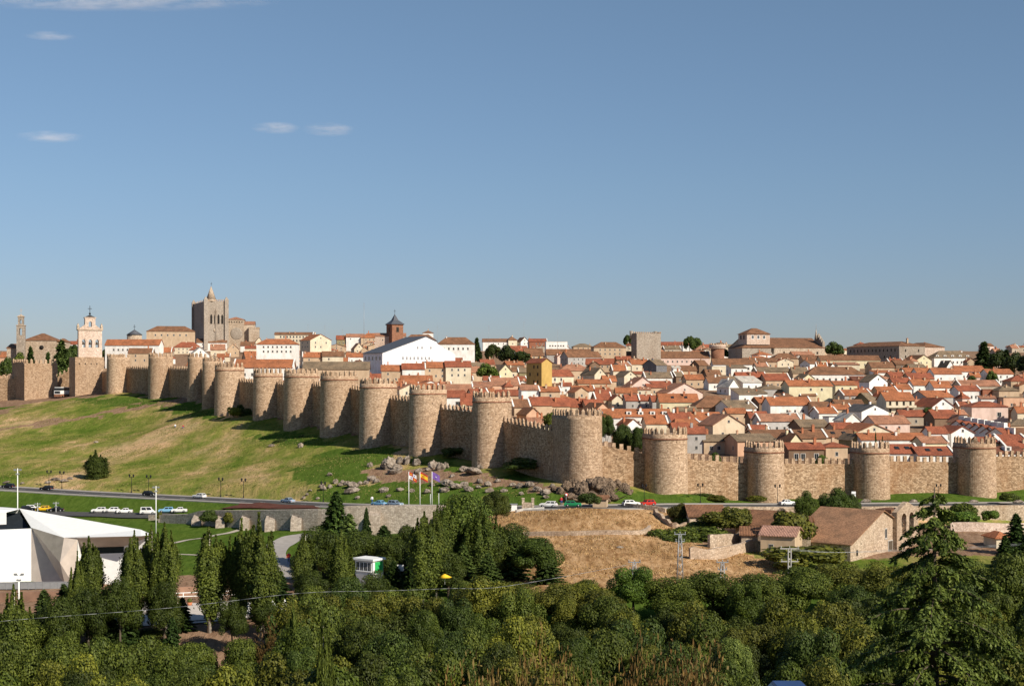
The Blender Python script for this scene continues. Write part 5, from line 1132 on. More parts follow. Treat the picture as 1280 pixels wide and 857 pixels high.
# town trees
for k, px, yt, w, d, yb, c, l in (('farfir', 596, 422, 16, 720, 447, (.45, .55, .5), 'dark conifer on skyline right of the broad white house'), ('far', 617, 428, 22, 700, 452, (.45, .5, .45), 'dark spreading tree right of the skyline conifer'), ('far', 634, 431, 26, 690, 455, (.4, .5, .45), 'middle dark tree of the skyline clump above the yellow house'), ('far', 652, 437, 28, 680, 456, (.4, .5, .45), 'lowest dark tree of the skyline clump above the yellow house'),
    ('far', 609, 454, 30, 560, 474, (1, 1.2, .8), 'fresh green round tree among roofs left of the yellow house'), ('far', 688, 513, 20, 318, 532, (1.6, 1.6, 1), 'small yellow-green tree peeking over the shaded wall'), ('round', 757, 516, 26, 312, 550, DG, 'dark green tree rising just right of the corner tower'), ('round', 780, 526, 34, 312, 560, DG, 'broad dark tree behind the wall right of the corner tower'), ('round', 798, 530, 30, 308, 562, DG, 'dark tree behind the wall, touching the next round tower'),
    ('far', 785, 417, 12, 860, 434, DG, 'small skyline tree left of the grey tower house'), ('far', 862, 418, 16, 880, 437, DG, 'left one of two round skyline trees right of the tower house'), ('far', 871, 420, 18, 880, 438, DG, 'right one of two round skyline trees right of the tower house'), ('far', 905, 435, 14, 790, 446, DG, 'small dark tree right under the round brick drum'), ('far', 1043, 427, 26, 860, 446, DG, 'skyline tree between the monastery and the long convent'),
    ('farfir', 1230, 427, 28, 740, 459, (.5, .6, .5), 'tall conifer breaking the skyline near the right edge'), ('far', 1248, 437, 26, 760, 462, (.4, .5, .45), 'dark rounded tree just right of the tall skyline conifer'), ('farfir', 1258, 437, 20, 745, 462, (.4, .5, .45), 'slim dark conifer in the right skyline clump'), ('far', 1268, 440, 26, 750, 465, (.4, .5, .45), 'dark rounded tree near the right end of the skyline clump'), ('far', 1285, 442, 30, 740, 468, (.4, .5, .45), 'dark tree cut by the right edge on the skyline'),
    ('far', 1160, 507, 20, 400, 522, (.8, 1.1, .7), 'green garden tree below the balconied cream house'), ('far', 1078, 491, 20, 450, 507, (.7, .9, .6), 'green tree beside the olive gable in the right town'), ('far', 1240, 463, 16, 560, 478, (.7, .9, .6), 'round green tree before the far right white houses'), ('far', 1215, 468, 14, 560, 478, DG, 'small round tree before the square white house row'), ('farfir', 1094.5, 540, 6, 312, 560, DG, 'left one of two small dark cypresses behind a round tower'), ('farfir', 1103, 545, 5, 312, 560, DG, 'right one of two small dark cypresses behind a round tower'),
    ('farfir', 77, 425, 34, 575, 478, (.9, 1, .9), 'broad grey-green cedar between the gate towers'), ('farfir', 38, 433, 18, 600, 470, DG, 'slim dark conifer before the left church'), ('far', 92, 428, 24, 590, 470, DG, 'dark tree touching the left side of the bell gable'), ('far', 24, 440, 22, 600, 472, MG, 'round green tree before the left church'), ('far', 8, 446, 20, 600, 475, DG, 'dark tree at the left edge behind the walls'), ('far', 136, 431, 18, 580, 455, DG, 'dark tree just right of the bell gable'), ('farfir', 60, 440, 16, 610, 470, DG, 'small conifer right of the church round window'),
    ('far', 974, 486, 14, 500, 494, DG, 'small dark bush on a roof terrace in mid town'), ('far', 893, 563, 16, 303, 573, (.9, 1.1, .9), 'green bush peeking over the wall below the tan house'), ('far', 1028, 566, 18, 308, 574, (.9, 1.1, .7), 'green bush peeking over the wall between two right towers')):
    T(k, px, yt, w, d, '', 'tree' if k != 'farfir' else 'conifer', None, c, label=l, ybase=yb)
# the thicket
hand = [('willow', 375, 752, 60, 150, OL), ('willow', 425, 742, 80, 158, OL), ('willow', 480, 740, 80, 160, OL), ('willow', 535, 742, 76, 158, OL), ('willow', 590, 735, 80, 162, OL), ('willow', 645, 727, 84, 166, OL), ('willow', 700, 728, 80, 164, OL), ('willow', 750, 736, 70, 160, OL), ('round', 735, 722, 60, 166, (.75, .8, .5)), ('willow', 840, 722, 80, 166, MG), ('willow', 890, 714, 90, 168, MG), ('willow', 945, 716, 84, 166, MG), ('willow', 1000, 708, 84, 168, MG), ('willow', 1050, 702, 90, 170, OL), ('willow', 1100, 704, 84, 168, OL), ('willow', 1210, 700, 90, 165, MG), ('willow', 1265, 690, 90, 160, MG), ('willow', 1150, 708, 80, 168, MG),
        ('round', 245, 795, 66, 150, MG), ('round', 305, 790, 60, 150, MG), ('willow', 130, 800, 90, 140, MG), ('willow', 190, 798, 90, 144, MG), ('willow', 60, 810, 90, 140, MG), ('willow', 0, 800, 90, 140, MG), ('willow', 60, 770, 80, 158, MG),
        ('bushy', 640, 770, 70, 128, YG), ('bushy', 100, 818, 80, 118, YG), ('bushy', 165, 828, 80, 116, YG), ('bushy', 290, 815, 90, 122, YG), ('round', 915, 790, 56, 112, (1.5, 1.7, 1.6)), ('round', 760, 775, 90, 126, MG)]
for k, px, yt, w, d, c in hand: T(k, px, yt, w, d, {OL: 'olive green billowing willow', MG: 'dark green billowing tree', YG: 'yellow-green bushy tree'}.get(c, 'rounded greyish green tree'), 'tree', 'riverside thicket trees', c)
pts = []
for i in range(5000):
    px = tr.uniform(-60, 1340); d = tr.uniform(98, 168)
    if d > 150 and 215 < px < 380: continue
    x, y = XY(px, d)
    if all((x-a)**2+(y-b)**2 > 5.8**2 for a, b in pts): pts.append((x, y))
for x, y in pts:
    if tr.random() < .08: continue
    d = y/S; px = 640+K*x/y; lo = {0: 808, 1: 752}[0 if px < 350 else 1]+tr.choice([-10, -4, 0, 6, 22])
    if px > 1000: lo = 735
    yt = lo+(150-d)*(1.15 if px < 350 else 1.7)+tr.uniform(-7, 14)
    if px < 350 and d > 150: yt = max(yt, 772)
    if yt > 905: continue
    c = tr.choice([OL, MG, MG, DG, (.55, .62, .42), (.9, 1, .65), (.7, .85, .5), (1.5, 1.35, .8)])
    T(tr.choice(['willow', 'willow', 'round', 'bushy']), px, yt, tr.uniform(54, 104)*130/d, d, {OL: 'olive green willow', DG: 'deep green tree'}.get(c, 'mid green leafy tree'), 'tree', 'riverside thicket trees', c)
for px, yt, w, d in ((680, 792, 50, 108), (800, 795, 40, 106), (868, 788, 60, 106), (895, 800, 40, 104), (600, 820, 70, 102), (560, 838, 50, 100), (720, 838, 50, 100), (790, 825, 60, 100), (850, 822, 56, 100), (830, 838, 40, 98), (655, 835, 40, 100), (338, 770, 18, 148), (700, 815, 40, 102), (672, 808, 60, 100), (812, 812, 60, 100), (876, 815, 60, 98), (620, 840, 70, 97), (580, 845, 60, 96), (740, 845, 60, 96), (770, 838, 50, 97)):
    T('twig', px, yt-4, w*1.2, d, 'russet dry shrub', 'shrub', 'dry shrubs', (1.0, 1.25, .95) if px % 3 else (1.0, 1.5, 1.1))
# great cedar
def cedar():
    px, d = 1168, 84; x, y = XY(px, d); g = gz(x, y); H = CZ-(609-HY)/K*y-g; rs = np.random.RandomState(4)
    o = empty('cedar_tree', (x, y, g), 0, 'great drooping cedar in the right foreground rising over the chapel', 'cedar')
    P_, N_, T_ = [], [], []; br = MB(); nb = 122
    ztop = H; zlow = H-27
    for k in range(nb):
        h = ((k+rs.rand())/nb)**1.0; z = ztop-.4-(ztop-zlow)*h; L = min(13.5, .7+14.5*h)*rs.uniform(.5, 1.12); a = k*2.399+rs.rand()*.7
        if h < .25: L *= rs.uniform(.8, 1.3)
        ca, sa = math.cos(a), math.sin(a); rise = rs.uniform(.05, .3); dr = rs.uniform(.35, .6); prev = None
        f = lambda t: np.array([ca*L*t, sa*L*t, z+L*(rise*t*1.6-dr*t**2.2)])
        for s in range(6):
            q = f((s+1)/6); 
            p0 = f(s/6); br.tube(p0, q, .02+.012*L*(1-s/6), .02+.012*L*(1-(s+1)/6), 5)
        ns = int(8+L*5)
        for s in range(ns):
            t = .12+.88*(s+rs.rand())/ns; c = f(t); sd = rs.choice([-1, 1]); l = (.35+L*.17*(1-abs(t-.55)))*rs.uniform(.6, 1.2)
            aa = a+sd*rs.uniform(.5, 1.15); m = int(10+l*26); u = rs.rand(m)
            dx = np.cos(aa)*l*u; dy = np.sin(aa)*l*u; dz = -l*(.15*u+.55*u*u)+rs.normal(size=m)*.05-rs.rand(m)*.22*(1-u*.4)
            P_.append(c+np.stack([dx, dy, dz], 1)+rs.normal(size=(m, 3))*np.array([.07, .07, .03])); N_.append(rs.normal(size=(m, 3))*.5+np.array([ca*.4, sa*.4, .7])); T_.append(np.tile([np.cos(aa), np.sin(aa), -.7], (m, 1))+rs.normal(size=(m, 3))*.45)
    p = np.concatenate(P_); nn = np.concatenate(N_); tt = np.concatenate(T_)
    c = link('crown', leafmesh('crown', p, nn, rs.uniform(.6, 1.2, len(p))*.15, 'needle', 2.4, 5, tt), None, o); c.color = (1.35, 1.35, .9, 1)
    br.tube((0, 0, -2), (0, 0, H*.6), .5, .3, 10); br.tube((0, 0, H*.6), (0, 0, H), .3, .04, 8); br.build('trunk', 'bark', o)
cedar()
# ---------------------------------------------------------------- rocks
def rockmesh(seed):
    rs = random.Random(seed*31+5); bm = bmesh.new()
    for k in range(26):
        v = Vector((rs.gauss(0, 1), rs.gauss(0, 1), rs.gauss(0, 1))).normalized()*rs.uniform(.82, 1.08); bm.verts.new((v.x, v.y, v.z*.72))
    r = bmesh.ops.convex_hull(bm, input=bm.verts[:]); bmesh.ops.delete(bm, geom=list({g for g in r['geom_interior'] if isinstance(g, bmesh.types.BMVert)}), context='VERTS')
    bmesh.ops.bevel(bm, geom=bm.edges[:], offset=.07, segments=1, affect='EDGES'); bmesh.ops.triangulate(bm, faces=bm.faces[:]); bmesh.ops.subdivide_edges(bm, edges=bm.edges[:], cuts=2, use_grid_fill=True)
    off = Vector((seed*7.3, seed*3.1, 0))
    for v in bm.verts: p = v.co.copy(); v.co = p*(1+.16*mnoise.noise(p*2+off)+.14*mnoise.noise(p*5+off)-.12*max(0, .12-abs(mnoise.noise(p*1.6+off)))*8)
    me = bpy.data.meshes.new('boulder'); bm.to_mesh(me); bm.free(); me.materials.append(MATS['rock']); return me
RK = [rockmesh(i) for i in range(7)]
rk = random.Random(9)
m_, t_, p_ = nt('crag'); n_ = noi(t_, pos(t_), 1.1, 7, .8); t_.links.new(ramp(t_, n_, [(.38, (.05, .035, .025)), (.5, (.20, .14, .095)), (.64, (.38, .28, .2))]), p_.inputs['Base Color']); setin(p_, Roughness=.95); bump(t_, p_, n_, 1, .8)
CRK = []
for q_ in RK[:4]:
    q_ = q_.copy(); q_.materials.clear(); q_.materials.append(MATS['crag']); CRK.append(q_)
def rock(px, py, w, h=None, desc='grey granite boulder', cat='boulder', name='boulder', lab=None, me=None, sink=.25):
    g = ground(px, py+ (h or w*.6)*.4); y = g.y; W_ = w*y/K; H_m = (h or w*.6)*y/K
    o = link(name, me or rk.choice(RK)); o.location = (g.x, g.y, g.z+H_m*(.5-sink)); o.scale = (W_*.52, W_*.45*rk.uniform(.8, 1.2), H_m*.78); o.rotation_euler = (rk.uniform(-.15, .15), rk.uniform(-.2, .2), rk.uniform(-.5, .5))
    if lab: tag(o, lab, cat)
    else: fam(o, px, py, desc, cat, 'boulders below the walls')
    return o
for px, py, w, h in ((480, 580, 12, 11), (487, 578, 20, 18), (496, 583, 14, 12), (500, 575, 12, 12), (509, 574, 10, 14), (521, 577, 12, 11), (494, 588, 22, 8), (541, 580, 14, 12), (550, 582, 14, 12), (557, 581, 9, 10), (523, 588, 12, 8), (535, 586, 9, 6), (580, 585, 14, 9), (592, 588, 26, 11), (600, 583, 10, 7), (463, 580, 9, 7), (412, 592, 8, 5), (376, 556, 8, 7),
    (465, 597, 14, 8), (470, 600, 10, 7), (458, 602, 8, 6), (450, 603, 7, 5), (441, 605, 20, 9), (434, 603, 9, 6), (428, 602, 8, 6), (420, 601, 8, 7), (425, 605, 9, 6), (404, 609, 9, 8), (402, 606, 8, 6), (412, 607, 7, 6), (440, 612, 20, 9), (447, 621, 8, 4), (480, 611, 16, 7), (500, 611, 11, 5), (486, 619, 8, 4), (515, 612, 8, 6), (380, 621, 6, 4), (397, 622, 6, 4), (384, 617, 5, 4), (388, 612, 5, 3), (534, 613, 10, 7), (540, 604, 7, 7),
    (560, 602, 20, 10), (570, 607, 16, 9), (580, 604, 12, 8), (586, 610, 14, 8), (556, 611, 16, 8), (565, 594, 8, 5), (600, 600, 10, 8), (610, 604, 12, 8), (612, 612, 12, 7), (598, 608, 9, 5), (622, 600, 9, 6), (650, 606, 14, 8), (662, 604, 14, 10), (672, 610, 14, 9), (682, 614, 14, 9), (682, 620, 9, 5), (690, 606, 8, 6), (70, 598, 14, 5), (80, 600, 12, 5), (60, 602, 8, 3), (88, 597, 8, 4), (8, 602, 10, 3), (28, 603, 6, 3), (630, 612, 10, 6), (641, 605, 10, 6), (652, 616, 8, 5), (120, 552, 6, 3), (340, 556, 9, 4)):
    rock(px, py, w, h)
for k, (px, py, w, h) in enumerate(((708, 608, 16, 20), (718, 604, 18, 22), (728, 610, 20, 24), (738, 604, 20, 18), (748, 606, 24, 28), (758, 612, 18, 24), (764, 606, 14, 16), (702, 612, 14, 12), (712, 620, 18, 12), (724, 622, 18, 10), (772, 604, 14, 12), (780, 608, 14, 14), (740, 618, 16, 14), (735, 598, 24, 10), (752, 600, 22, 12), (745, 622, 16, 12), (756, 624, 14, 10), (766, 620, 16, 12), (730, 618, 12, 14), (716, 612, 12, 12), (760, 600, 14, 10), (694, 610, 12, 9), (786, 614, 12, 8))):
    rock(px, py, w*1.15, h*1.0, 'brown crag rock', 'rock', 'crag_rock', sink=.25, me=CRK[k % 4])
rock(775, 683, 10, 3, lab='flat pale rock lying alone on the straw hillside')
# ---------------------------------------------------------------- walls by the road
def wallrun(name, pts, mat, th, top, bot=None, lab='', cat='wall', structure_=False):
    """pts world xy list; top(i,p)->z ; bot(i,p)->z"""
    m = MB(); n = len(pts); v = []
    for i, q in enumerate(pts):
        a = pts[max(i-1, 0)]; b = pts[min(i+1, n-1)]; d = Vector((b[0]-a[0], b[1]-a[1], 0)).normalized(); nn = Vector((-d.y, d.x, 0))*th/2
        zt = top(i, q); zb = bot(i, q) if bot else gz(q[0], q[1])-1
        v += [(q[0]-nn.x, q[1]-nn.y, zb), (q[0]-nn.x, q[1]-nn.y, zt), (q[0]+nn.x, q[1]+nn.y, zt), (q[0]+nn.x, q[1]+nn.y, zb)]
    f = []
    for i in range(n-1):
        for k in range(3): f.append((i*4+k+1, i*4+k, i*4+k+4, i*4+k+5))
    f += [(0, 1, 2, 3), tuple((n-1)*4+k for k in (3, 2, 1, 0))]
    m.add(v, f); o = m.build(name, mat)
    o = tag(o, lab, cat) if lab else o
    return o
def dens(pts, k=6): return smooth_poly([Vector((*XY(a, b), c)) for a, b, c in pts], k)
# left: py of the top carried as z
tp = dens([(200, 290, 0), (215, 288, 0), (300, 275, 0), (400, 263, 0), (500, 260, 0), (575, 260, 0), (600, 262, 0)])
def topl(i, q):
    px = 640+K*q.x/q.y; return CZ-(float(np.interp(px, [200, 240, 246, 300, 400, 440, 560, 600], [643, 642, 638, 637.3, 636, 631.5, 631, 632]))-HY)/K*q.y
def pyz(px, py, d): return CZ-(py-HY)/K*d*S
root = empty('buttressed_wall', (*XY(400, 263), 40), 0, 'long grey stone retaining wall with buttresses below the road', 'retaining wall'); bpy.context.view_layer.update()
w_ = wallrun('wall', tp, 'wall_grey', 1.5, topl, lambda i, q: q.z+0 or gz(q.x, q.y-3)-1.5); w_.parent = root; w_.matrix_parent_inverse = root.matrix_world.inverted()
for (a_, b_, yt) in ((243, 255, 646), (273, 284, 647), (303, 314, 647), (334, 346, 646), (366, 379, 645), (462, 477, 640), (548, 560, 640)):
    c = (a_+b_)/2; dd = float(np.interp(c, [215, 300, 400, 500, 575], [288, 275, 263, 260, 260])); x, y = XY(c, dd); ww = (b_-a_)*y/K
    m = MB(); z0 = gz(x, y-5)-1.5; z1 = pyz(c, yt, dd-2)
    m.add([(x-ww/2, y-4, z0), (x+ww/2, y-4, z0), (x+ww/2, y+.3, z0), (x-ww/2, y+.3, z0), (x-ww/2, y-3.0, z1-.6), (x+ww/2, y-3.0, z1-.6), (x+ww/2, y+.3, z1+.6), (x-ww/2, y+.3, z1+.6)], [(3, 2, 1, 0), (4, 5, 6, 7), (0, 1, 5, 4), (1, 2, 6, 5), (2, 3, 7, 6), (3, 0, 4, 7)])
    q = m.build('buttress', 'wall_grey'); q.parent = root; q.matrix_parent_inverse = root.matrix_world.inverted()
tp = dens([(862, 262.5, 0), (900, 264, 0), (1000, 268, 0), (1140, 274, 0), (1280, 282, 0), (1400, 287, 0), (1500, 291, 0)])
wallrun('retaining_wall', tp, 'pale_stone', .7, lambda i, q: gz(q.x, q.y+4)+.75, lambda i, q: gz(q.x, q.y-4)-1.5, 'long pale stone retaining wall carrying the road at right', 'retaining wall')
g_ = [ground(px, py) for px, py in ((640, 671), (700, 669), (740, 668), (790, 668), (806, 666), (812, 661))]
wallrun('dry_stone_wall', smooth_poly(g_, 6), 'field_stone', .6, lambda i, q: gz(q[0], q[1])+.8, None, 'low curved dry stone wall crossing the straw hillside', 'stone wall')
g_ = [ground(px, py) for px, py in ((818, 642), (830, 652), (845, 660), (868, 658), (900, 648))]
wallrun('ruined_wall', smooth_poly(g_, 5), 'field_stone', .6, lambda i, q: gz(q[0], q[1])+1.0+.3*math.sin(i*2.1), None, 'tumbled stone field wall bending below the brownish round tree', 'stone wall')
g_ = [ground(px, py) for px, py in ((862, 698), (905, 697), (952, 688))]
wallrun('ruined_wall', smooth_poly(g_, 5), 'field_stone', .7, lambda i, q: gz(q[0], q[1])+1.9+.25*math.sin(i*1.7), None, 'ruined stone wall at the lower edge of the shrubs beside the barns', 'stone wall')
g_ = [ground(px, py) for px, py in ((886, 684), (906, 683), (927, 681))]
wallrun('garden_wall', smooth_poly(g_, 4), 'pale_stone', .5, lambda i, q: gz(q[0], q[1])+2.4, None, 'tall pale garden wall behind the shrubs left of the barns', 'stone wall')
g_ = [ground(px, py) for px, py in ((1188, 664), (1230, 664), (1290, 664))]
wallrun('terrace_wall', smooth_poly(g_, 5), 'pink_masonry', .5, lambda i, q: gz(q[0], q[1])+1.9, None, 'pinkish lower terrace wall below the retaining wall at far right', 'wall')
g_ = [ground(px, py) for px, py in ((782, 634), (800, 636), (832, 641))]
wallrun('parapet', smooth_poly(g_, 4), 'pale_stone', .4, lambda i, q: gz(q[0], q[1])+1.0, None, 'pale roadside parapet left of the brownish round tree', 'parapet')
g_ = [ground(px, py) for px, py in ((186, 650), (205, 650), (240, 651))]
wallrun('parking_wall', smooth_poly(g_, 4), 'grey_stone', .5, lambda i, q: gz(q[0], q[1])+1.3, None, 'low grey stone wall right of the parked white cars', 'stone wall')
g_ = [ground(px, py) for px, py in ((645, 640), (655, 638), (680, 636))]
wallrun('white_kerb_wall', smooth_poly(g_, 4), 'concrete', .3, lambda i, q: gz(q[0], q[1])+.5, None, 'low whitish wall at the foot of the white gate pillars', 'wall')
g_ = [ground(px, py) for px, py in ((-40, 752), (60, 750), (150, 748), (270, 742))]
wallrun('brown_bank_wall', smooth_poly(g_, 5), 'brown_earth', .6, lambda i, q: gz(q[0], q[1])+1.5, None, 'brown low bank wall between the white hall and the trees', 'wall')
# ---------------------------------------------------------------- white faceted hall
plain('travertine', (.50, .43, .37), .7, 0, .12, .7)
o = empty('faceted_hall', P(80, 733, 208), 0, 'white faceted modern hall with sloping roof at the left edge', 'building')
OV = Vector(o.location)
def poly3(name, mat, faces, thick=None):
    m = MB()
    for f in faces: m.add([P(*q)-OV for q in f], [tuple(range(len(f)))])
    q = m.build(name, mat, o); return q
a, b, c, d_, e, f, g = (-60, 629, 224), (24, 635, 220), (176, 661.5, 209), (191, 668, 207), (176, 669.5, 204), (80, 671.5, 207), (39, 659, 213)
mm_, f0, g0 = (75, 703, 205.6), (82, 734, 207), (39, 736, 209.5)
h, h0, i1, i2, j1, j2 = (97, 673, 206.8), (97, 734, 207), (101, 684, 208.4), (155, 682.5, 208.2), (101, 732, 208.4), (155, 732, 208.2)
poly3('roof', 'white_paint', [(g, f, e, c, b), (e, d_, c)])
poly3('fascia', 'white_paint', [(f, h, (191, 668.01, 206.9), d_, e)])
poly3('stone_facets', 'travertine', [(g, g0, f0, mm_), (f, mm_, f0, (94, 734, 206.9), h), (h, i1, i2, (190, 669, 207))])
poly3('facet', 'pale_gravel', [(g, mm_, f)])
poly3('front_wall', 'white_paint', [((101, 692.5, 208.4), j1, j2, (155, 690.5, 208.2)), (h, h0, j1, i1), (i2, j2, (190, 730, 208), (190, 669, 207))])
poly3('glass_band', 'glass', [(i1, (101, 692.5, 208.4), (155, 690.5, 208.2), i2)])
poly3('left_wall', 'white_paint', [((39, 660, 212.8), (-60, 664, 213), (-60, 738, 206), g0), ((-60, 629, 224), (-60, 640, 214), (8, 640, 216), (24, 636, 217), b)])
poly3('recess', 'dark_opening', [(g, b, (26, 641, 219), (37, 659.5, 216)), ((8, 641, 219), (26, 641, 219), (37, 660, 216), (8, 662, 216))])
poly3('window_glass', 'glass', [((-60, 641, 218), (24, 641, 218), (36, 660, 216), (-60, 664, 216))])
poly3('window_panel', 'white_paint', [((-60, 640, 212.9), (8, 640, 212.9), (8, 655, 212.8), (-60, 657, 212.8))])
poly3('back_wall', 'white_paint', [(b, c, (176, 732, 210), (24, 735, 220)), (c, (191, 730, 209), (176, 732, 210)), (a, b, (24, 735, 220), (-60, 735, 224))])
# railing before it
r0, r1 = ground(-20, 737), ground(100, 735)
o = empty('glass_railing', r0, math.atan2(r1.y-r0.y, r1.x-r0.x), 'grey glazed railing at the foot of the white hall', 'railing'); L = (r1-r0).length
m = MB(); m.box(0, L, 0, .03, .1, 1.2); m.build('glazing', 'grey_metal', o); m = MB(); m.box(0, L, -.04, .06, 1.2, 1.3); m.build('handrail', 'grey_metal', o)
m = MB(); m.box(-.04, .04, -.05, .05, 0, 1.2); pm = m.mesh('post', 'grey_metal')
for k in range(14): q = link('post', pm, None, o); q.location = (L*k/13, 0, 0)
# ---------------------------------------------------------------- cars
def tapered(m, x0, x1, X0, X1, y, Y, z0, z1, mi=0):
    v = [(x0, -y, z0), (x1, -y, z0), (x1, y, z0), (x0, y, z0), (X0, -Y, z1), (X1, -Y, z1), (X1, Y, z1), (X0, Y, z1)]
    m.add(v, [(3, 2, 1, 0), (4, 5, 6, 7), (0, 1, 5, 4), (1, 2, 6, 5), (2, 3, 7, 6), (3, 0, 4, 7)], mi)
def carparts(kind):
    L = 3.9; m = MB(); h = L/2
    tapered(m, -h+.05, h-.05, -h, h, .72, .80, .22, .48); tapered(m, -h, h, -h+.04, h-.06, .80, .78, .48, .70)
    if kind == 'van': tapered(m, -h+.04, h-.5, -h+.1, h-.55, .78, .74, .70, .98)
    else: tapered(m, -h+.04, h-.06, -h+.12, h-.3, .78, .74, .70, .84)
    if kind == 'van': a = (-h+.1, h-.5, -h+.2, h-1.15, .98, 1.75)
    elif kind == 'estate': a = (-h+.12, h-1.05, -h+.4, h-1.7, .84, 1.32)
    elif kind == 'hatch': a = (-h+.12, h-1.0, -h+.45, h-1.65, .84, 1.34)
    else: a = (-h+.65, h-1.05, -h+1.15, h-1.7, .84, 1.3)
    tapered(m, a[0]+.1, a[1]-.12, a[2], a[3], .70, .56, a[4], a[5])      # cabin
    gl = MB(); zc = a[4]+.06; zd = a[5]-.07; t = lambda q, w: q
    k0 = (zc-a[4])/(a[5]-a[4]); k1 = (zd-a[4])/(a[5]-a[4]); lx = lambda k: a[0]+.1+(a[2]-a[0]-.1)*k; rx = lambda k: a[1]-.12+(a[3]-a[1]+.12)*k; wy = lambda k: .70+(.56-.70)*k
    for s in (-1, 1):
        for u0, u1 in ((.08, .46), (.52, .9)):
            p = [(lx(k0)+(rx(k0)-lx(k0))*u0, s*(wy(k0)+.012), zc), (lx(k0)+(rx(k0)-lx(k0))*u1, s*(wy(k0)+.012), zc), (lx(k1)+(rx(k1)-lx(k1))*u1, s*(wy(k1)+.012), zd), (lx(k1)+(rx(k1)-lx(k1))*u0, s*(wy(k1)+.012), zd)]
            gl.add(p if s < 0 else p[::-1], [(0, 1, 2, 3)])
    for e, X in ((.015, rx), (-.015, lx)):
        p = [(X(k0)+e, -wy(k0)*.88, zc), (X(k0)+e, wy(k0)*.88, zc), (X(k1)+e, wy(k1)*.88, zd), (X(k1)+e, -wy(k1)*.88, zd)]; gl.add(p if e > 0 else p[::-1], [(0, 1, 2, 3)])
    me = m.mesh('body', 'paint'); wh = MB(); wh.tube((0, -.1, 0), (0, .1, 0), .31, .31, 14); rim = MB(); rim.tube((0, -.115, 0), (0, .115, 0), .18, .18, 10)
    lt = MB(); lt.box(-.03, .03, -.13, .13, -.06, .06); bp = MB(); bp.box(-h-.06, -h+.1, -.74, .74, .25, .42); bp.box(h-.12, h+.05, -.74, .74, .25, .42)
    return dict(body=me, glass=gl.mesh('windows', 'glass'), wheel=wh.mesh('wheel', 'rubber'), rim=rim.mesh('rim', 'grey_metal'), head=lt.mesh('headlight', 'white_paint'), tail=lt.mesh('tail_light', 'red_cloth'), bump=bp.mesh('bumper', 'grey_metal'), h=h)
CARP = {k: carparts(k) for k in ('sedan', 'hatch', 'estate', 'van')}
def car(kind, px, d, z, rz, col, label, flip=False, sc=1.0):
    x, y = XY(px, d); c = CARP[kind]; o = empty('car', (x, y, z), rz+(math.pi if flip else 0), label, 'car' if kind != 'van' else 'van', 'cars and vans around the walls'); o.scale = (sc,)*3
    b = link('body', c['body'], None, o, col); link('windows', c['glass'], None, o); link('bumper', c['bump'], None, o)
    for sx in (-1, 1):
        for sy in (-1, 1):
            w = link('wheel', c['wheel'], None, o); w.location = (sx*1.18, sy*.70, .31); r = link('rim', c['rim'], None, w)
    for sy in (-1, 1):
        q = link('headlight', c['head'], None, o); q.location = (c['h']-.01, sy*.58, .58); q = link('tail_light', c['tail'], None, o); q.location = (-c['h']+.01, sy*.6, .6)
    return o
def roadat(px, off=0):
    best = min(range(len(rp)), key=lambda i: abs(640+K*rp[i].x/rp[i].y-px)); a = rp[max(best-1, 0)]; b = rp[min(best+1, len(rp)-1)]; q = rp[best]; u = (b-a).normalized()
    t = ((px-640)/K*q.y-q.x)/max(.3, u.x-(px-640)/K*u.y); q = q+u*t; nn = Vector((-u.y, u.x, 0)).normalized(); q = q+nn*off
    return q, math.atan2(u.y, u.x)
BLK = (.015, .015, .018); WHT = (.75, .75, .74); SBL = (.25, .33, .42); LBL = (.2, .42, .62); RED = (.45, .03, .02); GRN = (.02, .22, .09)
for kind, px, off, col, lab, fl in (('hatch', 5, 1.8, BLK, 'black hatchback farthest left on the road by the slope', 1), ('hatch', 53, 1.8, BLK, 'black hatchback on the road near the double street lamps at left', 1), ('estate', 181, 1.8, BLK, 'black car on the road above the row of parked white cars', 0), ('estate', 243, 1.8, WHT, 'white estate car driving on the slope road, left of two lamps', 1), ('sedan', 353, 1.8, SBL, 'silver blue car on the road above the red flower bed', 1),
    ('estate', 683, 1.9, WHT, 'white estate car beside the white gate pillars', 1), ('hatch', 716, 1.9, GRN, 'green and white car in front of the crag', 0), ('hatch', 793, 1.9, WHT, 'white car on the road left of the parapet end', 0), ('hatch', 816, 1.9, RED, 'red car half hidden behind the roadside parapet', 1), ('sedan', 989, 1.9, WHT, 'white car by the double lamp, left of the glossy green trees', 0), ('sedan', 468, 1.8, LBL, 'light blue car on the road above the buttressed wall', 1), ('hatch', 488, 1.8, SBL, 'small blue car just right of the light blue car', 0)):
    q, rz = roadat(px, off); o = car(kind, 640, 100, 0, rz, col, lab, bool(fl)); o.location = (q.x, q.y, q.z+.03)
for kind, px, py, col, lab in (('hatch', 35, 640, BLK, 'dark parked car behind the roof of the white hall'), ('hatch', 41, 639, WHT, 'white parked car between the dark and the yellow ones'), ('hatch', 54, 640, (.75, .45, .02), 'bright yellow parked car behind the white hall'), ('sedan', 70, 641, BLK, 'long black parked car right of the yellow one'), ('hatch', 124, 642, WHT, 'leftmost of the three white cars parked side by side'), ('hatch', 140, 642, WHT, 'middle of the three white cars parked side by side'), ('sedan', 156, 643, WHT, 'rightmost of the three white cars parked side by side'), ('van', 185, 644, WHT, 'white high-roofed car left of the tall white mast'), ('hatch', 208, 642, LBL, 'light blue parked car just right of the tall white mast'), ('sedan', 224, 642, WHT, 'white sedan parked right of the light blue one')):
    g = ground(px, py-1.5); o = car(kind, 640, 100, 0, .15, col, lab, px % 2 == 0); o.location = (g.x, g.y, g.z+.1)
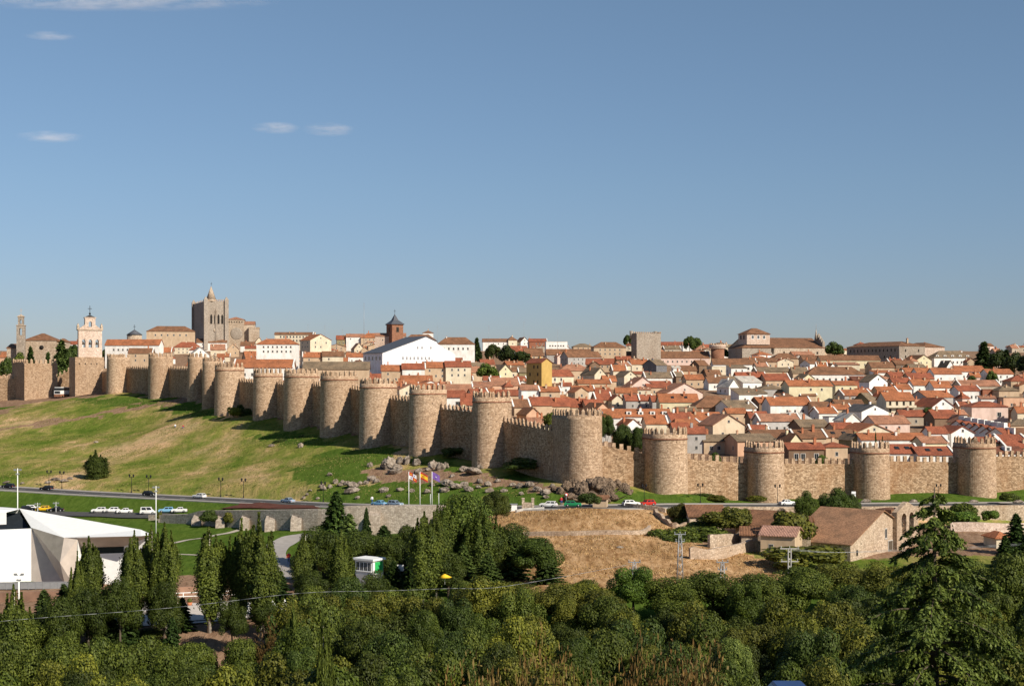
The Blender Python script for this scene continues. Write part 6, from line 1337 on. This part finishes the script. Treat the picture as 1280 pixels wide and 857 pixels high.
o = car('sedan', 996, 45, 0, 0, (.02, .05, .16), 'dark blue car whose roof peeks in at the bottom edge'); x, y = XY(996, 45); o.location = (x, y, CZ-(854-HY)/K*y-1.3)
# bus at the gate
g = gpt(78, 545); o = empty('bus', (g.x, g.y, gz(g.x, g.y)), math.pi/2-.2, 'red and white bus emerging from the gateway beside the square gate tower', 'bus')
m = MB(); m.box(-4.5, 4.5, -1.6, 1.6, .4, 1.6); m.build('lower_body', 'brick_red', o); m = MB(); m.box(-4.5, 4.5, -1.6, 1.6, 1.6, 3.2); m.box(-4.3, 4.3, -1.5, 1.5, 4.4, 4.7); m.build('body', 'white_paint', o)
m = MB(); m.box(-4.45, 4.45, -1.55, 1.55, 3.2, 4.4); m.box(-4.56, -4.5, -1.3, 1.3, 1.9, 2.9); m.build('windows', 'glass', o)
for sx in (-2.8, 2.8):
    for sy in (-1.5, 1.5): m = MB(); m.tube((sx, sy-.15, .5), (sx, sy+.15, .5), .5, .5, 12); m.build('wheel', 'rubber', o)
# ---------------------------------------------------------------- lamps, masts, flags
def lampmesh():
    m = MB(); m.tube((0, 0, 0), (0, 0, .6), .14, .09, 8); m.tube((0, 0, .6), (0, 0, 3.6), .06, .05, 6); m.box(-.55, .55, -.03, .03, 3.45, 3.52)
    h = MB()
    for s in (-.55, .55): h.tube((s, 0, 3.5), (s, 0, 3.95), .12, .2, 6); h.tube((s, 0, 3.95), (s, 0, 4.2), .24, .04, 6)
    return m.mesh('post', 'dark_metal'), h.mesh('lantern_heads', 'dark_metal')
LM = lampmesh()
lamps = [(41, 3), (57, 3), (143, 6), (164, 6), (252, 6), (280, 6), (378, 6), (831, 6), (892, 6), (988.6, 6), (1195, 6)]
for px, off in lamps:
    q, rz = roadat(px, 6.8); o = bpy.data.objects.new('street_lamp', None); C.objects.link(o); o.location = (q.x, q.y, gz(q.x, q.y)); o.rotation_euler = (0, 0, rz); o.scale = (1.25,)*3 if px < 400 else (1.1,)*3
    link('post', LM[0], None, o); link('lantern_heads', LM[1], None, o)
    near = {41: 'leftmost dark double street lamp on the slope road', 57: 'second dark double street lamp from the left edge', 143: 'dark double street lamp just right of the lone tree', 164: 'dark double street lamp left of the black estate car', 252: 'dark double street lamp beside the white estate car', 280: 'dark double street lamp left of the red flower bed', 378: 'dark double street lamp at the right end of the flower bed', 831: 'dark double street lamp before the tower right of the crag', 892: 'dark double street lamp before the sunlit wall with ochre stains', 988.6: 'dark double street lamp above the white car near glossy trees', 1195: 'dark double street lamp before the rightmost whole tower'}[px]
    tag(o, near, 'street lamp', 'double street lamps')
def mast(px, yt, yb, lab, r=.09, heads=True, name='floodlight_mast'):
    g = ground(px, yb); z1 = CZ-(yt-HY)/K*g.y-g.z; o = empty(name, g, 0, lab, 'mast'); m = MB(); m.tube((0, 0, -.5), (0, 0, z1), r*1.4, r, 8); m.build('pole', 'white_paint', o)
    if heads:
        m = MB(); m.box(-.6, .6, -.06, .06, z1-.5, z1-.4); m.box(-.75, -.3, -.2, .2, z1-.45, z1-.15); m.box(.3, .75, -.2, .2, z1-.45, z1-.15); m.box(-.35, .35, -.15, .15, z1-1.3, z1-1.05); m.build('lamp_heads', 'grey_metal', o)
    return o
mast(22, 585, 690, 'tall white floodlight mast behind the white hall near left edge'); mast(195, 607, 666, 'tall white mast on the lawn right of parked white cars'); mast(23.5, 715, 758, 'short white double lamp in front of the white hall', .12)
mast(47, 628, 640, 'short white lollipop sign among the parked cars at left', .06); mast(70, 627, 641, 'second short white sign post behind the white hall roof', .06)
def flag(px, name, label, cells, rows):
    d = 262; x, y = XY(px, d); g = gz(x, y); zt = CZ-(589-HY)/K*y; o = empty('flagpole', (x, y, g), 0, 'white flagpole '+label, 'flagpole', 'three flagpoles')
    m = MB(); m.tube((0, 0, 0), (0, 0, zt-g), .09, .06, 8); m.build('pole', 'white_paint', o)
    mats = ['red_cloth', 'yellow_cloth', 'purple_cloth', 'white_cloth']; fb = MB(); nx, nz = 12, 12; w, hh = 2.0, 1.5
    def pt(i, j): u, v = i/nx, j/nz; return (.08+w*u*.8, .25*math.sin(u*6+v*2)*u, zt-g-.1-hh*v-.85*u**1.3)
    for i in range(nx):
        for j in range(nz): fb.add([pt(i, j+1), pt(i+1, j+1), pt(i+1, j), pt(i, j)], [(0, 1, 2, 3)], cells((i+.5)/nx, (j+.5)/nz), True)
    q = fb.build('flag', mats, o); q.modifiers.new('t', 'SOLIDIFY').thickness = .02; q['label'] = name
flag(511, 'quartered red and white regional flag with castles and lions', 'with the quartered red and white flag, leftmost', lambda u, v: (0 if (u < .5) == (v < .5) else 3) if not (abs((u % .5)-.25) < .12 and abs((v % .5)-.25) < .12) else (1 if (u < .5) == (v < .5) else 2), 0)
flag(525, 'red and yellow national flag with coat of arms', 'with the red and yellow striped flag, in the middle', lambda u, v: (0 if v < .25 or v > .75 else 0 if (.25 < u < .42 and .4 < v < .65) else 1), 0)
flag(540, 'plain purple flag with small emblem', 'with the purple flag, rightmost', lambda u, v: 3 if abs(u-.5) < .08 and abs(v-.5) < .12 else 2, 0)
mast(538, 617, 630, 'short white post left of the purple flag', .05, False, 'post'); mast(548.5, 616, 631, 'short white post right of the purple flag', .05, False, 'post')
# gate pillars
g = ground(660, 638); x, y = XY(660, 262); g = Vector((x, y, gz(x, y))); o = empty('gate_pillars', g, 0, 'pair of low whitish stone gate pillars joined by a wall', 'gate pillars')
for s in (-1, 1): m = MB(); m.box(s*1.05-.28, s*1.05+.28, -.3, .3, -.3, 2.3); m.box(s*1.05-.34, s*1.05+.34, -.36, .36, 2.3, 2.5); m.build('pillar', 'pale_stone', o)
m = MB(); m.box(-.76, .76, -.2, .2, -.3, 1.5); m.build('infill', 'pale_stone', o)
x, y = XY(641, 260); o = empty('white_booth', (x, y, gz(x, y)), 0, 'small white booth left of the whitish gate pillars', 'booth'); m = MB(); m.box(-.9, .9, -.7, .7, -.2, 1.4); m.build('wall', 'white_paint', o); m = MB(); m.box(-1.05, 1.05, -.85, .85, 1.4, 1.5); m.build('roof', 'grey_metal', o)
# stone house stub by crag
x, y = XY(752, 262); house(742, 757, 623, 619, 's', TAN, RB, -10, 2.0, 3, [], 0, 262, 'tiny salmon hut tucked against the crag behind a bush', name='hut', cat='hut'); h_ = HOUSES[-1]; tag(h_['o'], h_['label'], 'hut')
for px, d, w, lab in ((1082, 287, 1.4, 'pale stone block on the lawn below the tower with cypresses'), (1141, 289, 1.2, 'pale stone block on the lawn behind the cedar tip'), (1216, 292, 1.4, 'pale stone block on the lawn below the rightmost whole tower'), (1272, 294, 1.4, 'pale stone block on the lawn nearest the right edge')):
    g = gpt(px, d); o = link('stone_block', RK[3]); o.location = (g.x, g.y, g.z+.4); o.scale = (w, .7, .8); tag(o, lab, 'stone block', 'stone blocks')
g = gpt(1067, 284); o = empty('information_board', g, 0, 'stacked white signboards against the dark tower side', 'sign'); m = MB(); m.tube((0, 0, 0), (0, 0, 2.6), .06, .06, 6); m.build('post', 'grey_metal', o)
for k in range(3): m = MB(); m.box(-.5, .5, -.08, -.02, 1+k*.7, 1.6+k*.7); m.build('panel', 'white_paint', o)
q, rz = roadat(703, 6.6); o = empty('road_sign', q, 0, 'round red and white road sign beside the green and white car', 'road sign'); m = MB(); m.tube((0, 0, 0), (0, 0, 2), .04, .04, 6); m.build('post', 'grey_metal', o); m = MB(); m.tube((0, -.05, 2.3), (0, -.09, 2.3), .42, .42, 14); m.build('red_rim', 'red_cloth', o); m = MB(); m.tube((0, -.08, 2.3), (0, -.11, 2.3), .26, .26, 14); m.build('disc', 'white_paint', o)
# antennas on the skyline
for px, yt, yb, d, lab in ((455, 378, 420, 860, 'tall thin antenna mast left of the slate pyramid spire'), (385, 404, 417, 860, 'thin aerial above the pale yellow gabled house'), (406, 405, 418, 860, 'thin aerial right of the cream block'), (547, 406, 424, 870, 'thin aerial above the white hall annex'), (611, 406, 424, 880, 'thin aerial above the skyline conifer'), (655, 400, 421, 880, 'thin tall aerial above the flat white block'), (697, 412, 427, 880, 'short aerial right of the flat white block'), (428, 410, 420, 880, 'short aerial left of the tall antenna mast')):
    x, y = XY(px, d); z0 = CZ-(yb-HY)/K*y-6; z1 = CZ-(yt-HY)/K*y; o = empty('antenna_mast', (x, y, z0), 0, lab, 'antenna'); m = MB(); r = .16 if px == 455 else .08; m.tube((0, 0, 0), (0, 0, z1-z0), r, r*.6, 5)
    m.build('pole', 'grey_metal', o); m = MB()
    for k in range(4): m.box(-.9+.15*k, .9-.15*k, -.04, .04, z1-z0-1.2*k-1.2, z1-z0-1.2*k-1.12)
    m.build('aerial', 'grey_metal', o)
# ---------------------------------------------------------------- chapel and barns
o, a, b, H = cframe('chapel', 986, 1063, 1141, 680.5, 707, 222, 50)
tag(o, 'tan stone chapel with big brown roof and double arched bell gable', 'chapel')
body(o, (0, a, 0, b), 'gy', -3, H, 5.3, (1, 1, 1), (.34, .20, .125), 'field_stone')
G0, G1 = a*.66, a*1.02; ztop = zat(o, 640)-1.3; m = MB(); wg = G1-G0
arch_wall(m, G0, G1, -.9, .2, -3, ztop, [(G0+wg*.33, wg*.11, ztop-4.4, ztop-1.4), (G0+wg*.68, wg*.11, ztop-4.4, ztop-1.4)])
m.add([(G0, -.9, ztop+.02), (G1, -.9, ztop+.02), ((G0+G1)/2, -.9, ztop+1.8), (G0, .2, ztop+.02), (G1, .2, ztop+.02), ((G0+G1)/2, .2, ztop+1.8)], [(0, 1, 2), (5, 4, 3), (0, 2, 5, 3), (1, 4, 5, 2)]); m.build('bell_gable', 'field_stone', o)
for k in (.33, .68): q = link('bell_opening', None); bpy.data.objects.remove(q); q = MB(); q.tube((G0+wg*k, -.4, ztop-2.1), (G0+wg*k, -.4, ztop-2.9), .15, .42, 10); q.build('bell', 'bark', o)
m = MB(); m.box(G0-.2, G0+wg*.5, .2, 3.5, ztop-.3, ztop+.5); m.build('belfry_roof', 'roof_tile', o, RB)
window(o, 0, a, 0, b, 'f', .1, 2.2, .7, 1.0, WIND); window(o, 0, a, 0, b, 'f', .55, 4.8, 1.0, 2.0, WIN); q = link('door', DOOR, None, o); q.location = (a*.62, 0, 0); q.scale = (2, 1, 1.6)
LOW = [(943, 1001, 669, 657.5, 's', TAN, (.42, .25, .2), -22, 3.6, 7, [('f', 1, 2, .9, 1.2)], 0, 216, 'small barn with a light pinkish roof and two windows'), (990, 1016, 656, 645, 's', STN, RB, -15, 3, 6, [], 0, 226, 'brown lean roof tucked behind the chapel left side'),
       (902, 986, 656, 637, 's', STN, RB, -28, 3.2, 13, [('r', 1, 1, .8, 1)], 0, 238, 'long barn with brown roof and pale gable left of the chapel'), (862, 906, 645, 635, 's', STN, RB, 0, 2.6, 11, [], 0, 244, 'low brown roofed shed at the left end of barns'), (924, 950, 668, 658, 's', STN, RB, -10, 3, 6, [], 0, 224, 'small dark fronted shed between the barns'),
       (1243, 1266, 672, 663, 'h', CREAM, RO, 10, 2.6, 5, [('f', 1, 2)], 0, 232, 'little orange roofed pavilion at far right below the terrace wall')]
for e in LOW:
    house(*e[:13], label=e[13], name='barn', cat='barn', wm='pale_stone' if e[5] == STN else 'plaster'); h_ = HOUSES[-1]; 
    if e[5] == STN:
        for ch_ in h_['o'].children:
            if ch_.name.startswith('wall'): ch_.color = (1, 1, 1, 1)
    tag(h_['o'], e[13], 'barn' if 'pavilion' not in e[13] else 'pavilion')
# ---------------------------------------------------------------- pylons and wires
def pylon(px, yt, d, lab, lattice=True):
    x, y = XY(px, d); g = gz(x, y); H = CZ-(yt-HY)/K*y-g; o = empty('power_pylon', (x, y, g), 0, lab, 'power pole'); m = MB()
    if lattice:
        for sx in (-1, 1):
            for sy in (-1, 1): m.tube((sx*.5, sy*.5, 0), (sx*.2, sy*.2, H), .06, .05, 4)
        n = int(H/1); 
        for k in range(n):
            z0, z1 = H*k/n, H*(k+1)/n; w0, w1 = .5-.3*k/n, .5-.3*(k+1)/n
            for s in (-1, 1): m.tube((-w0, s*w0, z0), (w1, s*w1, z1), .035, .035, 4); m.tube((w0, s*w0, z0), (-w1, s*w1, z1), .035, .035, 4); m.tube((s*w0, -w0, z0), (s*w1, w1, z1), .035, .035, 4)
    else: m.box(-.28, -.14, -.15, .15, 0, H); m.box(.14, .28, -.15, .15, 0, H); [m.box(-.14, .14, -.12, .12, z, z+.25) for z in np.arange(.5, H, 1.1)]
    m.build('tower', 'grey_metal' if lattice else 'concrete', o); m = MB()
    for z, w in ((H-.1, 1.4), (H-2, 1.3)) if not lattice else ((H-.1, .9), (H-1.2, .7)): m.box(-w, w, -.08, .08, z, z+.14); [m.tube((s*w*.9, 0, z+.14), (s*w*.9, 0, z+.45), .07, .05, 6) for s in (-1, 0, 1)]
    m.build('crossarm', 'concrete' if not lattice else 'grey_metal', o); return o
pylon(850, 667, 186, 'grey lattice pylon standing at the edge of the shrubs'); pylon(987, 685, 178, 'pale concrete double armed power pole before the chapel', False); pylon(903, 702, 180, 'brown small power pole half hidden in the thicket'); pylon(793, 702, 176, 'pylon top sticking out of the bright green tree')
def wire(pts, lab, r=.035):
    P3 = smooth_poly([P(*q) for q in pts], 6); m = MB()
    for p, q in zip(P3[:-1], P3[1:]): m.tube(p, q, r, r, 4)
    tag(m.build('overhead_wire', 'grey_metal'), lab, 'wire')
wire([(-60, 782, 150), (35, 773, 150), (215, 759, 150), (374, 741, 152), (480, 738, 154), (561, 735, 156), (634, 732, 158), (793, 704, 176)], 'long pale overhead wire crossing the trees at left and centre', .022)
for k, s in enumerate((-1.2, 0, 1.2)):
    x = s*K/(178*S); wire([(987+x, 686, 178), (1040+x*.7, 690, 185), (1110, 687+k, 200), (1210, 683+k, 215), (1320, 676+k, 220)], ['lowest', 'middle', 'topmost'][k]+' of three thin wires running right from the concrete pole', .02)
# ---------------------------------------------------------------- arena things
def rail(px0, py0, px1, py1, lab, mat='white_paint', h=1.3, r=.07):
    a, b = ground(px0, py0), ground(px1, py1); L = (b-a).length; o = empty('rail_fence', a, math.atan2(b.y-a.y, b.x-a.x), lab, 'fence'); dz = b.z-a.z
    for z in (h*.55, h): m = MB(); m.add([(0, -r/2, z), (L, -r/2, z+dz), (L, r/2, z+dz), (0, r/2, z), (0, -r/2, z+r*1.6), (L, -r/2, z+dz+r*1.6), (L, r/2, z+dz+r*1.6), (0, r/2, z+r*1.6)], [(3, 2, 1, 0), (4, 5, 6, 7), (0, 1, 5, 4), (1, 2, 6, 5), (2, 3, 7, 6), (3, 0, 4, 7)]); m.build('rail', mat, o)
    n = max(2, int(L/2.5)); m = MB(); m.box(-.07, .07, -.07, .07, -.2, h+.1); me = m.mesh('post', mat)
    for k in range(n+1): q = link('post', me, None, o); q.location = (L*k/n, 0, dz*k/n)
rail(205, 752, 300, 748, 'white rail fence along the arena behind the poplars'); rail(395, 748, 418, 746, 'short white rail fence left of the white cabin'); rail(215, 788, 330, 782, 'dark rail fence in front of the pale arena', 'dark_metal', 1.2, .08)
rail(405, 760, 425, 756, 'tall white jumping fence left below the white cabin', 'white_paint', 1.8)
for px, py, w, lab in ((312, 778, 15, 'left one of two white marquee tents between the poplars'), (340, 778, 17, 'right one of two white marquee tents between the poplars'), (356, 777, 10, 'small white tent right of the marquee pair')):
    g = ground(px, py); W_ = w*g.y/K; o = empty('marquee', g, .2, lab, 'tent'); m = MB(); m.box(-W_/2, W_/2, -W_/2, W_/2, 1.6, 2.0); m.pyramid(-W_/2, W_/2, -W_/2, W_/2, 2.0, 3.3); m.build('canopy', 'white_cloth', o)
    for sx in (-1, 1):
        for sy in (-1, 1): m = MB(); m.tube((sx*W_*.47, sy*W_*.47, 0), (sx*W_*.47, sy*W_*.47, 1.6), .04, .04, 6); m.build('leg', 'grey_metal', o)
o, a, b, H = cframe('judges_cabin', 444, 466, 479, 701, 719, 184, 56)
tag(o, 'raised white cabin with dark windows and a green door panel', 'cabin')
MB().box(0, a, 0, b, 0, H).build('wall', 'white_paint', o); m = MB(); m.box(-.3, a+.3, -.3, b+.3, H, H+.3); m.build('roof', 'white_paint', o)
[window(o, 0, a, 0, b, 'l', .18+.22*k, H*.58, b*.2, H*.66, WINW) for k in range(4)]
m = MB(); m.box(a*.2, a*.95, -.06, 0, H*.12, H*.9); m.build('door', 'green_paint', o)
m = MB(); m.add([(a*.2, b*.2, -3), (a*.8, b*.2, -3), (a*.8, b*.6, -3), (a*.2, b*.6, -3), (0, 0, 0), (a, 0, 0), (a, b, 0), (0, b, 0)], [(3, 2, 1, 0), (4, 5, 6, 7), (0, 1, 5, 4), (1, 2, 6, 5), (2, 3, 7, 6), (3, 0, 4, 7)]); m.build('pedestal', 'white_paint', o)
o = empty('parasol', P(556, 730, 182), 0, 'yellow parasol half hidden among the conifers below the big tree', 'parasol'); m = MB(); m.tube((0, 0, 0), (0, 0, 1.6), .04, .04, 6); m.build('pole', 'white_paint', o); m = MB(); m.tube((0, 0, 1.1), (0, 0, 1.6), 1.1, .05, 8); m.build('canopy', 'yellow_cloth', o)
o = empty('notice_board', P(500, 722, 190), 0, 'small blank white board among conifers right of the white cabin', 'sign'); m = MB(); m.box(-.6, .6, -.04, .04, 1.1, 2.1); m.build('panel', 'white_paint', o); m = MB(); m.tube((0, .05, -2), (0, .05, 1.8), .05, .05, 6); m.build('post', 'grey_metal', o)
g = ground(237, 757); o = empty('planter', g, 0, 'terracotta planter with flowers on the pale arena', 'planter'); m = MB(); m.tube((0, 0, 0), (0, 0, .6), .3, .45, 10); m.build('pot', 'terracotta', o); m = MB(); m.ball((0, 0, .85), .4); m.build('plant', 'leaf', o)
# ---------------------------------------------------------------- people
def personmesh(pose):
    if pose == 'sit': V = [(0, 0, .35), (0, .02, .6), (0, .03, .82), (0, .02, .93), (0, .0, 1.05), (.1, -.02, .33), (.12, -.42, .42), (.13, -.5, .06), (-.1, -.02, .33), (-.12, -.42, .42), (-.13, -.5, .06), (.2, .02, .8), (.26, -.1, .55), (.2, -.35, .47), (-.2, .02, .8), (-.26, -.1, .55), (-.2, -.35, .47)]
    else: V = [(0, 0, .92), (0, 0, 1.15), (0, .01, 1.4), (0, 0, 1.5), (0, -.01, 1.63), (.1, 0, .86), (.12, -.1, .48), (.12, -.05, .05), (-.1, 0, .86), (-.12, .1, .48), (-.12, .2, .06), (.2, 0, 1.38), (.26, .06, 1.1), (.27, -.06, .86), (-.2, 0, 1.38), (-.26, -.04, 1.1), (-.27, -.16, .88)]
    E_ = [(0, 1), (1, 2), (2, 3), (3, 4), (0, 5), (5, 6), (6, 7), (0, 8), (8, 9), (9, 10), (2, 11), (11, 12), (12, 13), (2, 14), (14, 15), (15, 16)]
    rad = [.15, .14, .15, .055, .11, .09, .065, .045, .09, .065, .045, .06, .045, .035, .06, .045, .035]
    me = bpy.data.meshes.new('person'); me.from_pydata(V, E_, []); o = bpy.data.objects.new('tmp', me); C.objects.link(o)
    md = o.modifiers.new('s', 'SKIN')
    for i, r in enumerate(rad): me.skin_vertices[0].data[i].radius = (r, r)
    me.skin_vertices[0].data[0].use_root = True; o.modifiers.new('u', 'SUBSURF').levels = 1
    dg = bpy.context.evaluated_depsgraph_get(); out = bpy.data.meshes.new_from_object(o.evaluated_get(dg)); bpy.data.objects.remove(o)
    out.materials.clear()
    for q in ('skin', 'white_cloth', 'blue_cloth', 'bark', 'red_cloth'): out.materials.append(MATS[q])
    return out
PM = {k: personmesh(k) for k in ('sit', 'walk')}
def person(px, py, pose, shirt, lab, g=None, rz=0, sc=1.1):
    g = g or ground(px, py); me = PM[pose].copy(); hz = .9 if pose == 'sit' else 1.46; lo = .5 if pose == 'sit' else .95
    for p in me.polygons:
        c = p.center; p.material_index = (3 if c.z > hz+.12 else 0) if c.z > hz else (shirt if c.z > lo else 2); p.use_smooth = True
    o = link('person', me); o.location = g; o.rotation_euler = (0, 0, rz); o.scale = (sc,)*3; tag(o, lab, 'person')
person(219, 534, 'sit', 1, 'person in a white top sitting on the turf slope, left of the pair', rz=.4); person(229, 535, 'sit', 4, 'person in a reddish top sitting on the turf slope, right of the pair')
person(58, 497, 'walk', 1, 'person in a white top standing before the square gate tower'); person(361, 706, 'walk', 4, 'person in a red top walking on the curving lane', sc=1.5)
person(465, 629, 'walk', 1, 'person in white standing behind the light blue car', g=None)
q, _ = roadat(698, 5); person(698, 630, 'walk', 4, 'person in a reddish top by the road sign near the green and white car', g=Vector((q.x, q.y, q.z+.15)))
# ---------------------------------------------------------------- clouds
m, t, p = nt('cloud'); t.nodes.remove(p); pv = node(t, 'ShaderNodeVolumePrincipled'); out = [q for q in t.nodes if q.type == 'OUTPUT_MATERIAL'][0]; t.links.new(pv.outputs[0], out.inputs['Volume'])
tc = node(t, 'ShaderNodeTexCoord'); ln = node(t, 'ShaderNodeVectorMath', operation='LENGTH'); t.links.new(tc.outputs['Object'], ln.inputs[0])
nn_ = noi(t, pos(t, (.35, 1, 1.6)), .028, 6, .7)
fo = ramp(t, ln.outputs['Value'], [(0, (1, 1, 1)), (1, (0, 0, 0))]); mu = node(t, 'ShaderNodeMath', operation='MULTIPLY'); t.links.new(fo, mu.inputs[0])
t.links.new(ramp(t, nn_, [(.44, (0, 0, 0)), (.7, (1, 1, 1))]), mu.inputs[1]); m2 = node(t, 'ShaderNodeMath', operation='MULTIPLY'); t.links.new(mu.outputs[0], m2.inputs[0]); m2.inputs[1].default_value = .02
t.links.new(m2.outputs[0], pv.inputs['Density']); pv.inputs['Color'].default_value = (1, .96, .95, 1); pv.inputs['Anisotropy'].default_value = -.4
CS = MB(); CS.ball((0, 0, 0), 1, 20); cme = CS.mesh('cloud', 'cloud')
for px, py, w, h, lab in ((62, 171, 90, 15, 'thin pinkish wisp of cloud at far left'), (345, 160, 64, 15, 'left one of two small pinkish clouds'), (411, 162, 70, 18, 'right one of two small pinkish clouds'), (150, 2, 420, 26, 'long faint cloud bank along the top left edge'), (62, 45, 70, 9, 'very faint wisp of cloud near the top left corner')):
    d = 5000/S; c = P(px, py, d); o = link('cloud', cme); o.location = c; o.scale = (w/2*5000/K, 60, h/2*5000/K); tag(o, lab, 'cloud', None, 'stuff')
flush_families()
# ---------------------------------------------------------------- camera, light, world
cam = bpy.data.cameras.new('camera'); co = bpy.data.objects.new('camera', cam); C.objects.link(co); SC.camera = co
co.location = (0, 0, CZ); co.rotation_euler = (math.pi/2, 0, 0); cam.sensor_width = 36; cam.lens = K/1280*36; cam.clip_end = 20000; cam.clip_start = .5
cam.shift_y = (HY-428.5)/1280
EL, AZ = R(34), R(47)
sd = Vector((math.sin(AZ)*math.cos(EL), -math.cos(AZ)*math.cos(EL), math.sin(EL)))
su = bpy.data.lights.new('sun', 'SUN'); su.energy = 5; su.angle = R(.5); su.color = (1, .91, .77); so = bpy.data.objects.new('sun', su); C.objects.link(so); so.rotation_euler = (-sd).to_track_quat('-Z', 'Y').to_euler()
w = bpy.data.worlds.new('World'); SC.world = w; w.use_nodes = True; t = w.node_tree; bg = t.nodes['Background']; sk = t.nodes.new('ShaderNodeTexSky'); sk.sky_type = 'NISHITA'; sk.sun_disc = False
sk.sun_elevation = EL; sk.sun_rotation = math.atan2(sd.x, sd.y); sk.altitude = 1100; sk.air_density = 1.15; sk.dust_density = .7; sk.ozone_density = 2.0
mx = t.nodes.new('ShaderNodeMix'); mx.data_type = 'RGBA'; mx.blend_type = 'MULTIPLY'; mx.inputs[0].default_value = 1; mx.inputs[7].default_value = (1.02, .975, .98, 1); t.links.new(sk.outputs[0], mx.inputs[6]); tcw = t.nodes.new('ShaderNodeTexCoord'); sx_ = t.nodes.new('ShaderNodeSeparateXYZ'); t.links.new(tcw.outputs['Generated'], sx_.inputs[0]); t.links.new(ramp(t, sx_.outputs[2], [(0, (.57, .64, .90)), (.05, (.61, .68, .91)), (.13, (.73, .80, .93)), (.26, (.87, .92, .96))]), mx.inputs[7]); t.links.new(mx.outputs[2], bg.inputs[0]); bg.inputs[1].default_value = .072
SC.render.engine = 'CYCLES'; SC.view_settings.view_transform = 'Standard'; SC.view_settings.look = 'None'; SC.view_settings.gamma = 1; SC.view_settings.exposure = .32
SC.cycles.volume_bounces = 2; SC.cycles.max_bounces = 5; SC.cycles.transparent_max_bounces = 4; SC.cycles.volume_max_steps = 64
SC.render.resolution_x = 1024; SC.render.resolution_y = 685
